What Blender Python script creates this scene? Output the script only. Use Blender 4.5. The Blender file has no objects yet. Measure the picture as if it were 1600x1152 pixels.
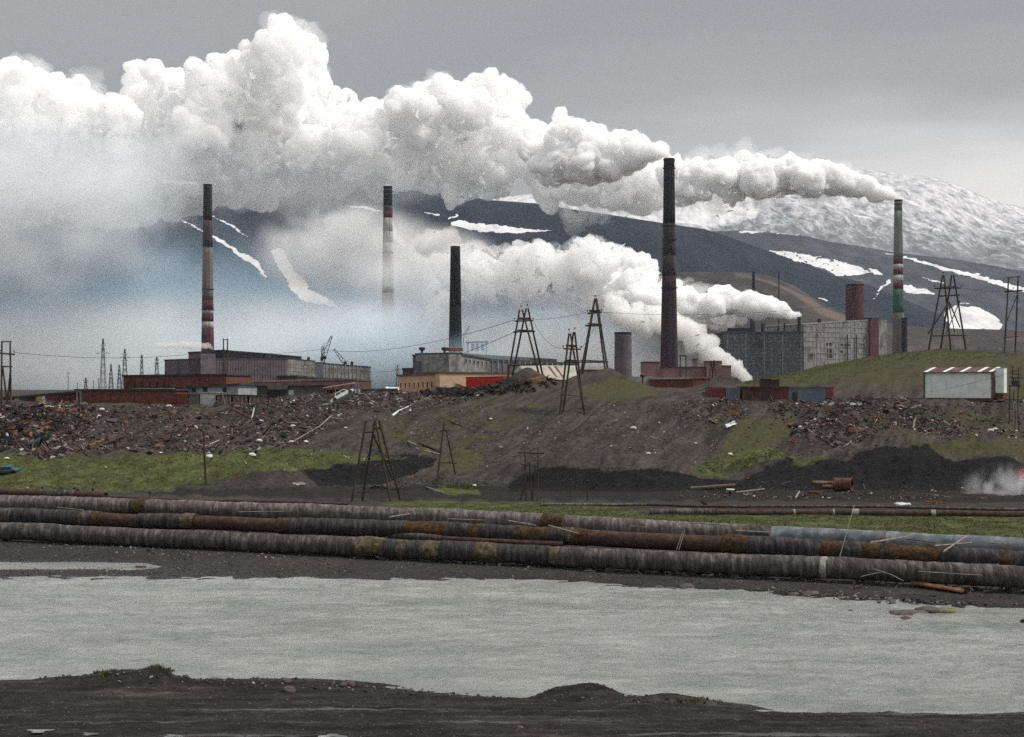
import bpy, bmesh, math, random
import numpy as np
from mathutils import Vector, Matrix

random.seed(7)
rng = np.random.default_rng(11)
S = bpy.context.scene
COL = S.collection
R = math.radians

# ---------------------------------------------------------------- camera
F = 2222.0           # focal length in pixels of the 1600 px wide frame
HC = 12.0            # eye height above the pond
HOR = 605.0          # row of the horizon
cam = bpy.data.cameras.new('camera')
cam.lens = 36.0 * F / 1600.0
cam.sensor_width = 36.0
cam.shift_y = (HOR - 576.0) / 1600.0
cam.clip_start = 0.5
cam.clip_end = 40000
camo = bpy.data.objects.new('camera', cam)
camo.location = (0, 0, HC)
camo.rotation_euler = (R(90), 0, 0)
COL.objects.link(camo)
S.camera = camo

# ---------------------------------------------------------------- world: overcast sky
SUN_EL, SUN_AZ = R(52), R(100)      # azimuth measured from straight ahead (+Y) towards the right (+X)
w = bpy.data.worlds.new('World'); S.world = w; w.use_nodes = True
nt = w.node_tree; nt.nodes.clear()
def WN(t, **kw):
    n = nt.nodes.new(t)
    for k, v in kw.items(): setattr(n, k, v)
    return n
sky = WN('ShaderNodeTexSky', sky_type='NISHITA', sun_disc=False, sun_elevation=SUN_EL, sun_rotation=SUN_AZ,
         altitude=200, air_density=1.0, dust_density=2.0)
tc = WN('ShaderNodeTexCoord')
sep = WN('ShaderNodeSeparateXYZ'); nt.links.new(tc.outputs['Generated'], sep.inputs[0])
ramp = WN('ShaderNodeValToRGB')      # cloud brightness against the height above the horizon
cr = ramp.color_ramp
cr.elements[0].position = 0.0; cr.elements[0].color = (.88, .87, .86, 1)
cr.elements[1].position = 1.0; cr.elements[1].color = (.90, .90, .91, 1)
for p, c in ((.085, (.88, .87, .86)), (.125, (.76, .755, .75)), (.16, (.50, .50, .505)), (.195, (.37, .37, .378)), (.25, (.315, .313, .325)), (.33, (.345, .345, .355)), (.5, (.60, .60, .61)), (.75, (.84, .84, .85))):
    e = cr.elements.new(p); e.color = (*c, 1)
mp = WN('ShaderNodeMapping'); mp.inputs['Scale'].default_value = (2.2, 2.2, 9.0)
nt.links.new(tc.outputs['Generated'], mp.inputs[0])
nz = WN('ShaderNodeTexNoise'); nz.inputs['Scale'].default_value = 1.3; nz.inputs['Detail'].default_value = 4; nz.inputs['Roughness'].default_value = .5
nt.links.new(mp.outputs[0], nz.inputs['Vector'])
# the cloud base is thinner towards the right: the gradient starts lower on the left
a1 = WN('ShaderNodeMath', operation='MULTIPLY_ADD'); a1.inputs[1].default_value = .16; a1.inputs[2].default_value = -.08
nt.links.new(nz.outputs['Fac'], a1.inputs[0])
a2 = WN('ShaderNodeMath', operation='ADD'); nt.links.new(sep.outputs['Z'], a2.inputs[0]); nt.links.new(a1.outputs[0], a2.inputs[1])
a3 = WN('ShaderNodeMath', operation='MULTIPLY_ADD'); a3.inputs[1].default_value = -.14; nt.links.new(sep.outputs['X'], a3.inputs[0]); nt.links.new(a2.outputs[0], a3.inputs[2])
a4 = WN('ShaderNodeMath', operation='ADD'); nt.links.new(a3.outputs[0], a4.inputs[0]); a4.inputs[1].default_value = .035
nt.links.new(a4.outputs[0], ramp.inputs[0])
sc10 = WN('ShaderNodeVectorMath', operation='SCALE'); sc10.inputs['Scale'].default_value = 10.0
nt.links.new(ramp.outputs[0], sc10.inputs[0])
mx = WN('ShaderNodeMix', data_type='RGBA'); mx.inputs[0].default_value = .965
nt.links.new(sky.outputs[0], mx.inputs[6]); nt.links.new(sc10.outputs[0], mx.inputs[7])
bg = WN('ShaderNodeBackground'); bg.inputs['Strength'].default_value = 0.1
nt.links.new(mx.outputs[2], bg.inputs[0])
wo = WN('ShaderNodeOutputWorld'); nt.links.new(bg.outputs[0], wo.inputs[0])

sun = bpy.data.lights.new('sun', 'SUN'); sun.energy = 3.3; sun.angle = R(10); sun.color = (1, .97, .92)
suno = bpy.data.objects.new('sun', sun); COL.objects.link(suno)
sd = Vector((math.sin(SUN_AZ) * math.cos(SUN_EL), math.cos(SUN_AZ) * math.cos(SUN_EL), math.sin(SUN_EL)))
suno.rotation_euler = sd.to_track_quat('Z', 'Y').to_euler()

S.view_settings.view_transform = 'Standard'
S.view_settings.look = 'None'
S.view_settings.exposure = 0.0
S.view_settings.gamma = 1.0
S.view_settings.use_curve_mapping = False
cy = S.cycles
cy.max_bounces = 56; cy.diffuse_bounces = 2; cy.glossy_bounces = 2; cy.transmission_bounces = 2
cy.volume_bounces = 32; cy.transparent_max_bounces = 48
cy.use_denoising = False; cy.sample_clamp_indirect = 4; cy.sample_clamp_direct = 6
cy.caustics_reflective = False; cy.caustics_refractive = False
cy.volume_step_rate = 1.0; cy.volume_max_steps = 128
S.render.use_persistent_data = False

# ---------------------------------------------------------------- numpy noise
def _h(i, j, k=0, s=0):
    n = (i.astype(np.int64) * 374761393 + j.astype(np.int64) * 668265263 + np.asarray(k).astype(np.int64) * 2147483647 + s * 1274126177) & 0xFFFFFFFF
    n = ((n ^ (n >> 13)) * 1274126177) & 0xFFFFFFFF
    n = (n ^ (n >> 16)) * 2246822519 & 0xFFFFFFFF
    return ((n ^ (n >> 15)) & 0xFFFFFF) / 16777215.0
def vnoise(x, y, s=0):
    xi, yi = np.floor(x), np.floor(y); fx, fy = x - xi, y - yi
    fx = fx * fx * (3 - 2 * fx); fy = fy * fy * (3 - 2 * fy)
    a, b, c, d = _h(xi, yi, 0, s), _h(xi + 1, yi, 0, s), _h(xi, yi + 1, 0, s), _h(xi + 1, yi + 1, 0, s)
    return (a * (1 - fx) + b * fx) * (1 - fy) + (c * (1 - fx) + d * fx) * fy
def fbm(x, y, oct=4, s=0, gain=.5):
    v = 0; a = 1; t = 0
    for o in range(oct):
        v = v + a * (vnoise(x * 2 ** o + 17.3 * o, y * 2 ** o - 9.1 * o, s + o) - .5); t += a; a *= gain
    return v / t * 2
def vnoise3(p, s=0):
    i = np.floor(p); f = p - i; f = f * f * (3 - 2 * f); v = 0
    for dx in (0, 1):
        for dy in (0, 1):
            for dz in (0, 1):
                v = v + _h(i[:, 0] + dx, i[:, 1] + dy, i[:, 2] + dz, s) * (f[:, 0] if dx else 1 - f[:, 0]) * (f[:, 1] if dy else 1 - f[:, 1]) * (f[:, 2] if dz else 1 - f[:, 2])
    return v - .5
def turb3(p, s=0, oct=3):
    return np.stack([sum(vnoise3(p * 2 ** o + 31.7 * k, s + 7 * k + o) * .5 ** o for o in range(oct)) for k in range(3)], 1)
def worley3(p, s=0):
    b = np.floor(p).astype(np.int64); best = np.full(len(p), 9.0)
    for dx in (-1, 0, 1):
        for dy in (-1, 0, 1):
            for dz in (-1, 0, 1):
                c = b + (dx, dy, dz)
                q = np.stack([_h(c[:, 0], c[:, 1], c[:, 2], s + t) for t in (1, 2, 3)], 1)
                d = ((c + q - p) ** 2).sum(1); best = np.minimum(best, d)
    return np.sqrt(best)

# ---------------------------------------------------------------- placing
def at(x, y, D):
    """point seen at photo pixel (x, y) when it stands D metres ahead"""
    return Vector(((x - 800.0) * D / F, D, HC - (y - HOR) * D / F))
def X_(x, D): return (x - 800.0) * D / F
def Z_(y, D): return HC - (y - HOR) * D / F

# ---------------------------------------------------------------- materials
MATS = {}
def mat(name, stops, scale=1.0, rough=.9, detail=5, stretch=(1, 1, 1), bump=0.0, bscale=None, metallic=0.0, attr=None, spec=.15, nrough=.6, second=None):
    """procedural: noise -> colour ramp; second=(colour, scale, threshold, stretch) lays patches of wear over it"""
    if name in MATS: return MATS[name]
    m = bpy.data.materials.new(name); m.use_nodes = True; MATS[name] = m
    t = m.node_tree; N = t.nodes; L = t.links; b = N['Principled BSDF']
    b.inputs['Roughness'].default_value = rough; b.inputs['Metallic'].default_value = metallic
    b.inputs['Specular IOR Level'].default_value = spec
    tc = N.new('ShaderNodeTexCoord'); mp = N.new('ShaderNodeMapping'); mp.inputs['Scale'].default_value = stretch
    L.new(tc.outputs['Object'], mp.inputs[0])
    nz = N.new('ShaderNodeTexNoise'); nz.inputs['Scale'].default_value = scale; nz.inputs['Detail'].default_value = detail; nz.inputs['Roughness'].default_value = nrough
    L.new(mp.outputs[0], nz.inputs['Vector'])
    rp = N.new('ShaderNodeValToRGB'); L.new(nz.outputs['Fac'], rp.inputs[0])
    k = len(stops)
    rp.color_ramp.elements[0].position = .3; rp.color_ramp.elements[0].color = (*stops[0], 1)
    rp.color_ramp.elements[1].position = .7; rp.color_ramp.elements[1].color = (*stops[-1], 1)
    for i in range(1, k - 1):
        e = rp.color_ramp.elements.new(.3 + .4 * i / (k - 1)); e.color = (*stops[i], 1)
    out = rp.outputs[0]
    if second:
        c2, s2, th, st2 = second
        mp2 = N.new('ShaderNodeMapping'); mp2.inputs['Scale'].default_value = st2; L.new(tc.outputs['Object'], mp2.inputs[0])
        n2 = N.new('ShaderNodeTexNoise'); n2.inputs['Scale'].default_value = s2; n2.inputs['Detail'].default_value = 6; n2.inputs['Roughness'].default_value = .65
        L.new(mp2.outputs[0], n2.inputs['Vector'])
        mr = N.new('ShaderNodeMapRange'); mr.inputs['From Min'].default_value = th; mr.inputs['From Max'].default_value = th + .12
        L.new(n2.outputs['Fac'], mr.inputs['Value'])
        mx = N.new('ShaderNodeMix'); mx.data_type = 'RGBA'; L.new(mr.outputs[0], mx.inputs[0]); L.new(out, mx.inputs[6]); mx.inputs[7].default_value = (*c2, 1)
        out = mx.outputs[2]
    if attr:
        at_ = N.new('ShaderNodeAttribute'); at_.attribute_name = attr
        mm = N.new('ShaderNodeMix'); mm.data_type = 'RGBA'; mm.blend_type = 'MULTIPLY'; mm.inputs[0].default_value = 1
        L.new(at_.outputs['Color'], mm.inputs[6]); L.new(out, mm.inputs[7]); out = mm.outputs[2]
    L.new(out, b.inputs['Base Color'])
    if bump:
        nb = N.new('ShaderNodeTexNoise'); nb.inputs['Scale'].default_value = bscale or scale * 3; nb.inputs['Detail'].default_value = 5
        L.new(mp.outputs[0], nb.inputs['Vector'])
        bp = N.new('ShaderNodeBump'); bp.inputs['Strength'].default_value = bump; bp.inputs['Distance'].default_value = .1
        L.new(nb.outputs['Fac'], bp.inputs['Height']); L.new(bp.outputs[0], b.inputs['Normal'])
    return m
def scattered_mat(name, rough=.85):
    """takes each piece's own colour from its vertex colour"""
    return mat(name, [(.75, .75, .75), (1.25, 1.25, 1.25)], scale=6, rough=rough, attr='tint')

# ---------------------------------------------------------------- mesh building
class MB:
    def __init__(s): s.v = []; s.f = []
    def add(s, vs, fs):
        o = len(s.v); s.v += [tuple(v) for v in vs]; s.f += [tuple(i + o for i in f) for f in fs]; return s
    def box(s, x0, x1, y0, y1, z0, z1, M=None):
        vs = [(x0, y0, z0), (x1, y0, z0), (x1, y1, z0), (x0, y1, z0), (x0, y0, z1), (x1, y0, z1), (x1, y1, z1), (x0, y1, z1)]
        if M is not None: vs = [M @ Vector(v) for v in vs]
        return s.add(vs, [(0, 3, 2, 1), (4, 5, 6, 7), (0, 1, 5, 4), (1, 2, 6, 5), (2, 3, 7, 6), (3, 0, 4, 7)])
    def bar(s, a, b, r, n=6, r2=None, wob=0):
        a, b = Vector(a), Vector(b); r2 = r if r2 is None else r2
        d = (b - a).normalized(); u = d.orthogonal().normalized(); v = d.cross(u)
        vs = []
        for p, rr in ((a, r), (b, r2)):
            for i in range(n):
                t = 2 * math.pi * i / n; vs.append(p + (u * math.cos(t) + v * math.sin(t)) * rr)
        fs = [(i, (i + 1) % n, n + (i + 1) % n, n + i) for i in range(n)] + [tuple(range(n))[::-1], tuple(range(n, 2 * n))]
        return s.add(vs, fs)
    def path(s, pts, r, n=6):
        for a, b in zip(pts, pts[1:]): s.bar(a, b, r, n)
        return s
    def lathe(s, prof, n=24, cx=0, cy=0, cap=True):
        vs = [(cx + r * math.cos(2 * math.pi * i / n), cy + r * math.sin(2 * math.pi * i / n), z) for r, z in prof for i in range(n)]
        fs = [(k * n + i, k * n + (i + 1) % n, (k + 1) * n + (i + 1) % n, (k + 1) * n + i) for k in range(len(prof) - 1) for i in range(n)]
        if cap: fs += [tuple(range(n))[::-1], tuple(range((len(prof) - 1) * n, len(prof) * n))]
        return s.add(vs, fs)
    def build(s, name, m, parent=None, smooth=False):
        me = bpy.data.meshes.new(name); me.from_pydata(s.v, [], s.f)
        if smooth: me.shade_smooth()
        me.materials.append(m)
        o = bpy.data.objects.new(name, me); COL.objects.link(o)
        if parent is not None: o.parent = parent
        return o
def np_mesh(name, V, Fq, m, smooth=True, tint=None, parent=None):
    """V (n,3), Fq (k,3|4) numpy"""
    me = bpy.data.meshes.new(name); k = Fq.shape[1]
    me.vertices.add(len(V)); me.vertices.foreach_set('co', V.astype(np.float32).ravel())
    me.loops.add(Fq.size); me.loops.foreach_set('vertex_index', Fq.astype(np.int32).ravel())
    me.polygons.add(len(Fq)); me.polygons.foreach_set('loop_start', np.arange(0, Fq.size, k, dtype=np.int32))
    me.update(calc_edges=True)
    me.polygons.foreach_set('use_smooth', np.full(len(Fq), smooth)); me.update()
    if tint is not None:
        a = me.color_attributes.new('tint', 'FLOAT_COLOR', 'POINT'); c = np.ones((len(V), 4), np.float32); c[:, :3] = tint
        a.data.foreach_set('color', c.ravel())
    if m: me.materials.append(m)
    o = bpy.data.objects.new(name, me); COL.objects.link(o)
    if parent is not None: o.parent = parent
    return o
def add_attr(o, name, val):
    a = o.data.attributes.new(name, 'FLOAT', 'POINT'); a.data.foreach_set('value', np.ascontiguousarray(val, np.float32).ravel())
def grid_faces(nr, nc):
    i = np.arange((nr - 1) * (nc - 1)); r = i // (nc - 1); c = i % (nc - 1); a = r * nc + c
    return np.stack([a, a + 1, a + nc + 1, a + nc], 1)
def tag(o, label=None, cat=None, group=None, kind=None):
    if label: o['label'] = label
    if cat: o['category'] = cat
    if group: o['group'] = group
    if kind: o['kind'] = kind
    return o
def root(name, loc, label, cat, group=None, rz=0):
    o = bpy.data.objects.new(name, None); o.location = loc; o.rotation_euler = (0, 0, rz); o.empty_display_size = .5
    COL.objects.link(o); return tag(o, label, cat, group)

def seg_dist(px, py, ax, ay, bx, by):
    dx, dy = bx - ax, by - ay; t = np.clip(((px - ax) * dx + (py - ay) * dy) / (dx * dx + dy * dy + 1e-9), 0, 1)
    return np.hypot(px - ax - t * dx, py - ay - t * dy), t
def sd_line(px, py, pts):
    """distance minus half width, along a polyline of (x, y, half width)"""
    d = np.full(px.shape, 1e3)
    for (ax, ay, aw), (bx, by, bw) in zip(pts, pts[1:]):
        q, t = seg_dist(px, py, ax, ay, bx, by); d = np.minimum(d, q - (aw + (bw - aw) * t))
    return d
def sd_poly(px, py, pts):
    d = np.full(px.shape, 1e3); ins = np.zeros(px.shape, bool); n = len(pts)
    for i in range(n):
        ax, ay = pts[i]; bx, by = pts[(i + 1) % n]
        q, _ = seg_dist(px, py, ax, ay, bx, by); d = np.minimum(d, q)
        c = ((ay > py) != (by > py)) & (px < (bx - ax) * (py - ay) / ((by - ay) if by != ay else 1e-9) + ax); ins ^= c
    return np.where(ins, -d, d)
def interp2(pts, x):
    p = np.array(pts, float); return np.interp(x, p[:, 0], p[:, 1])
# ================================================================ TERRAIN
# height of the ground: a table of profiles (rows = distance ahead, columns = bearing), smoothed, plus roughness
TX = np.array([-3000, -400, 0, 200, 400, 500, 600, 700, 800, 900, 1000, 1100, 1200, 1300, 1400, 1500, 1600, 2000, 4600.])
def zr(v): return np.full(len(TX), float(v))
def yr(D, ys):   # photo rows seen at these bearings -> heights
    ys = np.array(ys, float); return HC - (ys - HOR) * D / F
TD, TZ = [], []
def row(D, z): TD.append(D); TZ.append(z)
shoreN = np.interp(TX, [-400, 0, 400, 700, 1000, 1200, 1600, 2000], [60, 58.3, 58.3, 56.5, 54.0, 53, 52.3, 52])
row(10, zr(.5)); row(40, zr(.45)); row(46, zr(.42)); row(50, zr(.36))
row(54, zr(.2) - .5 * np.clip((54 - shoreN) / 1.5, 0, 1)); row(57, -.55 * np.clip((57 - shoreN) / 1.5, -.5, 1)); row(60, zr(-.5)); row(66, zr(-1))
row(72, zr(-.8)); row(75, np.where(TX > 1250, -.3, -.8)); row(78, np.interp(TX, [0, 1000, 1300, 1600], [-.6, -.5, -.25, .12]))
row(82, np.interp(TX, [0, 900, 1100, 1300, 1600], [-.45, -.38, -.2, .12, .3])); row(86, np.interp(TX, [0, 800, 900, 1050, 1300, 1600], [-.2, -.18, -.08, .12, .3, .4]))
row(90.5, np.interp(TX, [0, 800, 900, 1200, 1600], [.07, .10, .16, .35, .5])); row(92.5, np.interp(TX, [0, 300, 500, 900, 1600], [.06, .06, .14, .3, .5]))
row(95, np.interp(TX, [0, 230, 420, 900], [-.10, -.08, .16, .35])); row(97.5, np.interp(TX, [0, 230, 420, 900], [-.05, .0, .22, .38]))
row(101, zr(.35)); row(112, zr(.35)); row(125, zr(.3)); row(140, zr(.3)); row(148, zr(.18)); row(155, zr(.08)); row(164, zr(.08))
#        -3000 -400   0  200  400  500  600  700  800  900 1000 1100 1200 1300 1400 1500 1600 2000 4600
row(172, yr(172, [752, 752, 750, 749, 748, 750, 752, 752, 750, 748, 748, 748, 748, 745, 742, 740, 742, 745, 745]))
row(180, yr(180, [732, 730, 728, 727, 728, 730, 738, 735, 736, 730, 728, 732, 730, 728, 722, 716, 716, 720, 720]))
row(190, yr(190, [706, 706, 706, 707, 706, 708, 712, 706, 712, 700, 696, 704, 705, 706, 694, 690, 694, 695, 695]))
row(200, yr(200, [668, 668, 670, 672, 668, 664, 678, 668, 674, 664, 655, 668, 672, 670, 662, 658, 662, 660, 660]))
row(211, yr(211, [634, 634, 636, 637, 636, 630, 638, 640, 636, 640, 622, 632, 632, 629, 630, 627, 630, 628, 628]))
row(222, yr(222, [631, 630, 630, 630, 628, 616, 616, 620, 616, 616, 612, 614, 622, 622, 620, 622, 622, 620, 620]))
row(236, yr(236, [627, 626, 626, 626, 626, 612, 611, 615, 602, 602, 606, 607, 600, 592, 586, 590, 592, 590, 590]))
row(250, yr(250, [624, 624, 624, 624, 624, 618, 614, 614, 604, 600, 608, 608, 592, 574, 560, 558, 562, 560, 560]))
row(268, yr(268, [622, 622, 622, 622, 622, 618, 616, 616, 612, 608, 610, 609, 590, 567, 550, 544, 549, 548, 548]))
row(290, yr(290, [620, 620, 620, 620, 620, 618, 618, 618, 616, 612, 610, 607, 592, 574, 560, 552, 555, 556, 556]))
row(330, zr(9.8)); row(450, zr(9.8)); row(700, zr(9.6)); row(1200, zr(9.5)); row(4200, zr(9.0)); row(30000, zr(4.0))
TD = np.array(TD, float); TZ = np.array(TZ)
# resample to a fine regular grid in (bearing, log-ish distance) and smooth once
_gx = np.arange(-3000, 4601, 20.0)
_gd = np.concatenate([np.arange(10, 330, 1.0), np.geomspace(330, 30000, 90)])
_t1 = np.stack([np.interp(_gx, TX, TZ[k]) for k in range(len(TD))])
_t2 = np.stack([np.interp(_gd, TD, _t1[:, j]) for j in range(len(_gx))], 1)
_k = np.exp(-np.linspace(-2, 2, 7) ** 2 / 1.2); _k /= _k.sum()
_t3 = np.apply_along_axis(lambda a: np.convolve(np.pad(a, 3, 'edge'), _k, 'valid'), 1, _t2)
_k5 = np.array([.2, .6, .2]); _t3[:320] = np.apply_along_axis(lambda a: np.convolve(np.pad(a, 1, 'edge'), _k5, 'valid'), 0, _t3)[:320]
# separate heaps: (x, D, half width px, half depth m, height m, sharp)
HEAPS = [(200, 57.0, 75, 1.3, .42), (245, 56.6, 26, 1.0, .30), (100, 57.8, 60, 1.5, .10),
         (900, 54.6, 44, 1.1, .50), (945, 54.3, 34, 1.0, .34), (860, 54.9, 24, .8, .18), (1050, 53.8, 55, 1.0, .30), (1150, 53.2, 40, .8, .1), (470, 57.5, 200, 1.2, .1),
         (415, 169, 75, 5, 2.3), (345, 167, 60, 3, .9),                       # grey spoil heap behind the pipes
         (545, 176, 70, 5, 1.7), (650, 182, 60, 5, 1.6), (480, 178, 40, 5, 1.2),
         (850, 173, 60, 4.5, 2.4), (930, 172, 70, 4.5, 2.2), (1010, 172, 60, 4.5, 2.1), (1075, 173, 40, 4, 1.4),   # dark coal berm
         (1200, 178, 50, 5, 1.6), (1300, 179, 60, 6, 1.7), (1375, 182, 55, 7, 2.6), (1435, 183, 45, 7, 2.2), (1320, 173, 80, 5, .9),
         (1520, 178, 60, 7, 2.4), (1570, 176, 50, 6, 1.6), (1460, 171, 70, 4, 1.0), (1420, 174, 50, 4, 1.0),
         (830, 228, 38, 5, 3.0), (805, 226, 30, 5, 1.2),                        # heap with the twin pole
         (948, 240, 46, 7, 3.0), (905, 232, 40, 6, 1.6), (985, 234, 26, 5, .8),
         (1125, 240, 34, 5, 1.9),
         (705, 168.5, 32, 2.5, .9)]
def height(X, D, rough=True):
    X = np.asarray(X, float); D = np.asarray(D, float)
    xi = X * F / D + 800.0
    u = np.clip((xi + 3000) / 20.0, 0, len(_gx) - 1.001); k = np.interp(D, _gd, np.arange(len(_gd))); k = np.clip(k, 0, len(_gd) - 1.001)
    i, j = u.astype(int), k.astype(int); fu, fk = u - i, k - j
    z = (_t3[j, i] * (1 - fu) + _t3[j, i + 1] * fu) * (1 - fk) + (_t3[j + 1, i] * (1 - fu) + _t3[j + 1, i + 1] * fu) * fk
    wob = fbm(X / 7, D / 7, 4, 5)
    for hx, hD, hw, hd, hh in HEAPS:
        q = ((xi - hx) / hw) ** 2 + ((D - hD) / hd) ** 2
        near = q < 6
        if near.any():
            g = np.exp(-1.1 * q * (1 + .5 * wob)); z = z + hh * g * (1 + .25 * wob)
    if rough:
        bank = np.clip((D - 160) / 25, 0, 1) * np.clip((330 - D) / 40, .25, 1) * (1 - .72 * np.clip((D - 205) / 10, 0, 1))
        flat = 1 - np.clip((D - 160) / 12, 0, 1)
        low = np.clip((D - 163) / 6, 0, 1) * np.clip((200 - D) / 12, 0, 1)
        z = z + low * (.55 * np.abs(fbm(X / 2.4, D / 1.8, 4, 61)) + .16 * fbm(X / .7, D / .6, 3, 62))
        # gullies run down the face of the bank
        g = fbm((X - .42 * D) / 2.4, D / 26, 4, 21) - .5 * np.abs(fbm((X - .42 * D) / 5, D / 40, 2, 23))
        z = z + bank * (1.15 * g + .35 * fbm(X / 2.2, D / 2.2, 4, 3) + .8 * fbm(X / 14, D / 14, 3, 8))
        z = z + flat * (.10 * fbm(X / 2.5, D / 2.5, 5, 40) * np.clip((D - 98) / 6, .35, 1))
        fg = np.clip((62 - D) / 4, 0, 1)
        z = z + fg * (.07 * fbm(X / .6, D / .4, 5, 50) + .06 * fbm(X / 5, D / .5, 3, 51))
    return z
def gz(x, D):
    return float(height(np.array([X_(x, D)]), np.array([D]))[0])

cols = np.concatenate([np.linspace(-3000, -140, 60)[:-1], np.arange(-140, 1741, 2.2), np.linspace(1741, 4600, 60)[1:]])
rows_ = np.concatenate([np.linspace(10, 44, 20)[:-1], np.arange(44, 60, .11), np.arange(60, 74, 1.0), np.arange(74, 102, .22), np.arange(102, 160, .6),
                        np.arange(160, 275, .42), np.arange(275, 330, 1.2), np.geomspace(330, 28000, 60)])
CX, RD = np.meshgrid(cols, rows_)
GX = (CX - 800) * RD / F; GZ = height(GX, RD)
YI = HOR + (HC - GZ) * F / RD          # the row of the photo where each piece of ground shows
V = np.stack([GX, RD, GZ], -1).reshape(-1, 3)

def P_(pts, soft=6, amp=10, seed=60):
    wx = CX + amp * fbm(CX / 22, YI / 9, 3, seed); wy = YI + .6 * amp * fbm(CX / 22 + 50, YI / 9, 3, seed + 7)
    return np.clip(.5 - sd_poly(wx, wy, pts) / soft, 0, 1)
onbank = (RD > 140) & (RD < 320)
grass = np.zeros(CX.shape); moss = np.zeros(CX.shape); coal = np.zeros(CX.shape); soil = np.zeros(CX.shape)
def lay(a, m, s=1.0): np.maximum(a, m * s, out=a)
lay(grass, P_([(-3000, 704), (-60, 706), (60, 714), (180, 712), (330, 707), (430, 700), (480, 700), (560, 712), (650, 712), (560, 722), (480, 735), (400, 738), (330, 752), (250, 768), (60, 766), (-60, 764), (-3000, 766)]) * onbank)
lay(grass, P_([(1080, 735), (1110, 715), (1150, 706), (1210, 700), (1235, 712), (1180, 728), (1130, 745), (1090, 742)]) * onbank)
lay(grass, P_([(1235, 716), (1290, 712), (1300, 722), (1240, 726)], 5) * onbank, .8)
lay(grass, P_([(675, 765), (700, 756), (740, 758), (752, 772), (700, 774)], 5, 6) * onbank)
lay(grass, P_([(590, 786), (640, 783), (900, 786), (1030, 800), (1620, 800), (4600, 800), (4600, 880), (1620, 862), (1200, 830), (900, 806), (620, 791)], 5, 5) * (RD > 99))
lay(moss, P_([(680, 720), (720, 700), (760, 700), (750, 740), (700, 745)], 14) * onbank, .8)
lay(moss, P_([(1120, 700), (1160, 655), (1230, 648), (1260, 660), (1200, 700), (1150, 710)], 14) * onbank, 1.0)
lay(moss, P_([(890, 615), (950, 590), (1010, 600), (1040, 618), (960, 628)], 12) * onbank, .9)
lay(moss, P_([(1150, 605), (1200, 580), (1300, 562), (1400, 552), (1480, 545), (1560, 552), (1600, 560), (1520, 562), (1400, 568), (1330, 585), (1290, 600), (1200, 612)], 8, 6) * (RD > 212), 1.0)
lay(moss, P_([(1140, 606), (1300, 566), (1450, 548), (1640, 552), (1640, 640), (1450, 612), (1310, 604), (1240, 606)], 20, 14, 120) * (RD > 205), .62)
lay(moss, P_([(620, 650), (780, 636), (860, 650), (700, 720), (600, 710)], 26, 16, 130) * onbank, .42)
lay(grass, P_([(1200, 603), (1290, 588), (1380, 565), (1480, 549), (1560, 556), (1400, 563), (1330, 575), (1300, 590)], 9, 8, 90) * (RD > 225), .55)
lay(moss, P_([(1380, 700), (1480, 690), (1600, 680), (1640, 720), (1560, 712), (1480, 712)], 12) * onbank, .9)
lay(moss, P_([(1300, 665), (1420, 640), (1600, 640), (1600, 680), (1420, 690)], 24) * onbank, .5)
lay(moss, P_([(580, 650), (700, 640), (740, 650), (640, 700), (590, 700)], 20) * onbank, .45)
lay(moss, P_([(660, 625), (860, 625), (900, 640), (700, 650)], 14) * onbank, .4)
lay(moss, P_([(150, 640), (330, 628), (400, 632), (330, 660), (200, 660)], 20) * onbank, .35)
lay(coal, P_([(470, 735), (540, 716), (640, 706), (690, 718), (650, 740), (600, 756), (500, 760)], 5) * (RD > 163) * (RD < 200))
lay(coal, P_([(780, 778), (810, 745), (850, 728), (960, 735), (1030, 732), (1090, 746), (1160, 750), (1230, 715), (1250, 722), (1330, 716), (1370, 698), (1450, 697), (1480, 718), (1530, 718), (1570, 712), (1620, 735), (4600, 740), (4600, 790), (1620, 780), (1250, 765), (1100, 775)], 5) * (RD > 163) * (RD < 205))
lay(coal, P_([(330, 760), (1620, 755), (1620, 790), (900, 783), (500, 782), (140, 770)], 7) * (RD > 145) * (RD < 172), .6)
lay(soil, ((RD > 98) & (RD < 150)).astype(float), 1.0)
wet = np.clip((np.maximum(0, .22 - GZ)) / .25, 0, 1) * (RD < 100)
dust = np.zeros(CX.shape)  # broken paler grey bands running along the near track
lay(dust, np.clip(.5 - (np.abs(RD - 51.6 - .008 * GX) - .25) / .5, 0, 1) * np.clip(fbm(GX / 9, RD / .3, 3, 75) * 1.6 + .35, 0, 1), 1)
lay(dust, np.clip(.5 - (np.abs(RD - 49.3 - .012 * GX) - .35) / .5, 0, 1) * np.clip(fbm(GX / 7, RD / .35, 3, 77) * 1.5 + .25, 0, 1), .9)
lay(dust, np.clip(.5 - (np.abs(RD - 47.4 - .01 * GX) - .4) / .5, 0, 1) * np.clip(fbm(GX / 5, RD / .3, 3, 79) * 1.5 + .2, 0, 1), .9)

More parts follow.
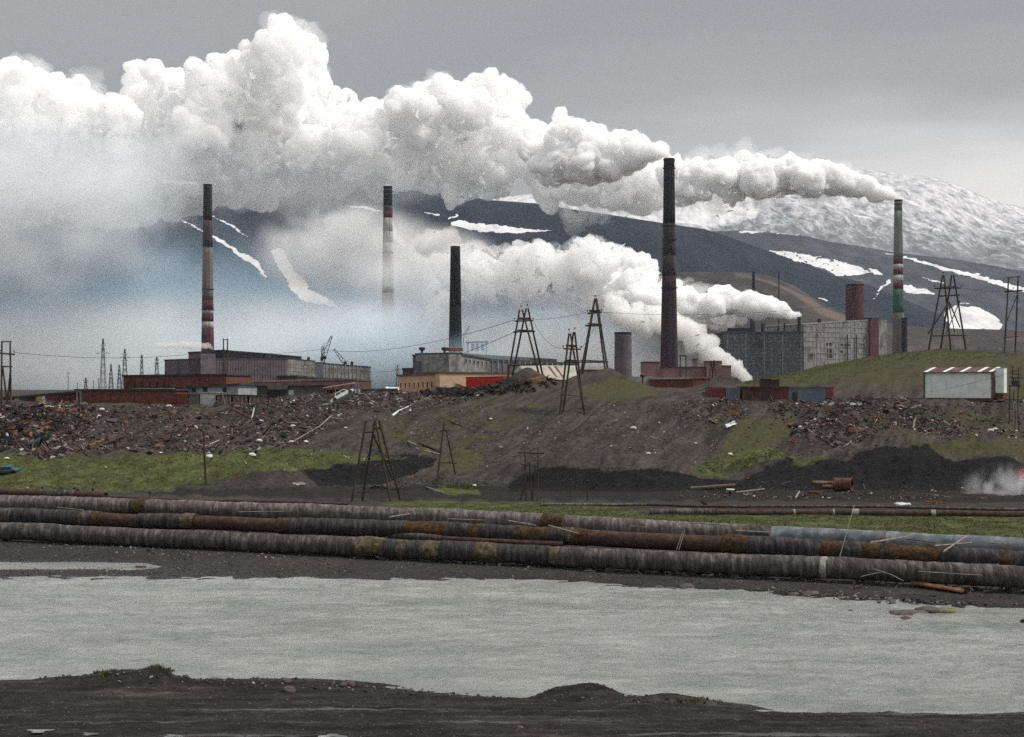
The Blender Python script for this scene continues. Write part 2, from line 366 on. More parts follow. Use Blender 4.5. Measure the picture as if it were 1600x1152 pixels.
g = bpy.data.materials.new('ground_mix'); g.use_nodes = True; t = g.node_tree; N = t.nodes; L = t.links; b = N['Principled BSDF']
tcn = N.new('ShaderNodeTexCoord')
def gn(scale, detail=6, stretch=(1, 1, 1), rough=.6):
    mp = N.new('ShaderNodeMapping'); mp.inputs['Scale'].default_value = stretch; L.new(tcn.outputs['Object'], mp.inputs[0])
    n = N.new('ShaderNodeTexNoise'); n.inputs['Scale'].default_value = scale; n.inputs['Detail'].default_value = detail; n.inputs['Roughness'].default_value = rough
    L.new(mp.outputs[0], n.inputs['Vector']); return n.outputs['Fac']
def gramp(fac, stops, p0=.3, p1=.7):
    r = N.new('ShaderNodeValToRGB'); L.new(fac, r.inputs[0]); k = len(stops)
    r.color_ramp.elements[0].position = p0; r.color_ramp.elements[0].color = (*stops[0], 1)
    r.color_ramp.elements[1].position = p1; r.color_ramp.elements[1].color = (*stops[-1], 1)
    for i in range(1, k - 1):
        e = r.color_ramp.elements.new(p0 + (p1 - p0) * i / (k - 1)); e.color = (*stops[i], 1)
    return r.outputs[0]
def gmask(attr, nfac, amp=.5):
    a = N.new('ShaderNodeAttribute'); a.attribute_name = attr
    m = N.new('ShaderNodeMath'); m.operation = 'MULTIPLY_ADD'; L.new(nfac, m.inputs[0]); m.inputs[1].default_value = amp; m.inputs[2].default_value = -amp / 2
    s = N.new('ShaderNodeMath'); s.operation = 'ADD'; L.new(a.outputs['Fac'], s.inputs[0]); L.new(m.outputs[0], s.inputs[1])
    r = N.new('ShaderNodeMapRange'); r.inputs['From Min'].default_value = .30; r.inputs['From Max'].default_value = .72; L.new(s.outputs[0], r.inputs['Value'])
    return r.outputs[0]
def gmix(f, a, b_):
    m = N.new('ShaderNodeMix'); m.data_type = 'RGBA'; L.new(f, m.inputs[0]); L.new(a, m.inputs[6]); L.new(b_, m.inputs[7]); return m.outputs[2]
fine = gn(1.9, 9, rough=.78); coarse = gn(.16, 5); mid = gn(.8, 8, rough=.72)
gravel = gramp(fine, [(.014, .012, .0115), (.045, .038, .036), (.10, .088, .082)], .25, .78)
gravel2 = gramp(fine, [(.020, .016, .014), (.057, .047, .040), (.12, .10, .085)], .25, .78)
c = gmix(gramp(coarse, [(0, 0, 0), (1, 1, 1)], .4, .62), gravel, gravel2)
mpr = N.new('ShaderNodeMapping'); mpr.vector_type = 'TEXTURE'; mpr.inputs['Rotation'].default_value = (0, 0, -math.atan(.42)); mpr.inputs['Scale'].default_value = (1, 9, 3); L.new(tcn.outputs['Object'], mpr.inputs[0])
nst = N.new('ShaderNodeTexNoise'); nst.inputs['Scale'].default_value = .9; nst.inputs['Detail'].default_value = 7; nst.inputs['Roughness'].default_value = .62; L.new(mpr.outputs[0], nst.inputs['Vector'])
stk = gramp(nst.outputs['Fac'], [(.45, .42, .40), (1, .98, .96), (1.75, 1.68, 1.6)], .32, .68)
stm = N.new('ShaderNodeMix'); stm.data_type = 'RGBA'; stm.blend_type = 'MULTIPLY'; 
sy_ = N.new('ShaderNodeSeparateXYZ'); L.new(tcn.outputs['Object'], sy_.inputs[0]); my_ = N.new('ShaderNodeMapRange'); my_.inputs['From Min'].default_value = 155; my_.inputs['From Max'].default_value = 175; my_.inputs['To Max'].default_value = .85; L.new(sy_.outputs['Y'], my_.inputs['Value']); L.new(my_.outputs[0], stm.inputs[0]); L.new(c, stm.inputs[6]); L.new(stk, stm.inputs[7]); c = stm.outputs[2]
mf_ = N.new('ShaderNodeMapRange'); mf_.inputs['From Min'].default_value = 70; mf_.inputs['From Max'].default_value = 60; mf_.inputs['To Max'].default_value = .9; L.new(sy_.outputs['Y'], mf_.inputs['Value'])
trk = gramp(gn(1.1, 8, (.16, 1.3, 1), .72), [(.26, .255, .27), (.56, .555, .575), (1.6, 1.58, 1.62)], .33, .70)
stf = N.new('ShaderNodeMix'); stf.data_type = 'RGBA'; stf.blend_type = 'MULTIPLY'; L.new(mf_.outputs[0], stf.inputs[0]); L.new(c, stf.inputs[6]); L.new(trk, stf.inputs[7]); c = stf.outputs[2]
mossc = gramp(fine, [(.028, .025, .015), (.058, .055, .026), (.10, .09, .048)], .25, .75)
grassc = gramp(gn(.5, 9, (1, .6, 1), .75), [(.03, .028, .016), (.06, .064, .024), (.075, .092, .03), (.13, .12, .06)], .34, .66)
coalc = gramp(fine, [(.004, .004, .0045), (.011, .010, .011), (.032, .029, .030)], .25, .8)
soilc = gramp(mid, [(.024, .021, .019), (.045, .039, .035), (.08, .068, .056)], .25, .8)
c = gmix(gmask('soil', mid, .3), c, soilc)
pale_trackc = gramp(fine, [(.07, .068, .07), (.115, .112, .115), (.17, .165, .17)], .3, .7); c = gmix(gmask('dust', gn(1.3, 8, (.25, 1.4, 1), .7), 1.3), c, pale_trackc)
patchy = gn(.3, 10, (1, 1, 1), .78)
c = gmix(gmask('moss', patchy, 2.6), c, mossc)
c = gmix(gmask('coal', mid, .5), c, coalc)
c = gmix(gmask('grass', patchy, 2.0), c, grassc)
wetm = gmask('wet', mid, .5)
dark = N.new('ShaderNodeMix'); dark.data_type = 'RGBA'; dark.blend_type = 'MULTIPLY'; L.new(wetm, dark.inputs[0]); L.new(c, dark.inputs[6]); dark.inputs[7].default_value = (.55, .55, .58, 1)
L.new(dark.outputs[2], b.inputs['Base Color'])
rr = N.new('ShaderNodeMapRange'); rr.inputs['To Min'].default_value = .95; rr.inputs['To Max'].default_value = .38; L.new(wetm, rr.inputs['Value']); L.new(rr.outputs[0], b.inputs['Roughness'])
b.inputs['Specular IOR Level'].default_value = .12
bp = N.new('ShaderNodeBump'); bp.inputs['Strength'].default_value = .9; bp.inputs['Distance'].default_value = .30; L.new(fine, bp.inputs['Height']); L.new(bp.outputs[0], b.inputs['Normal'])
ground = np_mesh('ground', V, grid_faces(len(rows_), len(cols)), g)
for nm, a in (('grass', grass), ('moss', moss), ('coal', coal), ('soil', soil), ('wet', wet), ('dust', dust)): add_attr(ground, nm, a)
tag(ground, 'dark gravel ground rising into a steep tipped bank with patches of grass and coal', kind='structure')

# ---------------------------------------------------------------- water
wx_ = np.arange(-75, 75.01, .22); wy_ = np.arange(50.5, 99, .16)
WX, WY = np.meshgrid(wx_, wy_)
chop = .10 * fbm(WX / .9, WY / .45, 3, 30) + .014 * fbm(WX / .5, WY / .3, 2, 33)
chop *= np.clip(fbm(WX / 16, WY / 6, 3, 35) + .9, .25, 1.5)
chop *= np.clip((94 - WY) / 3, 0, 1)
wm = bpy.data.materials.new('pond_water'); wm.use_nodes = True; t = wm.node_tree; N = t.nodes; L = t.links; b = N['Principled BSDF']
tcn = N.new('ShaderNodeTexCoord')
pn = gn(.12, 4, (1, 2.5, 1))
L.new(gramp(pn, [(.49, .52, .475), (.70, .72, .67)], .35, .65), b.inputs['Base Color'])
b.inputs['Roughness'].default_value = .12; b.inputs['Specular IOR Level'].default_value = .5; b.inputs['IOR'].default_value = 1.33
w1 = gn(2.6, 6, (1, 2.6, 1), .75)
w2 = gn(.45, 3, (1, 2.2, 1))
wa = N.new('ShaderNodeMath'); wa.operation = 'MULTIPLY'; L.new(w1, wa.inputs[0]); L.new(w2, wa.inputs[1])
bp = N.new('ShaderNodeBump'); bp.inputs['Strength'].default_value = 1.0; bp.inputs['Distance'].default_value = 1.6; L.new(wa.outputs[0], bp.inputs['Height']); L.new(bp.outputs[0], b.inputs['Normal'])
water = np_mesh('water', np.stack([WX, WY, chop], -1).reshape(-1, 3), grid_faces(len(wy_), len(wx_)), wm)
tag(water, 'milky grey rippled pond in front of the pipes', kind='structure')

# ================================================================ HILLS
def snow_sd(x, y):
    wx = x + 4.5 * fbm(x / 8, y / 4, 4, 70, .65); wy = y + 3.2 * fbm(x / 8 + 9, y / 4, 4, 72, .65)
    d = np.full(x.shape, 99.0)
    for pts in ([(278, 340, .6), (300, 352, 1.2), (330, 369, 2), (352, 381, 2.2), (372, 396, 2.6), (386, 403, 4.5), (399, 411, 4.5), (408, 424, 2), (419, 436, .6)],
                [(295, 318, .3), (340, 343, 1), (362, 352, 1.6), (372, 361, 1.4), (388, 371, .4)],
                [(545, 323, 1), (575, 325, 2.5), (597, 331, .5)], [(664, 333, 1), (686, 336, 1.6)], [(700, 342, .8), (716, 338, 1.6), (712, 334, .8)],
                [(612, 350, 2), (618, 368, 4), (632, 384, 2)],
                [(1365, 468, .5), (1375, 452, 1.5), (1391, 439, 2.4)], [(1440, 434, .5), (1472, 442, 1.3)], [(1278, 465, .8), (1293, 470, 1.2)],
                [(1385, 396, .5), (1415, 402, 1.2), (1470, 418, 2.2), (1530, 433, 3.4), (1570, 446, 4), (1600, 453, 3.4), (1700, 482, 3)],
                [(1158, 363, 1.6), (1200, 361, 1.8), (1252, 367, 1.2)], [(1290, 375, .5), (1313, 378, .9)], [(1500, 474, .8), (1515, 474, 1)],
                [(1590, 538, 2), (1640, 530, 4)]):
        d = np.minimum(d, sd_line(wx, wy, pts))
    for pts in ([(423, 393), (433, 386), (443, 388), (446, 398), (458, 416), (459, 424), (470, 430), (478, 440), (481, 452), (505, 462), (530, 480), (470, 470), (452, 448), (440, 424), (428, 405)],
                [(703, 350), (716, 344), (742, 348), (800, 355), (864, 361), (800, 364), (742, 361)],
                [(1198, 390), (1230, 393), (1280, 402), (1322, 410), (1362, 425), (1334, 431), (1306, 431), (1288, 420), (1268, 414), (1255, 412), (1230, 403)],
                [(1358, 421), (1370, 421), (1382, 431), (1368, 429)],
                [(1410, 446), (1424, 445), (1432, 452), (1446, 452), (1463, 460), (1440, 459), (1413, 457)],
                [(1474, 492), (1490, 478), (1510, 478), (1530, 481), (1546, 488), (1556, 495), (1568, 508), (1560, 516), (1530, 514), (1494, 518), (1482, 512)]):
        d = np.minimum(d, sd_poly(wx, wy, pts))
    holes = (fbm(x / 5, y / 3.2, 2, 88) > .42) & (x > 1225) & (x < 1310) & (y < 425)
    return np.where(holes, np.maximum(d, 3), d)
def hill(name, ridge, D0, D1, y0, m, label, amp=1.0, x0=-500, x1=2100, step=2.0, rowsn=170, back=1.6, bulge=.25, seed=0, masks=()):
    xs = np.arange(x0, x1 + 1, step); ts = np.linspace(0, 1, rowsn)
    C, T = np.meshgrid(xs, ts)
    Dd = D0 + (D1 - D0) * T; yr_ = interp2(ridge, C)
    y = y0 + (yr_ - y0) * np.sin(T * math.pi / 2 * .98) ** (1 + bulge)
    Xw = (C - 800) * Dd / F; Zw = HC - (y - HOR) * Dd / F
    env = np.clip(T * 5, 0, 1) * (1 - .82 * T ** 6)
    s = D1 / 3500
    Zw = Zw + amp * s * env * (16 * fbm(Xw / (160 * s), Dd / (260 * s), 5, 100 + seed) + 5 * fbm(Xw / (30 * s), Dd / (60 * s), 4, 110 + seed))
    Zw = Zw + amp * s * 1.6 * fbm(Xw / (14 * s), Dd / (30 * s), 3, 120 + seed)
    # the far side falls away behind the ridge
    bD = np.linspace(D1 * 1.03, D1 * back, 6)[:, None] * np.ones((1, len(xs))); bT = np.linspace(.95, 0, 6)[:, None]
    bX = (xs[None] - 800) * D1 / F * np.ones((6, 1)); bZ = Zw[-1][None] * bT ** .8
    Xa = np.vstack([Xw, bX]); Da = np.vstack([Dd, bD]); Za = np.vstack([Zw, bZ])
    o = np_mesh(name, np.stack([Xa, Da, Za], -1).reshape(-1, 3), grid_faces(rowsn + 6, len(xs)), m)
    yi = HOR + (HC - Za) * F / Da; xi = Xa * F / Da + 800
    for nm, fn in masks: add_attr(o, nm, fn(xi, yi, np.vstack([T, np.ones((6, len(xs)))])))
    return tag(o, label, kind='structure')
def hill_mat(name, dark, snowy, soft=.05):
    m = bpy.data.materials.new(name); m.use_nodes = True
    global N, L, tcn
    t = m.node_tree; N = t.nodes; L = t.links; b = N['Principled BSDF']; tcn = N.new('ShaderNodeTexCoord')
    b.inputs['Roughness'].default_value = .95; b.inputs['Specular IOR Level'].default_value = .1
    n1 = gn(.01, 8, (1, .5, 1), .7); base = gramp(n1, dark, .3, .7)
    n2 = gn(.026, 10, (1, .28, .5), .82)
    a = N.new('ShaderNodeAttribute'); a.attribute_name = 'snow'
    ma = N.new('ShaderNodeMath'); ma.operation = 'MULTIPLY_ADD'; L.new(n2, ma.inputs[0]); ma.inputs[1].default_value = snowy; ma.inputs[2].default_value = -snowy / 2
    s = N.new('ShaderNodeMath'); s.operation = 'ADD'; L.new(a.outputs['Fac'], s.inputs[0]); L.new(ma.outputs[0], s.inputs[1])
    r = N.new('ShaderNodeMapRange'); r.inputs['From Min'].default_value = .51 - soft; r.inputs['From Max'].default_value = .51 + soft; L.new(s.outputs[0], r.inputs['Value'])
    sn = gramp(gn(.02, 7, (1, .4, .4), .7), [(.42, .42, .44), (.60, .60, .62), (.70, .70, .72)], .35, .6)
    c = gmix(r.outputs[0], base, sn)
    a2 = N.new('ShaderNodeAttribute'); a2.attribute_name = 'earth'
    br = N.new('ShaderNodeRGB'); br.outputs[0].default_value = (.13, .10, .085, 1)
    c = gmix(a2.outputs['Fac'], c, br.outputs[0])
    L.new(c, b.inputs['Base Color'])
    return m
smask = lambda x, y, T: np.clip(.5 - snow_sd(x, y) / 5, 0, 1)
dusted = lambda x, y, T: np.maximum(smask(x, y, T), np.clip((425 - y - .10 * (x - 1200)) / 260, 0, .36) * (T < 1.1))
RIDGE3 = [(-600, 380), (500, 350), (700, 315), (800, 308), (860, 302), (900, 290), (960, 276), (1040, 262), (1150, 264), (1260, 262), (1320, 263), (1370, 267), (1402, 270), (1420, 276), (1440, 275), (1462, 279), (1490, 288), (1530, 306), (1570, 318), (1610, 327), (1750, 360), (2100, 420), (2800, 520)]
def snow3(x, y, T):
    s = np.clip(.50 - (y - 330 - .09 * (x - 1300)) / 300, .25, .56)
    s = np.where(x < 1190, np.maximum(s, np.clip(.5 - sd_poly(x, y, [(700, 240), (1130, 250), (1190, 330), (1180, 341), (1110, 357), (1050, 352), (900, 335), (700, 320)]) / 30, 0, .80)), s)
    lines = sd_line(x + 3 * fbm(x / 9, y / 4, 3, 5), y, [(1412, 340, 1), (1440, 352, 2), (1475, 362, .5)])
    lines = np.minimum(lines, sd_line(x, y, [(1335, 337, 1), (1356, 340, 1.5)]))
    return np.maximum(s, np.clip(.5 - lines / 4, 0, 1))
zero = lambda x, y, T: np.zeros(x.shape)
hill('snowy_mountain', RIDGE3, 5200, 8000, 430, hill_mat('snowy_rock', [(.09, .092, .10), (.20, .205, .22)], 1.5, .16), 'broad rounded mountain streaked with snow on the right skyline',
     amp=1.3, x0=200, x1=2800, step=2.2, rowsn=190, seed=1, masks=(('snow', snow3), ('earth', zero)))
RIDGE2 = [(-600, 420), (900, 380), (1060, 364), (1110, 362), (1160, 360), (1250, 367), (1300, 378), (1350, 386), (1400, 395), (1500, 406), (1600, 424), (1800, 450), (2400, 520), (2800, 560)]
hill('middle_hill', RIDGE2, 3900, 5000, 520, hill_mat('tundra_rock', [(.022, .023, .027), (.045, .046, .052), (.085, .086, .092)], .55), 'dark grey tundra slope below the snowy mountain with long snow bands',
     amp=.5, x0=850, x1=2800, step=1.8, rowsn=150, seed=2, masks=(('snow', dusted), ('earth', zero)))
RIDGE1 = [(-1200, 420), (-500, 350), (0, 318), (200, 303), (400, 290), (540, 286), (620, 292), (660, 297), (700, 303), (770, 313), (840, 318), (900, 328), (950, 335), (1000, 343), (1040, 349), (1100, 358), (1130, 367), (1170, 381), (1205, 394), (1240, 402),
          (1262, 412), (1300, 431), (1345, 440), (1400, 462), (1460, 488), (1530, 512), (1620, 520), (1800, 530), (2600, 560)]
hill('dark_hill', RIDGE1, 2600, 3500, 600, hill_mat('dark_slope', [(.008, .010, .016), (.015, .017, .025), (.028, .030, .040)], .35), 'long smooth dark hill behind the chimneys with thin melting snow streaks',
     amp=.45, x0=-1200, x1=2600, step=1.9, rowsn=200, seed=3, masks=(('snow', smask), ('earth', zero)))
def road0(x, y, T):
    e = np.clip(.5 - sd_line(x, y, [(1150, 428, 1.5), (1185, 436, 1.6), (1215, 446, 2), (1245, 460, 3), (1262, 470, 5), (1285, 486, 6), (1320, 500, 5)]) / 3, 0, 1)
    return np.maximum(.75 * e, .35 * np.clip(fbm(x / 20, y / 8, 3, 9) * 2, 0, 1))
hill('quarry_hill', [(-1200, 560), (600, 560), (900, 470), (1000, 432), (1050, 426), (1110, 425), (1160, 426), (1205, 432), (1240, 446), (1275, 468), (1310, 488), (1360, 502), (1450, 512), (1560, 515), (1700, 520), (2600, 560)], 1900, 2300, 616,
     hill_mat('quarry_rock', [(.030, .024, .024), (.046, .037, .034), (.065, .05, .043)], .3), 'low brown hill crossed by a pale haul road behind the right hand plant',
     amp=.3, x0=-1200, x1=2600, step=3.0, rowsn=90, seed=4, masks=(('snow', zero), ('earth', road0)))
# ================================================================ SMOKE
def vol_mat(name, color, density, aniso=0.0, absorb=None):
    m = bpy.data.materials.new(name); m.use_nodes = True; N = m.node_tree.nodes; L = m.node_tree.links; N.clear()
    out = N.new('ShaderNodeOutputMaterial'); v = N.new('ShaderNodeVolumePrincipled')
    v.inputs['Color'].default_value = (*color, 1); v.inputs['Density'].default_value = density; v.inputs['Anisotropy'].default_value = aniso
    if absorb: v.inputs['Absorption Color'].default_value = (*absorb, 1)
    L.new(v.outputs[0], out.inputs['Volume'])
    return m
_ico = {}
def ico(sub):
    if sub not in _ico:
        bm = bmesh.new(); bmesh.ops.create_icosphere(bm, subdivisions=sub, radius=1)
        _ico[sub] = (np.array([v.co[:] for v in bm.verts]), np.array([[v.index for v in f.verts] for f in bm.faces])); bm.free()
    return _ico[sub]
def plume(name, puffs, m, label, voxel=3.0, kids=12, bumps=((14, .42), (6, .3)), seed=0, up=.35, cat=None, group=None, flat=1.0, warp=.75, grow=1.0):
    """puffs: (x px, y px, radius px, D) -> one closed billowing surface round them, filled with smoke"""
    r_ = np.random.default_rng(seed)
    C = []
    for x, y, r, D in puffs:
        p = at(x, y, D); rr = r * D / F * grow; C.append((p.x, p.y, p.z, rr))
    base = np.array(C)
    allp = [base]
    for p in base:
        n = kids
        d = r_.normal(size=(n, 3)); d[:, 2] += up; d /= np.linalg.norm(d, axis=1)[:, None]
        k = r_.uniform(.28, .52, n) * p[3]
        q = np.concatenate([p[:3] + d * p[3] * .82, k[:, None]], 1); allp.append(q)
        for g_ in q[:: 2]:
            d2 = r_.normal(size=(5, 3)); d2[:, 2] += up; d2 /= np.linalg.norm(d2, axis=1)[:, None]; k2 = r_.uniform(.3, .55, 5) * g_[3]
            allp.append(np.concatenate([g_[:3] + d2 * g_[3] * .85, k2[:, None]], 1))
    P = np.concatenate(allp)
    iv, if_ = ico(2)
    V = (P[:, None, :3] + iv[None] * P[:, None, 3:4] * np.array([1, 1, flat])).reshape(-1, 3)
    Fc = (if_[None] + (np.arange(len(P)) * len(iv))[:, None, None]).reshape(-1, 3)
    tmp = np_mesh('tmp', V, Fc, None)
    md = tmp.modifiers.new('r', 'REMESH'); md.mode = 'VOXEL'; md.voxel_size = voxel; md.use_smooth_shade = True
    dg = bpy.context.evaluated_depsgraph_get(); dg.update()
    me = bpy.data.meshes.new_from_object(tmp.evaluated_get(dg))
    bpy.data.objects.remove(tmp)
    n = len(me.vertices); co = np.empty(n * 3, np.float32); me.vertices.foreach_get('co', co); co = co.reshape(-1, 3).astype(float)
    # local size of the plume
    ls = np.full(n, 1e9); size = np.zeros(n)
    for p in base:
        d = np.linalg.norm(co - p[:3], axis=1) / p[3]; k = d < ls; ls[k] = d[k]; size[k] = p[3]
    k_ = np.clip(size, voxel, 40)[:, None]
    co = co + turb3(co / np.quantile(size, .7) / .9, seed + 50) * k_ * warp
    co = co + turb3(co / np.quantile(size, .7) / .28, seed + 60) * k_ * warp * .32
    me.vertices.foreach_set('co', co.astype(np.float32).ravel()); me.update()
    for cell, amp in bumps:
        nr = np.empty(n * 3, np.float32); me.vertices.foreach_get('normal', nr); nr = nr.reshape(-1, 3)
        q = np.minimum(cell, np.maximum(size * .7, voxel)); cc = np.quantile(q, .6)
        w_ = 1 - np.clip(worley3(co / cc, seed), 0, 1) ** 1.6
        co = co + nr * ((w_ - .35) * amp * cc * np.clip(size / cc, .15, 1))[:, None]
        me.vertices.foreach_set('co', co.astype(np.float32).ravel()); me.update()
    me.materials.clear(); me.materials.append(m)
    o = bpy.data.objects.new(name, me); COL.objects.link(o)
    return tag(o, label, cat, group, 'stuff')
def trail(pts, D, n, jit=.35, depth=.8, seed=0, spread=None):
    """pts (x, y, r): puffs strung along a polyline, scattered inside its radius"""
    r_ = np.random.default_rng(seed); pts = np.array(pts, float); out = []
    s = np.concatenate([[0], np.cumsum(np.hypot(*np.diff(pts[:, :2], axis=0).T) / np.maximum(4, (pts[:-1, 2] + pts[1:, 2]) / 2))]); s /= s[-1]
    for k in range(n):
        u = k / (n - 1); x, y, r = (np.interp(u, s, pts[:, i]) for i in range(3)); Dk = D if np.isscalar(D) else np.interp(u, [0, 1], D)
        a = r_.uniform(0, 6.28); q = r_.uniform(0, jit) * r
        rr = r * r_.uniform(.55, .85)
        out.append((x + q * math.cos(a), y + q * math.sin(a), rr, Dk + r_.uniform(-depth, depth) * r * Dk / F))
    return out

VW = vol_mat('steam_white', (.999, .999, .999), .55)
VW2 = vol_mat('steam_cloud', (.9995, .999, .998), .30)
# steam of the green chimney
plume('steam_plume', trail([(1403, 311, 3), (1392, 305, 7), (1370, 298, 14), (1335, 290, 20), (1295, 282, 26), (1250, 275, 32), (1200, 273, 38), (1150, 277, 40), (1095, 276, 40), (1060, 282, 42)], (1300, 1330), 46, seed=3),
      VW, 'white steam streaming left from the green chimney', voxel=2.2, seed=1, bumps=((12, .45), (5.5, .34)))
plume('steam_plume', trail([(1044, 245, 3), (1034, 240, 7), (1016, 236, 17), (990, 240, 27), (955, 246, 34), (905, 252, 44), (860, 255, 52)], (900, 960), 44, seed=4),
      VW, 'white steam leaving the tallest dark chimney in the middle', voxel=1.6, seed=2, bumps=((9, .45), (4, .34)))
# the great merged cloud
r0 = np.random.default_rng(5)
TOP = [(-260, 150), (-120, 130), (0, 108), (30, 104), (60, 122), (110, 130), (150, 152), (190, 156), (230, 150), (245, 118), (262, 112), (290, 122), (320, 145), (330, 120), (345, 92), (385, 85), (410, 80), (425, 55), (438, 40), (465, 45), (478, 80), (490, 130), (510, 155), (540, 168),
       (575, 172), (590, 165), (620, 170), (640, 160), (650, 142), (680, 128), (705, 130), (730, 150), (745, 125), (765, 118), (785, 140), (798, 165), (815, 190), (840, 188), (860, 210), (960, 240), (1060, 262)]
BOT = [(-260, 360), (0, 330), (200, 312), (400, 290), (560, 266), (800, 262), (900, 272), (1000, 290), (1060, 295)]
mass = []
wisp = []
xs = -230
while xs < 1045:
    yt, yb = interp2(TOP, xs), interp2(BOT, xs)
    r = min(46, (yb - yt) * .36) * r0.uniform(.55, 1)
    y = yt + r * 1.12
    while y < yb:
        mass.append((xs + r0.uniform(-9, 9), y, r, 1400 + r0.uniform(-60, 80) + (y - yt) * .5)); y += r * r0.uniform(.9, 1.3); r = r0.uniform(24, 46)
    xs += r0.uniform(15, 27)
for x, y, r in ((1020, 262, 26), (985, 270, 30), (950, 268, 32), (1000, 290, 22), (960, 292, 24), (915, 265, 36), (900, 292, 24), (870, 262, 38), (860, 296, 24), (440, 42, 17), (448, 62, 19), (436, 78, 20), (460, 92, 20), (425, 100, 30), (372, 110, 24), (395, 120, 30), (352, 130, 22), (262, 130, 20), (285, 145, 26), (215, 118, 18), (235, 110, 16), (28, 128, 24), (762, 135, 20), (768, 160, 26), (690, 150, 26), (715, 165, 28), (665, 165, 20), (600, 182, 18), (628, 184, 16), (20, 150, 30), (-40, 150, 40), (840, 215, 20), (875, 228, 22), (905, 222, 16)):
    mass.append((x, y, r * .93, 1400 + r0.uniform(-30, 30)))
plume('steam_cloud', mass, VW2, 'huge white billowing cloud of merged steam across the upper left sky', voxel=2.0, seed=5, kids=10, warp=.6, bumps=((17, .55), (8, .45), (4, .36)))
# steam from the right hand plant roof
plume('steam_plume', trail([(1252, 494, 2.5), (1243, 492, 6), (1225, 487, 11), (1195, 481, 17), (1160, 474, 19), (1120, 470, 24), (1085, 474, 26), (1050, 478, 30), (1010, 470, 42), (985, 455, 42), (1000, 440, 40)], (1150, 1150), 48, seed=9),
      VW, 'bright white steam jet blowing left from the roof vent of the right hand plant', voxel=1.9, seed=7, bumps=((10, .48), (4.5, .36)))
plume('steam_plume', trail([(1000, 450, 42), (985, 430, 36), (950, 412, 34), (925, 400, 26), (920, 430, 40), (880, 422, 30), (850, 412, 26), (820, 405, 22), (800, 402, 16), (830, 440, 30), (780, 440, 26), (740, 420, 24), (745, 400, 14)], (1230, 1330), 60, seed=12),
      vol_mat('steam_grey', (.985, .985, .985), .20), 'ragged grey white steam bank rising behind the twin timber poles', voxel=2.4, seed=8, bumps=((14, .55), (6, .4)))
plume('steam_plume', trail([(1172, 592, 7), (1150, 578, 12), (1120, 560, 16), (1100, 540, 18), (1080, 520, 22), (1055, 510, 22), (1020, 500, 24), (985, 500, 24), (960, 480, 20)], (1080, 1100), 40, jit=.5, seed=14),
      vol_mat('steam_low', (.99, .985, .975), .22), 'cream steam boiling up between the low buildings beside the tall chimney', voxel=1.9, seed=9, bumps=((10, .6), (4.5, .42)))

r9 = np.random.default_rng(77)
VWISP = vol_mat('steam_wisp', (.998, .998, .998), .020)
plume('steam_wisps', [(x + r9.uniform(-14, 10), y + (r9.uniform(-8, 16) if x < 430 else r9.uniform(-9, -1)), r * r9.uniform(.8, 1.15) * (1 if x < 430 else .9), D - r9.uniform(0, 40)) for x, y, r, D in mass[::2]], VWISP, 'thin torn steam fringing the great cloud', voxel=3.4, seed=15, kids=8, warp=.95, bumps=((16, .7), (7, .55)))
plume('steam_wisps', [(x - 6, y + r9.uniform(-3, 9), r * 1.12, D) for x, y, r, D in trail([(1370, 298, 12), (1300, 284, 24), (1200, 276, 38), (1100, 284, 42), (1000, 285, 40), (900, 285, 40)], (1300, 1400), 34, seed=31)], VWISP, 'thin torn steam fringing the plume of the green chimney', voxel=3.0, seed=16, kids=8, warp=.95, bumps=((12, .8), (6, .6)))
plume('steam_wisps', [(x - 5, y + r9.uniform(-6, 14), r * 1.1, D) for x, y, r, D in trail([(1180, 478, 16), (1090, 474, 26), (1010, 470, 44), (940, 440, 46), (880, 430, 40), (800, 430, 36), (720, 420, 34), (700, 450, 34)], (1150, 1300), 40, seed=33)], vol_mat('steam_wisp_low', (.985, .985, .985), .035), 'thin torn steam fringing the low steam bank', voxel=3.0, seed=17, kids=8, warp=1.1, bumps=((12, .9), (6, .7)))
# ================================================================ materials of the built things
M = {}
M['brick_red'] = mat('brick_red', [(.085, .034, .026), (.13, .05, .038), (.18, .078, .058)], scale=1.6, rough=.92, bump=.3, bscale=6, second=((.10, .06, .05), .25, .56, (1, 1, .35)))
M['brick_dark'] = mat('brick_dark', [(.05, .02, .018), (.09, .035, .03), (.12, .055, .045)], scale=1.2, rough=.95, bump=.3, second=((.03, .022, .02), .3, .55, (1, 1, .4)))
M['brick_pink'] = mat('brick_pink', [(.15, .09, .085), (.21, .125, .115), (.26, .165, .15)], scale=.25, rough=.95, second=((.07, .055, .06), .06, .56, (1, 1, .5)))
M['mauve_wall'] = mat('mauve_wall', [(.07, .055, .062), (.11, .088, .098), (.15, .12, .13)], scale=.16, rough=.95, stretch=(1, 1, 2.4), second=((.05, .04, .045), .05, .55, (1, 1, .3)))
M['concrete'] = mat('concrete', [(.15, .14, .125), (.235, .22, .20), (.33, .31, .28)], scale=.3, rough=.92, second=((.08, .07, .065), .10, .56, (1, 1, .2)))
M['concrete_blue'] = mat('concrete_blue', [(.055, .058, .068), (.10, .103, .112), (.17, .17, .175)], scale=.35, rough=.94, stretch=(1, 1, .8), second=((.05, .048, .055), .09, .55, (1, 1, .6)))
M['concrete_pale'] = mat('concrete_pale', [(.13, .125, .12), (.22, .215, .205), (.33, .32, .30)], scale=.4, rough=.94, stretch=(1, 1, .8), second=((.09, .082, .08), .08, .54, (1, 1, .5)))
M['soot'] = mat('soot', [(.012, .010, .011), (.022, .018, .019), (.045, .035, .034)], scale=.12, rough=.9, stretch=(1, 1, .12), second=((.10, .075, .065), .10, .60, (1, 1, .1)))
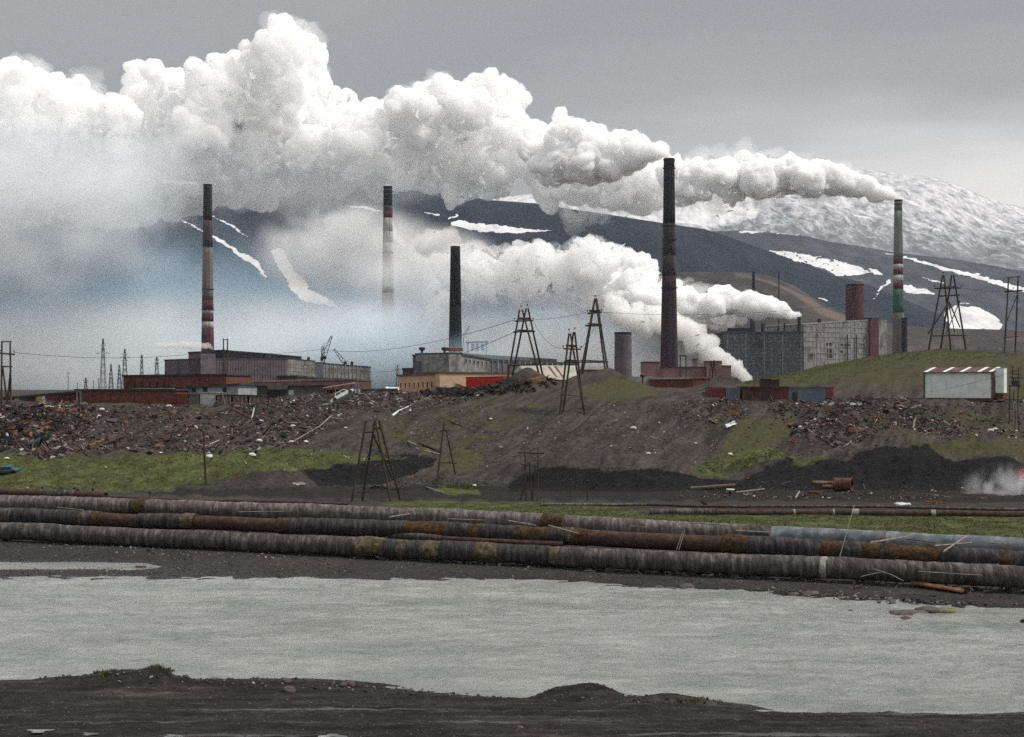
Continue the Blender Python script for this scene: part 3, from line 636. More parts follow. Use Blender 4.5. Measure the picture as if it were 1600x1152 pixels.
M['sooty_brown'] = mat('sooty_brown', [(.030, .020, .019), (.060, .042, .038), (.12, .088, .075)], scale=.12, rough=.9, stretch=(1, 1, .12), second=((.018, .014, .015), .12, .54, (1, 1, .1)))
M['stack_beige'] = mat('stack_beige', [(.075, .062, .053), (.155, .13, .112), (.24, .21, .185)], scale=.12, rough=.92, stretch=(1, 1, .15), second=((.035, .028, .027), .14, .55, (1, 1, .08)))
M['stack_red'] = mat('stack_red', [(.05, .020, .024), (.085, .026, .032), (.12, .038, .042)], scale=.12, rough=.9, stretch=(1, 1, .2), second=((.05, .025, .03), .16, .57, (1, 1, .1)))
M['stack_maroon'] = mat('stack_maroon', [(.028, .018, .024), (.05, .022, .028), (.095, .035, .042)], scale=.10, rough=.9, stretch=(1, 1, .1), second=((.028, .022, .03), .12, .52, (1, 1, .07)))
M['stack_white'] = mat('stack_white', [(.24, .22, .20), (.33, .30, .275), (.40, .37, .34)], scale=.15, rough=.9, stretch=(1, 1, .3), second=((.20, .17, .15), .12, .58, (1, 1, .15)))
M['stack_pale'] = mat('stack_pale', [(.20, .18, .16), (.30, .275, .25), (.38, .35, .32)], scale=.12, rough=.92, stretch=(1, 1, .15), second=((.14, .11, .10), .14, .58, (1, 1, .1)))
M['stack_green'] = mat('stack_green', [(.085, .12, .088), (.125, .165, .13), (.18, .205, .17)], scale=.2, rough=.9, stretch=(1, 1, .2), second=((.16, .17, .13), .14, .57, (1, 1, .12)))
M['stack_dgreen'] = mat('stack_dgreen', [(.025, .065, .042), (.04, .095, .06), (.06, .12, .085)], scale=.2, rough=.9, stretch=(1, 1, .2))
M['dark_metal'] = mat('dark_metal', [(.02, .02, .022), (.04, .038, .04)], scale=1, rough=.7)
M['wood_dark'] = mat('wood_dark', [(.028, .019, .015), (.055, .037, .028), (.095, .066, .05)], scale=2.2, rough=.95, stretch=(1, 1, .2), bump=.3)
M['wood_grey'] = mat('wood_grey', [(.12, .105, .09), (.22, .20, .175), (.34, .31, .28)], scale=3, rough=.95, stretch=(1, 1, .3))
M['wood_brown'] = mat('wood_brown', [(.06, .042, .03), (.12, .085, .06), (.18, .14, .10)], scale=2.5, rough=.95)
M['roof_felt'] = mat('roof_felt', [(.028, .026, .026), (.05, .046, .045), (.085, .08, .078)], scale=1.0, rough=.95)
M['roof_rust'] = mat('roof_rust', [(.065, .038, .032), (.11, .065, .055), (.17, .12, .105)], scale=1.0, rough=.9)
M['beige_plaster'] = mat('beige_plaster', [(.45, .31, .20), (.52, .37, .25), (.58, .43, .31)], scale=.8, rough=.95, second=((.36, .27, .2), .4, .6, (1, 1, .4)))
M['window_dark'] = mat('window_dark', [(.02, .018, .018), (.05, .04, .038)], scale=1, rough=.35)
M['window_brown'] = mat('window_brown', [(.10, .045, .025), (.17, .075, .04)], scale=1, rough=.6)
M['red_paint'] = mat('red_paint', [(.36, .022, .016), (.46, .032, .022), (.5, .05, .035)], scale=1.2, rough=.55, second=((.30, .04, .03), .5, .6, (1, 1, .4)))
M['dull_red'] = mat('dull_red', [(.09, .028, .028), (.14, .038, .038), (.18, .06, .058)], scale=1.5, rough=.7, second=((.10, .05, .04), .7, .58, (1, 1, .4)))
M['steel_blue'] = mat('steel_blue', [(.065, .085, .105), (.10, .125, .15), (.14, .17, .19)], scale=1.5, rough=.7, second=((.11, .08, .06), .6, .62, (1, 1, .4)))
M['container_green'] = mat('container_green', [(.05, .055, .045), (.08, .085, .07), (.11, .11, .09)], scale=1.5, rough=.8)
M['white_sheet'] = mat('white_sheet', [(.52, .56, .53), (.64, .68, .65), (.72, .76, .73)], scale=.9, rough=.7, second=((.42, .42, .40), .5, .63, (1, 1, .3)))
M['grey_sheet'] = mat('grey_sheet', [(.20, .205, .21), (.29, .30, .305), (.38, .39, .39)], scale=.9, rough=.8, second=((.14, .12, .11), .5, .6, (1, 1, .3)))
M['yellow_door'] = mat('yellow_door', [(.38, .30, .06), (.50, .40, .10)], scale=2, rough=.8)
M['rust'] = mat('rust', [(.045, .024, .018), (.09, .045, .031), (.15, .08, .055)], scale=2, rough=.95, bump=.3)
M['rust_orange'] = mat('rust_orange', [(.085, .042, .026), (.15, .075, .045), (.22, .125, .08)], scale=2, rough=.9)
M['tan_roof'] = mat('tan_roof', [(.27, .25, .21), (.36, .335, .29), (.45, .42, .37)], scale=.25, rough=.9, second=((.25, .17, .11), .12, .58, (.3, 1, 1)))
M['wire'] = mat('wire', [(.03, .03, .03), (.05, .05, .05)], scale=1, rough=.6)
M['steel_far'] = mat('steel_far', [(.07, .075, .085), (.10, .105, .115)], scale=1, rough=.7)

# ================================================================ CHIMNEYS
def chimney(label, x, D, ytop, wtop, wbot, ybot, bands, rings, rim=True, vent=None, flare=1.0):
    """bands: (y0, y1, material); widths are in photo pixels at ytop and ybot"""
    z0 = 9.0; px = D / F; zt = Z_(ytop, D); zb_ = Z_(ybot, D)
    t = root('factory_chimney', (X_(x, D), D, z0), label, 'chimney', 'tall factory chimneys')
    def rad(z):
        return .5 * px * (wtop + (wbot - wtop) * ((zt - z) / (zt - zb_)) ** flare) if z < zt else .5 * px * wtop
    for y0, y1, m in bands:
        za, zc = Z_(y1, D), Z_(y0, D); za = max(za, z0 - 1)
        n = max(2, int((zc - za) / 6)); prof = [(rad(za + (zc - za) * i / n), za + (zc - za) * i / n - z0) for i in range(n + 1)]
        MB().lathe(prof, 28).build('shaft_band', M[m], t, True)
    for y, k in rings:
        z = Z_(y, D); r = rad(z); mb = MB().lathe([(r * 1.0, z - z0 - .4), (r * 1.16, z - z0 - .2), (r * 1.16, z - z0 + .1), (r * 1.0, z - z0 + .1)], 28, cap=False)
        for i in range(14):
            a = 2 * math.pi * i / 14; mb.bar((r * 1.14 * math.cos(a), r * 1.14 * math.sin(a), z - z0), (r * 1.14 * math.cos(a), r * 1.14 * math.sin(a), z - z0 + 1.2), .06, 4)
        mb.build('walkway_ring', M['dark_metal'], t)
    if rim:
        r = rad(zt); MB().lathe([(r * 1.0, zt - z0 - 1.2), (r * 1.07, zt - z0 - .9), (r * 1.07, zt - z0 + .35), (r * .82, zt - z0 + .35), (r * .80, zt - z0 - 2.5)], 28, cap=False).build('rim', M['soot'], t)
    mb = MB(); rz = [rad(z0 + 5), rad(zt - 1)]     # ladder up the side towards the viewer
    for s in (-.35, .35): mb.bar((s + rz[0] * .5, -rz[0] * .87 - .25, 4), (s + rz[1] * .5, -rz[1] * .87 - .25, zt - z0 - 1), .07, 4)
    mb.build('ladder', M['dark_metal'], t)
    return t
chimney('leftmost slender chimney, black topped and beige, with red and white bands near its foot', 324.5, 1200, 289, 13, 20, 560,
        [(289, 345, 'soot'), (345, 385, 'sooty_brown'), (385, 470, 'stack_beige'), (470, 484, 'stack_red'), (484, 491, 'stack_white'), (491, 503, 'stack_red'), (503, 514, 'stack_white'), (514, 612, 'stack_red')],
        [(294, 1), (385, 1), (484, 1), (452, 1)])
chimney('pale chimney with a dark tip and faded red bands, half lost in the smoke', 606, 1340, 292, 13.5, 21, 560,
        [(294, 322, 'soot'), (322, 330, 'sooty_brown'), (330, 341, 'stack_red'), (341, 362, 'stack_white'), (362, 380, 'stack_pale'), (380, 441, 'stack_pale'), (441, 450, 'stack_white'), (450, 458, 'stack_red'), (458, 608, 'stack_pale')], [(300, 1), (395, 1)])
chimney('short plain charcoal chimney with straight sides and no bands, rising behind the blue grey hall', 711.5, 1000, 385, 15, 21, 550, [(385, 480, 'soot'), (480, 612, 'soot')], [], rim=False)
chimney('tallest and thickest chimney, sooty above and dark red below, amid the plant', 1045.5, 900, 249, 17, 28, 575,
        [(249, 262, 'soot'), (262, 350, 'soot'), (350, 400, 'sooty_brown'), (400, 432, 'sooty_brown'), (432, 612, 'stack_maroon')], [(263, 1), (353, 1), (450, 1), (375, 1)], flare=1.3)
chimney('green painted chimney with maroon and cream bands beside the hill on the right', 1403.5, 1300, 313, 12, 18, 540,
        [(313, 330, 'stack_beige'), (330, 405, 'stack_green'), (405, 413, 'stack_red'), (413, 421, 'stack_white'), (421, 430, 'stack_red'), (430, 442, 'stack_white'), (442, 452, 'stack_red'), (452, 489, 'stack_dgreen'), (489, 612, 'stack_beige')], [(319, 1)])
def stump(label, x0, x1, ytop, D, m, taper=.94):
    px = D / F; r = (x1 - x0) / 2 * px; zt = Z_(ytop, D)
    t = root('cooling_stack', (X_((x0 + x1) / 2, D), D, 9), label, 'stack')
    h = zt - 9; MB().lathe([(r, -1), (r * (1 + taper) / 2, h / 2), (r * taper, h)], 28, cap=False).lathe([(r * taper * .8, h - .05), (r * taper * .8, h - 6)], 28, cap=True).build('shell', M[m], t, True)
    MB().lathe([(r * taper * .98, h - .9), (r * taper * 1.04, h - .7), (r * taper * 1.04, h + .2), (r * taper * .8, h + .2)], 28, cap=False).build('rim', M['soot'], t)
    return t
stump('squat dark brown round stack left of the tallest chimney', 959.5, 987.5, 520, 700, 'mauve_wall')
stump('broad rusty brown round stack standing above the right hand plant', 1321, 1350, 445, 1350, 'brick_dark', .96)
stump('small black stub stack just right of the green chimney foot', 1408, 1418, 497, 1290, 'soot', .9)

# ================================================================ BUILDINGS
WROOTS = []
def broot(*a_, **k_):
    """root whose parts are first built in scene coordinates (shifted under it at the end of this section)"""
    r = root(*a_, **k_); WROOTS.append(r); return r
class Face:
    """vertical wall between (xa, Da) and (xb, Db); pixels on it become points"""
    def __init__(s, xa, Da, xb, Db):
        s.A = Vector((X_(xa, Da), Da)); s.B = Vector((X_(xb, Db), Db)); s.d = (s.B - s.A).normalized(); s.n = Vector((s.d.y, -s.d.x))
        if s.n.y > 0: s.n = -s.n
    def D(s, x):
        k = (x - 800) / F; q = s.A; den = s.d.x - k * s.d.y
        u = (k * q.y - q.x) / den; return q.y + u * s.d.y
    def u(s, x):
        D = s.D(x); p = Vector((X_(x, D), D)); return (p - s.A).dot(s.d)
    def p(s, u, off, z): q = s.A + s.d * u + s.n * off; return (q.x, q.y, z)
    def box(s, mb, x0, x1, z0, z1, t0, t1):
        return s.ubox(mb, s.u(x0), s.u(x1), z0, z1, t0, t1)
    def ubox(s, mb, u0, u1, z0, z1, t0, t1):
        vs = [s.p(u0, t1, z0), s.p(u1, t1, z0), s.p(u1, t0, z0), s.p(u0, t0, z0), s.p(u0, t1, z1), s.p(u1, t1, z1), s.p(u1, t0, z1), s.p(u0, t0, z1)]
        mb.add(vs, [(0, 3, 2, 1), (4, 5, 6, 7), (0, 1, 5, 4), (1, 2, 6, 5), (2, 3, 7, 6), (3, 0, 4, 7)]); return mb
def block(t, f, x0, x1, ztop, depth, m, roofm, zb, name='wall', ztop_b=None, over=.25, th=.3, roof='roof', back=0):
    """walls with a roof slab; heights may differ at the two ends"""
    u0, u1 = f.u(x0), f.u(x1); zc = ztop if ztop_b is None else ztop_b
    vs = [f.p(u0, -back, zb), f.p(u1, -back, zb), f.p(u1, -depth, zb), f.p(u0, -depth, zb), f.p(u0, -back, ztop - th), f.p(u1, -back, zc - th), f.p(u1, -depth, zc - th), f.p(u0, -depth, ztop - th)]
    MB().add(vs, [(0, 3, 2, 1), (4, 5, 6, 7), (0, 1, 5, 4), (1, 2, 6, 5), (2, 3, 7, 6), (3, 0, 4, 7)]).build(name, M[m], t)
    vs = [f.p(u0 - over, over - back, ztop - th), f.p(u1 + over, over - back, zc - th), f.p(u1 + over, -depth - over, zc - th), f.p(u0 - over, -depth - over, ztop - th),
          f.p(u0 - over, over - back, ztop), f.p(u1 + over, over - back, zc), f.p(u1 + over, -depth - over, zc), f.p(u0 - over, -depth - over, ztop)]
    return MB().add(vs, [(0, 3, 2, 1), (4, 5, 6, 7), (0, 1, 5, 4), (1, 2, 6, 5), (2, 3, 7, 6), (3, 0, 4, 7)]).build(roof, M[roofm], t)
def window(t, f, x0, x1, y0, y1, fm='concrete', pm='window_dark', name='window', fr=.12, s=1.0):
    D = f.D((x0 + x1) / 2); z1, z0 = Z_(y0, D), Z_(y1, D); mb = MB(); k = fr * s
    f.box(mb, x0, x1, z0 - k, z0, -.02, .10 * s); f.box(mb, x0, x1, z1, z1 + k, -.02, .10 * s)
    u0, u1 = f.u(x0), f.u(x1)
    f.ubox(mb, u0, u0 + k, z0, z1, -.02, .09 * s); f.ubox(mb, u1 - k, u1, z0, z1, -.02, .09 * s)
    w_ = mb.build(name, M[fm], t)
    f.ubox(MB(), u0 + k, u1 - k, z0, z1, -.01, .03 * s).build('pane', M[pm], w_)
    return w_
def door(t, f, x0, x1, y0, zb, m, name='door'):
    D = f.D((x0 + x1) / 2); d = f.box(MB(), x0, x1, zb, Z_(y0, D), 0, .06).build(name, M[m], t)
    u1 = f.u(x1); f.ubox(MB(), u1 - .35, u1 - .2, zb + 1.0, zb + 1.12, .06, .12).build('handle', M['dark_metal'], d)
    return d

# ---- garages and sheds along the brow of the tip
f = Face(2, 232, 122, 221); zb = 8.6
t = broot('garage_row', (X_(60, 227), 227, 9), 'low row of old brick garages with yellow doors at the far left above the scrap', 'garages')
block(t, f, 5, 118, Z_(621, 232), 5, 'brick_dark', 'roof_felt', zb, ztop_b=Z_(611, 221))
for x0, x1, m in ((23, 31, 'yellow_door'), (33, 41, 'container_green'), (57, 65, 'yellow_door'), (66, 71, 'white_sheet'), (73, 92, 'dull_red'), (95, 101, 'wood_dark'), (104, 110, 'brick_dark')):
    door(t, f, x0, x1, 621.5 - .05 * x0, 9.0, m, 'garage_door')
f = Face(118, 220.5, 274, 219)
t = broot('brick_shed', (X_(195, 220), 220, 9), 'long low red brick shed with a grey framed doorway at its left end', 'shed')
block(t, f, 119, 273, Z_(608, 220), 6, 'brick_red', 'roof_felt', zb, th=.25)
window(t, f, 119.5, 127.5, 613, 634, 'concrete', 'brick_dark', 'doorway', .18, 1.3)
for x in (141, 207): f.box(MB(), x, x + 2.2, zb, Z_(609.5, 220), 0, .18).build('pilaster', M['brick_red'], t)
f.box(MB(), 208, 271, Z_(608, 220) + .02, Z_(607, 220) + .04, -.6, .3).build('parapet', M['concrete'], t)
f = Face(193, 262, 353, 258)
t = broot('brick_workshop', (X_(272, 260), 260, 9), 'tall red brick workshop with a row of small windows behind the low sheds', 'workshop')
block(t, f, 193, 353, Z_(586, 262), 12, 'brick_red', 'roof_felt', 8.6, ztop_b=Z_(584, 258), th=.3)
for x in (197, 209, 220.5, 232, 243.5, 255): window(t, f, x, x + 3.5, 597.5, 606, 'brick_dark', 'window_dark', 'window', .08)
for x in (202, 262, 310, 350): f.box(MB(), x, x + 1.6, 8.6, Z_(586.5, 260), 0, .16).build('pilaster', M['brick_red'], t)
f = Face(272, 217, 400, 217)
t = broot('metal_container', (X_(284, 217), 217, 9), 'dull red steel container between the red brick shed and the grey garage', 'container')
block(t, f, 273, 294, Z_(615, 217), 5, 'dull_red', 'dull_red', zb, th=.1, over=.03)
for i in range(9): f.ubox(MB(), f.u(274) + i * .22, f.u(274) + i * .22 + .09, 9.1, Z_(617, 217), 0, .05).build('rib', M['dull_red'], t)
t = broot('grey_garage', (X_(330, 217), 217, 9), 'pale sheet metal garage with wide doors among dark wooden sheds', 'garage')
block(t, f, 295, 311, Z_(616, 217), 5, 'container_green', 'roof_felt', zb, th=.1, over=.05)
block(t, f, 312.5, 337, Z_(613, 217), 5, 'grey_sheet', 'wood_grey', zb, th=.15, over=.1, name='side_wall')
door(t, f, 316, 335, 617, 9.0, 'grey_sheet', 'garage_door')
for i, (x0, x1) in enumerate(((339, 361), (364, 387), (389, 408))):
    t = broot('wooden_shed', (X_((x0 + x1) / 2, 217), 217, 9), ('dark plank shed with crossed door braces right beside the pale metal garage', 'low plank shed in the middle of three dark wooden sheds', 'smallest of the three dark plank sheds, next to the scrap slope')[i], 'shed', 'dark plank sheds on the brow')
    block(t, f, x0, x1, Z_(616.5 + i * .6, 217), 4, 'wood_dark', 'roof_felt', zb, th=.1, over=.12)
    n = int((x1 - x0) / 2.1)
    for k in range(n): f.ubox(MB(), f.u(x0) + .1 + k * .205, f.u(x0) + .27 + k * .205, 9.1, Z_(618.5 + i * .6, 217), 0, .035).build('plank', M['wood_brown' if k % 3 else 'wood_grey'], t)
f = Face(275, 226, 370, 224)
t = broot('grey_workshop', (X_(325, 225), 225, 9), 'long grey rendered workshop with a rusty lean roof behind the plank sheds', 'workshop')
block(t, f, 279, 372, Z_(605, 226), 8, 'grey_sheet', 'roof_felt', zb, ztop_b=Z_(599, 224), th=.3, over=.4)
for x in (300, 318, 348): window(t, f, x, x + 6, 606.5, 611, 'dark_metal')
f = Face(370, 232, 620, 236)
t = broot('flat_roofed_store', (X_(470, 233), 233, 9), 'low flat roofed store with a dark green fascia above the heaped scrap', 'store')
block(t, f, 372, 512, Z_(600, 232), 10, 'container_green', 'roof_rust', zb, ztop_b=Z_(599, 234), th=.35, over=.3)
f.box(MB(), 418, 449, Z_(609, 233), Z_(602.5, 233), 0, .5).build('fascia', M['container_green'], t)
for x0, x1, m in ((376, 386, 'wood_dark'), (418, 447, 'window_dark'), (451, 459, 'grey_sheet'), (470, 476, 'wood_brown')): door(t, f, x0, x1, 609.5, 9.0, m)
f.box(MB(), 376, 405, Z_(613.5, 233), Z_(604.5, 233), 0, .12).build('green_panel', mat('green_panel', [(.05, .10, .025), (.08, .15, .035)], scale=2), t)
for x in (432, 440, 445, 465, 480): MB().bar((f.p(f.u(x), -3, Z_(600, 233)))[:3], (f.p(f.u(x), -3, Z_(595.5, 233)))[:3], .14).build('roof_pipe', M['rust'], t)
t = broot('lean_to_shelter', (X_(530, 226), 226, 9), 'open shelter with a pale sloping roof above dark clutter, left of the wrecked car', 'shelter')
f = Face(500, 226, 560, 226)
vs = [f.p(f.u(505), .6, Z_(606, 226)), f.p(f.u(552), .6, Z_(598.5, 226)), f.p(f.u(552), -3, Z_(597.5, 226)), f.p(f.u(505), -3, Z_(605, 226))]
MB().add(vs + [(a, b, c_ - .12) for a, b, c_ in vs], [(0, 1, 2, 3), (7, 6, 5, 4), (0, 4, 5, 1), (1, 5, 6, 2), (2, 6, 7, 3), (3, 7, 4, 0)]).build('roof', M['grey_sheet'], t)
for x, y in ((507, 606), (520, 604), (535, 601.5), (549, 599.5)): f.box(MB(), x, x + 1.2, 8.5, Z_(y + .9, 226), 0, .12).build('post', M['wood_dark'], t)
f.box(MB(), 507, 550, 8.5, Z_(609, 226), -2.6, -2.4).build('back_wall', M['wood_dark'], t)
t = broot('utility_hut', (X_(558, 222), 222, 9), 'tiny pale blue hut beside a long dark low wall on the brow', 'hut')
f = Face(540, 222, 630, 228); block(t, f, 555, 563, Z_(606, 222), 2, 'grey_sheet', 'steel_blue', zb, th=.1, over=.08)
door(t, f, 557, 560, 608, 9.0, 'steel_blue')
t = broot('block_wall', (X_(595, 226), 226, 9), 'long dark low wall with a pale coping running to the beige building', 'wall')
f.box(MB(), 564, 622, 8.5, Z_(608.5, 225), -.4, 0).build('wall', M['roof_felt'], t); f.box(MB(), 564, 622, Z_(608.5, 225), Z_(607, 225), -.5, .1).build('coping', M['container_green'], t)
# ---- beige building, red box, tent roof
f = Face(622, 300, 800, 300)
t = broot('beige_building', (X_(700, 300), 300, 9), 'long beige plastered building with a row of narrow brown windows', 'building')
block(t, f, 622, 687, Z_(585.5, 300), 14, 'beige_plaster', 'roof_rust', 9, ztop_b=Z_(582.5, 300), th=.35, over=.3)
f2 = Face(686, 297, 812, 304)
block(t, f2, 687, 800, Z_(581, 297), 15, 'beige_plaster', 'roof_rust', 9, ztop_b=Z_(582, 304), th=.3, over=.2, name='tall_wing')
for k in range(9): window(t, f, 624.5 + k * 6.9, 628.3 + k * 6.9, 598.5 - k * .28, 607 - k * .28, 'beige_plaster', 'window_brown', 'window', .1)
t = broot('red_cabin', (X_(758, 262), 262, 9), 'bright red box cabin in front of the beige building behind black scrap', 'cabin')
f = Face(728, 262, 790, 256); block(t, f, 728, 786, Z_(589.3, 262), 3, 'red_paint', 'dull_red', 9, ztop_b=Z_(588, 256), th=.12, over=.05)
for i in range(10): f.ubox(MB(), f.u(730) + i * .68, f.u(730) + i * .68 + .1, 9.2, Z_(590, 259), 0, .03).build('rib', M['red_paint'], t)
t = broot('tan_roofed_hangar', (X_(845, 520), 520, 9), 'low hangar with a wide pale tan pitched roof behind the twin timber pole', 'hangar')
D = 520; a = [at(805, 600, D), at(808, 580, D), at(813, 571.5, D), at(874, 600, D), at(874, 592, D), at(862, 570.5, D)]
MB().add([at(803, 612, D), at(803, 582, D), at(812, 571, D + 12), at(820, 582, D + 2), at(820, 612, D + 2)], [(0, 1, 2, 3, 4)]).build('gable', M['container_green'], t)
MB().add([at(812, 571, D + 12), at(822, 592, D), at(905, 594, D), at(903, 571.5, D + 12), at(812, 572, D + 13), at(822, 593, D + .5), at(905, 595, D + .5), at(903, 572.5, D + 13)], [(0, 1, 2, 3), (7, 6, 5, 4), (0, 4, 5, 1), (1, 5, 6, 2), (2, 6, 7, 3), (3, 7, 4, 0)]).build('roof', M['tan_roof'], t)
f = Face(822, D + .6, 905, D + .6); f.box(MB(), 822, 905, 8, Z_(594, D), -8, -.1).build('wall', M['container_green'], t)
for x in (856, 866): MB().add([at(x, 572, D + 11), at(x + 16, 594, D - .15), at(x + 19, 594, D - .15), at(x + 3, 572, D + 11)], [(0, 1, 2, 3)]).build('rust_streak', M['rust_orange'], t)
# ---- blue grey hall and chimney plinth
f = Face(640, 900, 960, 900)
t = broot('blue_grey_hall', (X_(675, 900), 900, 9), 'dark blue grey hall with two mushroom roof vents left of the plain charcoal chimney', 'hall')
block(t, f, 645, 702, Z_(554, 900), 60, 'mauve_wall', 'roof_felt', 8, th=1, over=.5)
block(t, f, 629, 646, Z_(575, 900), 30, 'brick_dark', 'roof_felt', 8, th=1, over=.5, name='low_wing')
block(t, f, 646, 703, Z_(565, 900), 3, 'concrete_blue', 'roof_felt', 8, th=.5, over=.1, name='annexe', back=-4)
for x in (658.5, 694):
    z = Z_(554, 900); MB().lathe([(.7, 0), (.7, 2.2), (2.1, 3.4), (2.1, 4.4), (.3, 4.9)], 12, cap=True).build('roof_vent', M['roof_felt'], t).location = (X_(x, 900), 905, z)
for k in range(6): window(t, f, 650 + k * 8, 655 + k * 8, 557.5, 562, 'mauve_wall', 'window_dark', 'window', .3, 2)
t = broot('long_hall', (X_(800, 880), 880, 9), 'very long low grey hall with a sooty roof running right from the charcoal chimney', 'hall')
f = Face(704, 880, 960, 1000)
block(t, f, 722, 765, Z_(553, 880), 30, 'concrete_pale', 'roof_felt', 8, ztop_b=Z_(560, 895), th=1.2, over=.4)
block(t, f, 702, 722, Z_(551, 880), 30, 'concrete_pale', 'roof_felt', 8, th=.8, over=.3, name='end_bay')
f.box(MB(), 701.5, 722.5, Z_(548.5, 880), Z_(543.5, 880), -4, .3).build('brick_collar', M['brick_red'], t)
block(t, f, 765, 903, Z_(561, 900), 40, 'concrete_blue', 'roof_felt', 8, ztop_b=Z_(566.5, 960), th=1.6, over=.4, name='far_wing')
block(t, f, 765, 905, Z_(552, 905), 20, 'roof_felt', 'roof_felt', 8, ztop_b=Z_(560, 960), th=1, over=.3, name='clerestory', back=44)
for k in range(16): f.box(MB(), 768 + k * 8.5, 769.4 + k * 8.5, 8, Z_(563.3 + k * .32, 930), 0, .7).build('pilaster', M['concrete_pale'], t)
for k in range(6): window(t, f, 726 + k * 6.3, 730 + k * 6.3, 561 + k, 566 + k, 'concrete_pale', 'window_dark', 'window', .25, 2)
t = broot('pale_canopy', (X_(870, 600), 600, 9), 'long pale flat canopy between the timber poles', 'canopy')
f = Face(800, 610, 958, 640); f.box(MB(), 868, 956, Z_(577, 620), Z_(571, 620), -14, 0).build('roof', M['tan_roof'], t); f.box(MB(), 868, 954, 8, Z_(577, 620), -12, -1).build('wall', M['concrete'], t)
# ---- pinkish buildings round the tallest chimney
t = broot('pink_brick_works', (X_(1070, 800), 800, 9), 'pinkish grey brick works with stepped roofs at the foot of the tallest chimney', 'works')
f = Face(1000, 800, 1150, 800)
for x0, x1, y, dep, bk in ((1006, 1031, 565, 20, 0), (1022, 1140, 573, 20, 3), (1104, 1127, 564, 12, -2), (1117, 1142, 571, 20, -1), (1086, 1092, 560, 6, 6)):
    block(t, f, x0, x1, Z_(y, 800), dep + max(bk, 0), 'brick_pink', 'brick_dark', 8, th=.8, over=.2, back=bk, name='wing')
f3 = Face(1000, 797, 1150, 797)
for k in range(6): window(t, f3, 1120 + k * 3.5, 1122.3 + k * 3.5, 576, 579, 'brick_pink', 'window_dark', 'window', .15, 2)
for k in range(7): window(t, f3, 1024 + k * 4, 1026.4 + k * 4, 577, 580, 'brick_pink', 'window_dark', 'window', .15, 2)
for x0, x1 in ((1062, 1063.5), (1071, 1072.5)): f3.box(MB(), x0, x1, 8, Z_(555, 797), 0, .5).build('frame_leg', M['dark_metal'], t)
f3.box(MB(), 1060, 1073, Z_(557.2, 797), Z_(555.5, 797), .5, 1).build('frame_beam', M['dark_metal'], t)
t = broot('red_brick_range', (X_(1080, 262), 262, 9), 'low red brick range with a pale roof edge below the tallest chimney', 'building')
f = Face(1020, 262, 1082, 262); block(t, f, 1021, 1081, Z_(590, 262), 8, 'brick_red', 'concrete', 9, ztop_b=Z_(589.5, 262), th=.35, over=.25)
f2 = Face(1080, 270, 1152, 280); block(t, f2, 1082, 1150, Z_(589.5, 270), 8, 'brick_dark', 'roof_rust', 9, th=.25, over=.2, name='rear_wing')
t = broot('concrete_slab_wall', (X_(1010, 268), 268, 9), 'short pale concrete wall left of the low red brick range', 'wall')
Face(990, 268, 1024, 268).box(MB(), 985, 1020.6, 9, Z_(588.5, 268), -.5, 0).build('wall', M['concrete'], t)
t = root('rusty_standpipe', (X_(1004, 255), 255, gz(1004, 255)), 'rusty standpipe with a round head beside the pale concrete wall', 'standpipe')
MB().bar((0, 0, -.5), (0, 0, 2.1), .16).build('pipe', M['rust'], t); MB().lathe([(.1, 2.0), (.45, 2.2), (.5, 2.5), (.1, 2.8)], 12).build('head', M['rust'], t)
# ---- right hand plant
t = broot('ribbed_plant_building', (X_(1200, 1120), 1120, 9), 'huge dark grey plant block with vertical ribs under the bright steam jet', 'plant')
f = Face(1133, 1120, 1266, 1120); zt = Z_(518, 1120)
block(t, f, 1134, 1255, zt, 60, 'concrete_blue', 'roof_felt', 8, th=1.2, over=.8)
for k in range(21): f.box(MB(), 1136 + k * 5.75, 1137.3 + k * 5.75, 8, zt - 1.4, 0, .3).build('rib', M['concrete_blue' if k % 5 else 'concrete_pale'], t)
for z_ in (523, 529, 535, 541, 547, 553, 559, 565, 571): f.box(MB(), 1134, 1255, Z_(z_, 1120), Z_(z_ - 1, 1120), 0, .35).build('ledge', M['concrete_blue'], t)
for x, h, r in ((1176, 19, .9), (1194, 12, 1.5), (1228, 13, .7), (1251, 22, 1.4), (1218, 6, .8)):
    zz = h * 1120 / F; MB().lathe([(r, 0), (r, zz), (r * 1.15, zz), (r * 1.15, zz + .5), (r * .6, zz + .5)], 12).build('roof_stack', M['soot'], t).location = (X_(x, 1120), 1126, zt)
f.box(MB(), 1140, 1180, zt, zt + 3, -12, -6).build('roof_house', M['soot'], t)
t = broot('pale_plant_building', (X_(1325, 1200), 1200, 9), 'pale grey plant block with smashed dark openings and a red brick stair tower', 'plant')
f = Face(1255, 1150, 1390, 1200)
block(t, f, 1256, 1357, Z_(506, 1150), 50, 'concrete_pale', 'concrete_pale', 8, ztop_b=Z_(499.5, 1190), th=1, over=.3)
block(t, f, 1357, 1370.5, Z_(497, 1190), 24, 'stack_red', 'roof_felt', 8, th=.8, over=.3, name='stair_tower', back=-2)
block(t, f, 1371.5, 1385.5, Z_(499.5, 1190), 40, 'concrete_pale', 'concrete_pale', 8, th=.8, over=.2, name='end_wing')
block(t, f, 1388, 1400, Z_(513, 1195), 40, 'concrete_blue', 'roof_felt', 8, th=.8, over=.2, name='rear_wing', back=14)
for k in range(17): f.box(MB(), 1258.5 + k * 5.9, 1259.6 + k * 5.9, 8, Z_(506.5 - k * .4, 1170), 0, .2).build('rib', M['concrete_pale'], t)
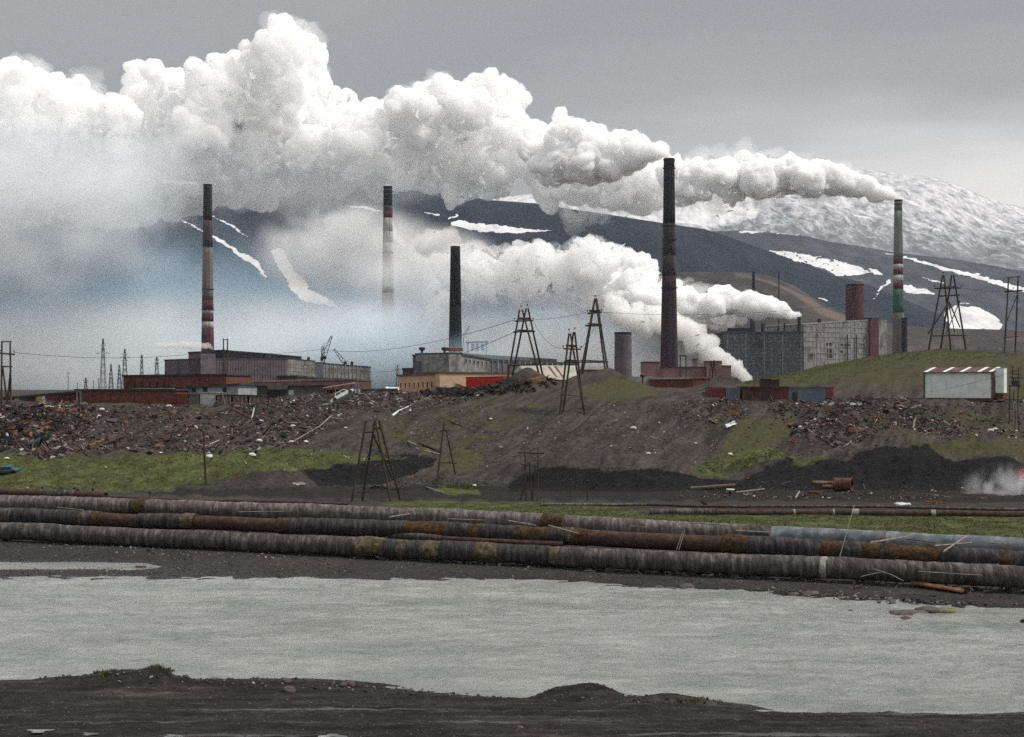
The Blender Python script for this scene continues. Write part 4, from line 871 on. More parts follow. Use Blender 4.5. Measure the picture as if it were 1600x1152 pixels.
for x0, x1, y0, y1 in ((1289, 1302, 536, 540.5), (1290, 1303, 545, 560), (1310, 1330, 538, 541), (1343, 1352, 537, 540.5), (1311, 1318, 548, 553), (1262, 1274, 553, 562)):
    window(t, f, x0, x1, y0, y1, 'concrete_pale', 'window_dark', 'window', .3, 3)
for x0, x1, y0 in ((1285, 1287, 498), (1346, 1350, 494)): f.box(MB(), x0, x1, Z_(506, 1160), Z_(y0, 1160), -6, -3).build('roof_stack', M['soot'], t)
for x in (1322, 1336, 1351): f.box(MB(), x, x + 1, 12, Z_(522, 1165), 1, 1.6).build('mast', M['dark_metal'], t)
# two dark flues on the quarry hill behind
for x, lab in ((1177.5, 'short dark flue on the brown hill, left of a pair'), (1217, 'thin dark mast on the brown hill, right of a pair')):
    t = root('hill_flue', (X_(x, 1700), 1700, 9), lab, 'flue'); r = 1.9 if x < 1200 else .8
    MB().lathe([(r, 0), (r * .9, Z_(426, 1700) - 9), (r * 1.1, Z_(425.5, 1700) - 9), (r * 1.1, Z_(424.5, 1700) - 9)], 12).build('pipe', M['soot'], t)
# ---- left hand mill
t = broot('long_mauve_mill', (X_(430, 900), 900, 9), 'long mauve grey mill with black roof monitors beside the slender left chimney', 'mill')
f = Face(312, 880, 580, 960)
block(t, f, 313, 449, Z_(560, 880), 50, 'mauve_wall', 'roof_felt', 8, ztop_b=Z_(560, 920), th=.8, over=.3)
block(t, f, 313, 336, Z_(549, 880), 16, 'mauve_wall', 'soot', 8, th=1, over=.3, name='tower', back=-.6)
block(t, f, 357, 420, Z_(546, 890), 26, 'soot', 'roof_felt', Z_(561, 890), ztop_b=Z_(550.5, 900), th=.6, over=.2, name='roof_monitor', back=8)
block(t, f, 424, 481, Z_(551, 905), 26, 'soot', 'roof_felt', Z_(562, 905), ztop_b=Z_(556, 915), th=.6, over=.2, name='roof_monitor', back=8)
block(t, f, 449, 492, Z_(559.5, 918), 40, 'concrete', 'roof_felt', 8, ztop_b=Z_(563.5, 930), th=.6, over=.2, name='panel_wing')
for r_i in range(5):
    for k in range(10):
        x0 = 450.2 + k * 4.15; D = f.D(x0); z1 = Z_(564 + r_i * 5.6 + k * .32, D); f.box(MB(), x0, x0 + 3.7, z1 - 1.95, z1, 0, .16).build('wall_panel', M['concrete' if (k * 7 + r_i * 3) % 5 else 'concrete_pale'], t)
block(t, f, 492, 506, Z_(566, 935), 40, 'concrete_blue', 'roof_felt', 8, th=.6, over=.2, name='blue_wing')
block(t, f, 506, 579, Z_(567, 940), 40, 'concrete_pale', 'roof_felt', 8, ztop_b=Z_(573, 960), th=.8, over=.3, name='right_wing')
for k in range(12): f.box(MB(), 509 + k * 6, 510 + k * 6, 8, Z_(568.5 + k * .42, 950), 0, .5).build('pilaster', M['concrete'], t)
for k in range(11): window(t, f, 511 + k * 6, 514 + k * 6, 575 + k * .3, 581 + k * .3, 'concrete_pale', 'window_dark', 'window', .25, 2)
for k in range(26): f.box(MB(), 339 + k * 4.2, 339.5 + k * 4.2, 8, Z_(561.5, 895), 0, .35).build('pilaster', M['mauve_wall'], t)
for x, y in ((486, 558), (554, 564), (430, 556)): f.box(MB(), x, x + 2, Z_(570, 930), Z_(y, 930), -5, -3).build('roof_vent', M['soot'], t)
# low range filling the gap behind
t = broot('low_sooty_range', (X_(590, 500), 500, 9), 'low dark roofs stepping down between the mill and the beige building', 'sheds')
f = Face(350, 420, 640, 480)
for x0, x1, ya, yb_, m, bk in ((352, 470, 596, 594, 'roof_rust', 0), (470, 560, 594, 592, 'brick_dark', 2), (560, 622, 586, 592.5, 'roof_felt', 30), (556, 600, 591, 594, 'roof_rust', 6)):
    block(t, f, x0, x1, Z_(ya, f.D(x0)), 10 + bk, m, 'roof_felt' if m != 'roof_rust' else m, 8.5, ztop_b=Z_(yb_, f.D(x1)), th=.5, over=.2, back=bk, name='wing')
t = broot('far_spoil_ridge', (X_(60, 1500), 1500, 9), 'bluish far heaps and a pale hall on the left horizon', 'heaps')
mb = MB(); prev = None
for x, y in ((-60, 600), (0, 602), (20, 605), (40, 604), (62, 606), (90, 607), (110, 609)):
    if prev: mb.add([at(prev[0], 612, 1500), at(x, 612, 1500), at(x, y, 1520), at(prev[0], prev[1], 1520), at(prev[0], 612, 1560), at(x, 612, 1560)], [(0, 1, 2, 3), (3, 2, 5, 4), (0, 3, 4), (1, 5, 2)])
    prev = (x, y)
mb.build('heap', M['concrete_blue'], t); f = Face(50, 1450, 84, 1450); f.box(MB(), 50, 82, 8, Z_(601, 1450), -20, 0).build('hall', M['concrete_blue'], t)
# ---- containers, brick shed, white garage on the right
f = Face(1100, 217, 1310, 217)
def container(label, x0, x1, y0, y1, m, rz=0):
    t = broot('shipping_container', (X_((x0 + x1) / 2, 217), 217, 9), label, 'container', 'steel containers below the grassy hill')
    zb, zt = Z_(y1, 217) - .3, Z_(y0, 217); block(t, f, x0, x1, zt, 6, m, m, zb, th=.12, over=.02)
    n = int((f.u(x1) - f.u(x0)) / .26)
    for i in range(n): f.ubox(MB(), f.u(x0) + .08 + i * .26, f.u(x0) + .19 + i * .26, zb + .2, zt - .15, 0, .05).build('rib', M[m], t)
    f.box(MB(), x0, x0 + .9, zb, zt, 0, .07).build('corner_post', M[m], t); f.box(MB(), x1 - .9, x1, zb, zt, 0, .07).build('corner_post', M[m], t)
container('dark red steel container, left of a pair below the hill', 1110.5, 1132.5, 605, 627.5, 'dull_red')
container('blue grey steel container, right of the dark red one', 1134, 1156, 606, 627, 'steel_blue')
t = broot('dark_brick_shed', (X_(1210, 217), 217, 9), 'long dark brick shed with a small cabin on its roof below the grassy hill', 'shed')
zb = Z_(628, 217) - .8
block(t, f, 1160, 1232, Z_(604, 217), 5, 'brick_dark', 'roof_felt', zb, th=.15, over=.1)
block(t, f, 1232.3, 1290, Z_(604.5, 217), 4.5, 'steel_blue', 'concrete_blue', zb, th=.15, over=.1, name='metal_wing')
block(t, f, 1290.5, 1303, Z_(605, 217), 4, 'dull_red', 'dull_red', zb, th=.1, over=.03, name='red_end')
block(t, f, 1191, 1205, Z_(592, 217), 2.2, 'soot', 'soot', Z_(604, 217), th=.1, over=.05, name='roof_cabin', back=.5)
block(t, f, 1205.2, 1219, Z_(593, 217), 2.2, 'brick_dark', 'roof_felt', Z_(604, 217), th=.1, over=.05, name='roof_cabin', back=.5)
for x0, x1, y0 in ((1168, 1174.5, 614), (1191, 1199, 614), (1238, 1246, 613)): door(t, f, x0, x1, y0, zb + .5, 'window_dark')
t = broot('white_garage', (X_(1505, 214), 214, 9), 'white sheet metal garage with a rusty striped roof and red base on the right slope', 'garage')
f = Face(1443, 217, 1566, 211.5); zb = Z_(622, 214); zt = Z_(581.5, 214)
block(t, f, 1445, 1550, zt, 4.5, 'white_sheet', 'white_sheet', zb, th=.05, over=0)
f.box(MB(), 1446, 1551, zb - .5, zb, -4.5, .1).build('base', M['rust'], t)
vs = [f.p(f.u(1442), .35, zt - .1), f.p(f.u(1553), .35, zt - .1), f.p(f.u(1553), -2.2, Z_(574.5, 214)), f.p(f.u(1444), -2.2, Z_(574.5, 214)), f.p(f.u(1442), .35, zt), f.p(f.u(1553), .35, zt), f.p(f.u(1553), -2.2, Z_(574, 214)), f.p(f.u(1444), -2.2, Z_(574, 214))]
MB().add(vs, [(0, 3, 2, 1), (4, 5, 6, 7), (0, 1, 5, 4), (1, 2, 6, 5), (2, 3, 7, 6), (3, 0, 4, 7)]).build('roof', M['roof_rust'], t)
for x in (1444, 1473, 1500, 1527, 1545):
    a, b_ = Vector(f.p(f.u(x), .37, zt + .02)), Vector(f.p(f.u(x + 9), -2.2, Z_(574, 214) + .02)); du = Vector((f.d.x, f.d.y, 0)) * .5
    MB().add([a, a + du, b_ + du, b_, a + Vector((0, 0, .03)), a + du + Vector((0, 0, .03)), b_ + du + Vector((0, 0, .03)), b_ + Vector((0, 0, .03))], [(4, 5, 6, 7), (0, 1, 5, 4), (1, 2, 6, 5), (2, 3, 7, 6), (3, 0, 4, 7)]).build('roof_strip', M['white_sheet'], t)
f.box(MB(), 1443, 1445.6, zb, zt - .1, 0, .12).build('corner_post', M['wood_brown'], t); f.box(MB(), 1549, 1553.5, zb, zt - .1, 0, .12).build('corner_post', M['wood_brown'], t)
block(t, f, 1554, 1567, Z_(575.5, 215), 3.5, 'white_sheet', 'white_sheet', Z_(614, 215), th=.08, over=.05, name='end_bay', back=.8)
f.box(MB(), 1554, 1566, Z_(624, 215), Z_(614, 215), -4, -.7).build('brick_foot', M['brick_dark'], t)
for i in range(9): f.ubox(MB(), f.u(1446) + .9 + i * 1.08, f.u(1446) + .93 + i * 1.08, zb + .05, zt - .1, 0, .02).build('sheet_seam', M['white_sheet'], t)

for r in WROOTS:
    for ch in list(r.children) or [o for o in COL.objects if o.parent is r]: ch.location = Vector(ch.location) - Vector(r.location)

f = Face(1255, 1150, 1390, 1200)
for r_i, y in enumerate((511, 519, 527, 534, 543, 552, 560)):
    f.box(MB(), 1257, 1356, Z_(y + .8, 1170), Z_(y, 1170), 0, .25).build('floor_band', M['concrete' if r_i % 2 else 'concrete_pale'], [o for o in COL.objects if o.name == 'pale_plant_building'][0]).location = -Vector([o for o in COL.objects if o.name == 'pale_plant_building'][0].location)
# ================================================================ PIPELINES
PM = {}
PM['lag'] = mat('lagging_grey', [(.030, .025, .023), (.072, .060, .055), (.165, .145, .132)], scale=1.1, rough=.93, stretch=(3.6, 1.2, .7), bump=1.0, bscale=3.2, second=((.04, .030, .028), .8, .55, (1.5, 1, 1)))
PM['lag_pale'] = mat('lagging_pale', [(.050, .041, .038), (.115, .098, .091), (.24, .215, .20)], scale=1.1, rough=.93, stretch=(3.6, 1.2, .7), bump=1.0, bscale=3.2, second=((.085, .062, .056), .7, .56, (1.5, 1, 1)))
PM['dark'] = mat('lagging_dark', [(.018, .016, .016), (.040, .036, .036), (.09, .083, .082)], scale=1.1, rough=.85, stretch=(3.6, 1.2, .7), bump=1.0, bscale=3.2, second=((.06, .04, .032), .8, .6, (1, 1, 1)))
PM['rust'] = mat('bare_rusty_steel', [(.030, .019, .016), (.058, .034, .027), (.10, .058, .042)], scale=2.5, rough=.9, bump=.3, bscale=12)
PM['wool'] = mat('rusty_mineral_wool', [(.03, .02, .013), (.065, .040, .022), (.12, .078, .042)], scale=3.5, rough=1, bump=1, bscale=14)
PM['ochre'] = mat('torn_ochre_wool', [(.045, .035, .022), (.10, .078, .05), (.18, .145, .095)], scale=3.5, rough=1, bump=1, bscale=14)
PM['blue'] = mat('galvanised_blue', [(.07, .078, .088), (.13, .142, .155), (.25, .265, .275)], scale=1.2, rough=.6, bump=.3, bscale=5, second=((.12, .10, .09), .7, .6, (1, 1, 1)))
PM['white'] = mat('torn_pale_sheet', [(.20, .19, .165), (.31, .30, .27)], scale=3, rough=.9, bump=.6)
def pipeline(label, pts, r, secs, seed=0, group='big lagged heating pipes', name='heating_pipe', sup=True):
    """pts (x px, y px of the axis, axis height z) ; secs (x0, x1, style) in px"""
    P = []
    for x, y, z in pts:
        D = (HC - z) * F / (y - HOR); P.append((X_(x, D), D, z))
    P = np.array(P); c = P.mean(0)
    # pipes that leave the frame go on for another 25 m
    ends_ = []
    if pts[0][0] <= -110: q = (P[0] - P[1]) / abs(P[0, 0] - P[1, 0]) * (1, 1, 0); ends_.append(('a', P[0, 0])); P = np.vstack([P[0] + q * 25, P])
    if pts[-1][0] >= 1750: q = (P[-1] - P[-2]) / abs(P[-1, 0] - P[-2, 0]) * (1, 1, 0); ends_.append(('b', P[-1, 0])); P = np.vstack([P, P[-1] + q * 25])
    xs = P[:, 0]
    t = root(name, (c[0], c[1], c[2]), label, 'pipeline', group)
    def axis(X): return np.interp(X, xs, P[:, 1]), np.interp(X, xs, P[:, 2])
    def px2X(x):
        X = 0.0; lo, hi = xs[0], xs[-1]
        for _ in range(40):
            m_ = (lo + hi) / 2; D, _z = axis(m_)
            if 800 + m_ * F / D < x: lo = m_
            else: hi = m_
        return (lo + hi) / 2
    nseg = 26; r_ = np.random.default_rng(seed)
    more = [(('X', xs[0], px2X(secs[0][0])), None, secs[0][2]) for e_ in ends_ if e_[0] == 'a'] + [(('X', px2X(secs[-1][1]), xs[-1]), None, secs[-1][2]) for e_ in ends_ if e_[0] == 'b']
    for k, (x0, x1, st) in enumerate(list(secs) + more):
        Xa, Xb = (x0[1], x0[2]) if x1 is None else (px2X(x0) - .03, px2X(x1) + .03); n = max(4, int((Xb - Xa) / .07)); X = np.linspace(Xa, Xb, n); D, z = axis(X)
        z = z + .09 * fbm(X / 4.5, X * 0 + seed, 3, 9); D = D + .22 * fbm(X / 7, X * 0 + seed, 2, 19)
        dx = np.array([1, (axis(Xb)[0] - axis(Xa)[0]) / (Xb - Xa), 0]); dx /= np.linalg.norm(dx); side = np.array([-dx[1], dx[0], 0])
        a = np.linspace(0, 2 * np.pi, nseg, endpoint=False); Xg, Ag = np.meshgrid(X, a, indexing='ij')
        fac = {'rust': .86, 'wool': 1.0, 'ochre': 1.02, 'blue': .98}.get(st, 1.0) * r_.uniform(.97, 1.02)
        rough = {'rust': .004, 'wool': .17, 'ochre': .20, 'blue': .02}.get(st, .075)
        ca, sa = np.cos(Ag), np.sin(Ag)
        rr = r * fac * (1 + rough * fbm(Xg / .5 + 3 * ca, 3 * sa + k * 7, 4, seed + k))
        if st in ('lag', 'dark', 'lag_pale', 'blue'):
            per = r_.uniform(.42, .7) if st != 'blue' else 1.9
            ph = (Xg / per + .10 * fbm(ca * 2 + Xg, sa * 2, 2, k)) % 1
            rr = rr * (1 + (.030 if st != 'blue' else .012) * (ph ** 2) - .030 * (ph > .90)) * (1 + .012 * np.sin(Ag * 5 + 4 * fbm(Xg / 3, Ag * 0, 2, k)))   # overlapping wraps
        if st in ('lag', 'dark', 'lag_pale'): rr = rr * (1 - .05 * np.clip(fbm(Xg / 1.2, ca * 1.5, 3, seed + 40 + k), 0, 1))  # dents
        end = np.clip(np.minimum(np.arange(n), np.arange(n)[::-1]) / 1.0, 0, 1)[:, None]; rr = rr * (.93 + .07 * end)
        sag = 1 - (.05 * (sa < -.5) if st in ('wool', 'ochre') else 0)
        V = np.stack([Xg + side[0] * ca * rr, D[:, None] + side[1] * ca * rr, z[:, None] + sa * rr * sag], -1) - c
        i = np.arange(n - 1)[:, None] * nseg; j = np.arange(nseg)[None]; jn = (j + 1) % nseg
        Fq = np.stack([i + j, i + jn, i + nseg + jn, i + nseg + j], -1).reshape(-1, 4)
        V = V.reshape(-1, 3); ends = np.array([[Xa, axis(Xa)[0], axis(Xa)[1]], [Xb, axis(Xb)[0], axis(Xb)[1]]]) - c
        o = np_mesh({'rust': 'bare_section', 'wool': 'wool_section', 'ochre': 'wool_section', 'blue': 'clad_section'}.get(st, 'lagged_section'), V, Fq, PM[st], parent=t)
    if sup:
        X = xs[0] + 2
        while X < xs[-1]:
            D, z = axis(X); g_ = float(height(np.array([X]), np.array([float(D)]))[0])
            if z - r - g_ > .05: MB().box(X - .25, X + .25, D - .6, D + .6, g_ - .3, z - r + .12).build('pipe_support', M['roof_felt'], t).location = -Vector(c)
            X += 7.5
    return t
pipeline('nearest fat pipe wrapped in grey lagging, running along the pond shore', [(-120, 825, 1.05), (0, 830, 1.05), (500, 852, 1.0), (850, 868, 1.0), (1200, 884, 1.05), (1600, 903, 1.1), (1760, 912, 1.1)], .66,
         [(-110, 155, 'lag'), (155, 330, 'lag'), (330, 560, 'lag'), (560, 603, 'ochre'), (603, 623, 'dark'), (623, 641, 'ochre'), (641, 664, 'dark'), (664, 690, 'ochre'), (690, 745, 'dark'), (745, 781, 'ochre'), (781, 862, 'dark'), (862, 876, 'ochre'),
          (876, 1010, 'lag'), (1010, 1130, 'lag'), (1130, 1283, 'lag'), (1283, 1294, 'white'), (1294, 1420, 'lag'), (1420, 1560, 'lag'), (1560, 1750, 'lag')], 1)
pipeline('middle fat pipe patched with bare rusty lengths and torn wool', [(-120, 802, 1.15), (0, 806, 1.15), (450, 822, 1.15), (700, 830, 1.15), (1000, 845, 1.15), (1250, 858, 1.15), (1600, 877, 1.15), (1760, 886, 1.15)], .66,
         [(-110, 22, 'lag'), (22, 70, 'dark'), (70, 121, 'dark'), (121, 129, 'wool'), (129, 147, 'lag'), (147, 157, 'wool'), (157, 216, 'rust'), (216, 285, 'dark'), (285, 305, 'ochre'), (305, 436, 'rust'), (436, 453, 'wool'), (453, 520, 'dark'), (520, 632, 'dark'), (632, 701, 'wool'), (701, 736, 'dark'),
          (736, 754, 'wool'), (754, 807, 'dark'), (807, 862, 'wool'), (862, 891, 'dark'), (891, 898, 'ochre'), (898, 920, 'wool'), (920, 1132, 'rust'), (1132, 1170, 'wool'), (1170, 1286, 'dark'), (1286, 1318, 'wool'), (1318, 1352, 'dark'), (1352, 1377, 'wool'), (1377, 1390, 'dark'),
          (1390, 1473, 'wool'), (1473, 1515, 'dark'), (1515, 1562, 'dark'), (1562, 1582, 'wool'), (1582, 1750, 'dark')], 2)
pipeline('rearmost fat pipe, pale lagging on the left turning to blue grey sheet on the right', [(-120, 782, 1.3), (0, 785, 1.3), (450, 799, 1.3), (850, 817, 1.3), (1200, 838, 1.3), (1600, 859, 1.3), (1760, 869, 1.3)], .74,
         [(-110, 100, 'lag_pale'), (100, 207, 'lag_pale'), (207, 214, 'dark'), (214, 231, 'wool'), (231, 420, 'lag_pale'), (420, 640, 'lag_pale'), (640, 760, 'lag_pale'), (760, 850, 'lag_pale'), (850, 884, 'wool'), (884, 1010, 'lag_pale'), (1010, 1165, 'lag_pale'), (1165, 1208, 'lag'),
          (1208, 1290, 'blue'), (1290, 1380, 'blue'), (1380, 1386, 'lag'), (1386, 1490, 'blue'), (1490, 1600, 'blue'), (1600, 1750, 'blue')], 3)
pipeline('thin rusty pipe lying low between the nearest and middle fat pipes', [(260, 822, .75), (480, 829, .7), (700, 842, .7), (900, 852, .7)], .26, [(262, 480, 'rust'), (480, 690, 'lag'), (690, 880, 'rust')], 4, group='thin rusty pipes', name='thin_pipe', sup=False)
pipeline('short brown pipe with black clamps behind the fat pipes at the far left', [(-120, 769, .75), (0, 770, .75), (100, 773, .75), (166, 776, .7)], .50, [(-110, 65, 'rust'), (65, 98, 'lag'), (98, 119, 'lag'), (119, 165, 'rust')], 5, group='thin rusty pipes', name='thin_pipe')
pipeline('thin pipe continuing right from the short brown pipe just above the fat pipes', [(160, 777, .75), (300, 783, .7), (500, 786, .7), (545, 787, .6)], .16, [(162, 330, 'rust'), (330, 543, 'rust')], 6, group='thin rusty pipes', name='thin_pipe', sup=False)
pipeline('farther thin pipe beyond the grass on the right, level with the smoke', [(845, 789, .35), (1000, 789, .45), (1100, 791, .5), (1300, 791, .55), (1450, 794, .55), (1600, 797, .55), (1760, 800, .5)], .14, [(847, 1010, 'lag_pale'), (1010, 1140, 'rust'), (1140, 1330, 'lag'), (1330, 1740, 'lag')], 7, group='thin rusty pipes', name='thin_pipe', sup=False)
pipeline('nearer brown pipe with pale joint bands along the far edge of the grass', [(1000, 801, .45), (1150, 801, .5), (1300, 801, .5), (1450, 803, .5), (1600, 804, .5), (1760, 806, .5)], .36, [(1015, 1080, 'lag'), (1080, 1118, 'lag'), (1118, 1121, 'dark'), (1121, 1138, 'rust'), (1138, 1141, 'dark'), (1141, 1239, 'rust'), (1239, 1241, 'white'), (1241, 1301, 'rust'), (1301, 1303, 'white'),
         (1303, 1331, 'rust'), (1331, 1341, 'white'), (1341, 1455, 'rust'), (1455, 1461, 'white'), (1461, 1740, 'rust')], 8, group='thin rusty pipes', name='thin_pipe', sup=False)
# black clamps on the far left pipe, small bollards behind it
for x, y, lab in ((97, 772, 'black clamp ring bridging the far left brown pipe, left one'), (118, 772, 'black clamp ring bridging the far left brown pipe, right one')):
    D = 11.2 * F / (y - HOR); t = root('pipe_clamp', (X_(x, D), D, .75), lab, 'clamp', 'black clamps on the far left pipe')
    MB().lathe([(.52, -.22), (.62, -.2), (.62, .2), (.52, .22)], 20, cap=False).build('ring', M['dark_metal'], t); t.rotation_euler = (0, R(84), R(-14)); MB().box(-.75, -.55, -.12, .12, -.15, .15).build('bolt_lug', M['dark_metal'], t)
for x, y, D, lab in ((66, 766, 160, 'small dark post behind the far left pipe, left one'), (145, 769, 158, 'small dark post behind the far left pipe, right one'), (234, 778, 152, 'small dark post beside the dirt track behind the pipes'), (891, 785, 150, 'thin dark stake left of two at the foot of the coal berm'), (918, 786, 148, 'thicker dark stake right of two at the foot of the coal berm')):
    z = gz(x, D); t = root('short_post', (X_(x, D), D, z), lab, 'post', 'short dark posts near the pipes'); h = 2.2 if x > 880 else .75
    MB().bar((0, 0, -.3), (0, 0, h), .07, 6, .06).build('stake', M['wood_dark'], t); MB().lathe([(.13, h - .25), (.16, h - .1), (.08, h)], 8).build('cap', M['dark_metal'], t)

# planks, rods and wires lying on or across the fat pipes : (x0,y0,z0, x1,y1,z1, r, material, label)
def ray(x, y, z): D = (HC - z) * F / (y - HOR); return Vector((X_(x, D), D, z))
LY = [(857, 821, 1.95, 905, 834, 1.9, .05, 'wood_grey', 'pale plank slanting down between the rear pipe and the rusty length of the middle pipe'),
      (1335, 790, 2.1, 1312, 870, 1.75, .016, 'wood_grey', 'curved pale rod looped over the rear and middle pipes'),
      (1360, 848, 2.1, 1420, 838, 2.1, .06, 'wood_grey', 'brown plank lying on the blue grey pipe pointing right'),
      (1415, 842, 2.1, 1463, 848, 2.05, .05, 'wood_brown', 'thin dark plank lying flat along the blue grey pipe'),
      (1474, 862, 1.9, 1513, 836, 2.3, .05, 'wood_grey', 'pale stick leaning steeply across the blue grey pipe'),
      (1460, 853, 2.0, 1518, 848, 2.0, .06, 'wood_grey', 'weathered plank low on the blue grey pipe beside the leaning stick'),
      (1545, 848, 2.1, 1572, 850, 2.1, .05, 'wood_grey', 'short plank on the blue grey pipe near the right edge'),
      (700, 811, 1.9, 760, 813, 1.9, .045, 'wood_grey', 'pale batten lying lengthwise in the gap above the middle pipe, centre'),
      (795, 814, 1.9, 837, 821, 1.9, .06, 'wood_grey', 'pale batten with a splintered end left of the rusty wool collar'),
      (372, 800, 1.8, 453, 799, 1.95, .04, 'wood_grey', 'long thin batten lying between rear and middle pipe, left of centre'),
      (265, 797, 2.0, 303, 788, 2.1, .04, 'wood_dark', 'thin dark stick leaning on the left part of the rear pipe'),
      (608, 808, 1.9, 640, 803, 2.0, .05, 'wood_grey', 'short batten leaning on the rear pipe near the dark lagging'),
      (90, 793, 1.9, 130, 797, 1.9, .05, 'wood_grey', 'grey batten between rear and middle pipe near the left edge'),
      (1057, 859, 1.75, 1067, 830, 2.1, .012, 'wood_grey', 'left of two pale wires dangling over the rusty middle pipe'),
      (1061, 859, 1.75, 1070, 828, 2.1, .012, 'wood_grey', 'right of two pale wires dangling over the rusty middle pipe'),
      (1365, 889, 1.5, 1395, 899, 1.3, .024, 'wood_grey', 'bent pale rod hanging on the face of the nearest pipe'),
      (1345, 901, 1.2, 1380, 893, 1.4, .018, 'wood_grey', 'thin rod crossing the bent pale rod on the nearest pipe'),
      (1395, 899, 1.3, 1412, 908, 1.0, .025, 'wood_grey', 'short rod at the lower end of the bent pale rod'),
      (1080, 817, 2.1, 1140, 821, 2.1, .05, 'wood_grey', 'long pale batten on top of the rear pipe'),
      (1150, 829, 2.05, 1206, 832, 2.0, .06, 'wood_grey', 'pale edge batten above the dark wrapped length of the rear pipe'),
      (985, 822, 2.05, 1010, 824, 2.05, .04, 'wood_grey', 'short pale batten on the rear pipe left of the wires'),
      (1435, 893, 1.55, 1535, 899, 1.5, .03, 'wood_grey', 'long strap lying along the nearest pipe near the right edge')]
for x0, y0, z0, x1, y1, z1, r, m, lab in LY:
    a, b_ = ray(x0, y0, z0), ray(x1, y1, z1); t = MB().bar(a, b_, r, 5, r * .8).build('batten' if r > .03 else 'wire_rod', M[m]); tag(t, lab, 'batten' if r > .029 else 'rod', 'loose battens and rods on the pipes')

# ================================================================ POLES AND PYLONS
def timber(label, x, D, legs, bars, group='weathered timber power poles', cat='power pole', name='timber_pole', r=.17, ins=(), rtop=.8):
    """legs (xtop, ytop, xbot, dD) ; bars (x0, y0, x1, y1, dD, r)"""
    z = gz(x, D); t = root(name, (X_(x, D), D, z), label, cat, group); o = Vector(t.location)
    for xt, yt, xb, yb, dD in legs:
        a = at(xt, yt, D + dD * .12); b_ = at(xb, yb, D + dD); zb = float(height(np.array([b_.x]), np.array([b_.y]))[0]) - .5
        b_.z = min(b_.z, zb) if b_.z < zb + 2.5 else b_.z
        MB().bar(b_ - o, a - o, r, 7, r * rtop).build('leg', M['wood_dark'], t)
    for x0, y0, x1, y1, dD, rr in bars:
        MB().bar(at(x0, y0, D + dD) - o, at(x1, y1, D + dD) - o, rr, 6).build('crossbar', M['wood_dark'], t)
    for xi, yi in ins:
        p = at(xi, yi, D) - o; m_ = MB().lathe([(.05, -.05), (.05, .12), (.13, .16), (.13, .24), (.08, .3)], 8); ob = m_.build('insulator', M['dark_metal'], t); ob.location = p
    return t
timber('stepladder shaped timber frame standing on the heap before the tan hangar', 820, 229,
       [(812, 484, 792, 587, -1.5), (816, 484, 843, 587, -1.5), (822, 482, 798, 587, 1.8), (825, 482, 850, 587, 1.8)],
       [(804, 502, 833, 501, 0, .12), (810, 498, 828, 498, 1, .2), (802, 519, 836, 518, -.5, .13), (808, 516, 834, 517, 1, .12), (794, 571, 848, 570, -1, .13), (800, 572, 812, 560, 1, .08)], ins=((804, 500), (833, 500), (814, 480), (824, 478)))
timber('shorter stepladder shaped timber frame standing lowest, in front of the other two', 892, 210,
       [(889, 521, 874, 643, -1.2), (891, 521, 915, 632, -1.2), (896, 519, 879, 643, 1.2), (898, 519, 912, 630, 1.2)],
       [(880, 545, 908, 546, 0, .11), (884, 540, 900, 541, .8, .18), (881, 565, 906, 566, -.5, .12), (884, 563, 905, 564, .8, .12), (877, 616, 900, 619, -1, .09)], ins=((880, 543), (908, 544), (889, 517), (898, 515)))
timber('tall single peaked timber frame on the crest of the middle mound', 930, 240,
       [(929, 468, 905, 590, -1.4), (931, 468, 947, 590, -1.4), (930, 466, 908, 588, 1.4), (932, 466, 951, 588, 1.4)],
       [(918, 490, 940, 488, 0, .14), (921, 486, 938, 486, .8, .2), (914, 509, 941, 509, -.5, .15), (918, 506, 940, 507, .8, .12), (906, 566, 950, 566, -1, .13), (906, 563, 950, 565, 1, .1)], ins=((918, 487), (940, 486), (930, 464)))
timber('largest timber frame with crossed braces on the grassy hill at the right', 1481, 268,
       [(1473, 430, 1450, 545, -2), (1475, 430, 1486, 545, -2), (1487, 430, 1469, 545, 2), (1490, 430, 1510, 545, 2)],
       [(1460, 451, 1502, 450, 0, .13), (1470, 449, 1496, 449, 1, .2), (1466, 463, 1500, 461, 0, .14), (1450, 522, 1483, 472, -1, .12), (1483, 472, 1500, 512, 1, .12), (1478, 522, 1500, 470, 1, .09), (1454, 525, 1510, 524, 0, .12), (1480, 465, 1492, 520, -1, .09)], ins=((1460, 448), (1502, 448), (1474, 428), (1488, 427)), r=.19)
timber('tall two legged timber gantry with a cross brace near the right edge of the hill', 1580, 262,
       [(1576, 433, 1569, 545, 0), (1591, 432, 1586, 545, 0)], [(1574, 434, 1594, 432, 0, .1), (1569, 456, 1598, 454, 0, .14), (1572, 505, 1589, 462, 0, .08), (1568, 528, 1592, 526, 0, .08)], ins=((1570, 452), (1597, 450), (1583, 452)))
timber('stepladder timber frame with crossed legs on the dirt track just behind the fat pipes', 588, 147,
       [(572, 658, 548, 785, -1), (586, 656, 565, 782, 1.3), (587, 658, 612, 782, -1), (592, 657, 628, 782, 1.3), (582, 676, 612, 745, 1.3)],
       [(570, 676, 584, 675, -.5, .08), (583, 669, 597, 669, .6, .11), (563, 722, 611, 719, -1, .07), (556, 769, 607, 768, -1, .06), (609, 766, 627, 762, 1, .06), (565, 735, 580, 700, 1, .05)], r=.13, group='weathered timber power poles')
timber('slim two legged timber frame with a broken arm drooping to the right', 697, 169,
       [(694, 660, 682, 755, 0), (697, 672, 715, 757, 0)], [(689, 673, 703, 673, 0, .08), (699, 657, 722, 666, 0, .11), (683, 723, 714, 724, 0, .06), (682, 747, 713, 747, 0, .06)], r=.12)
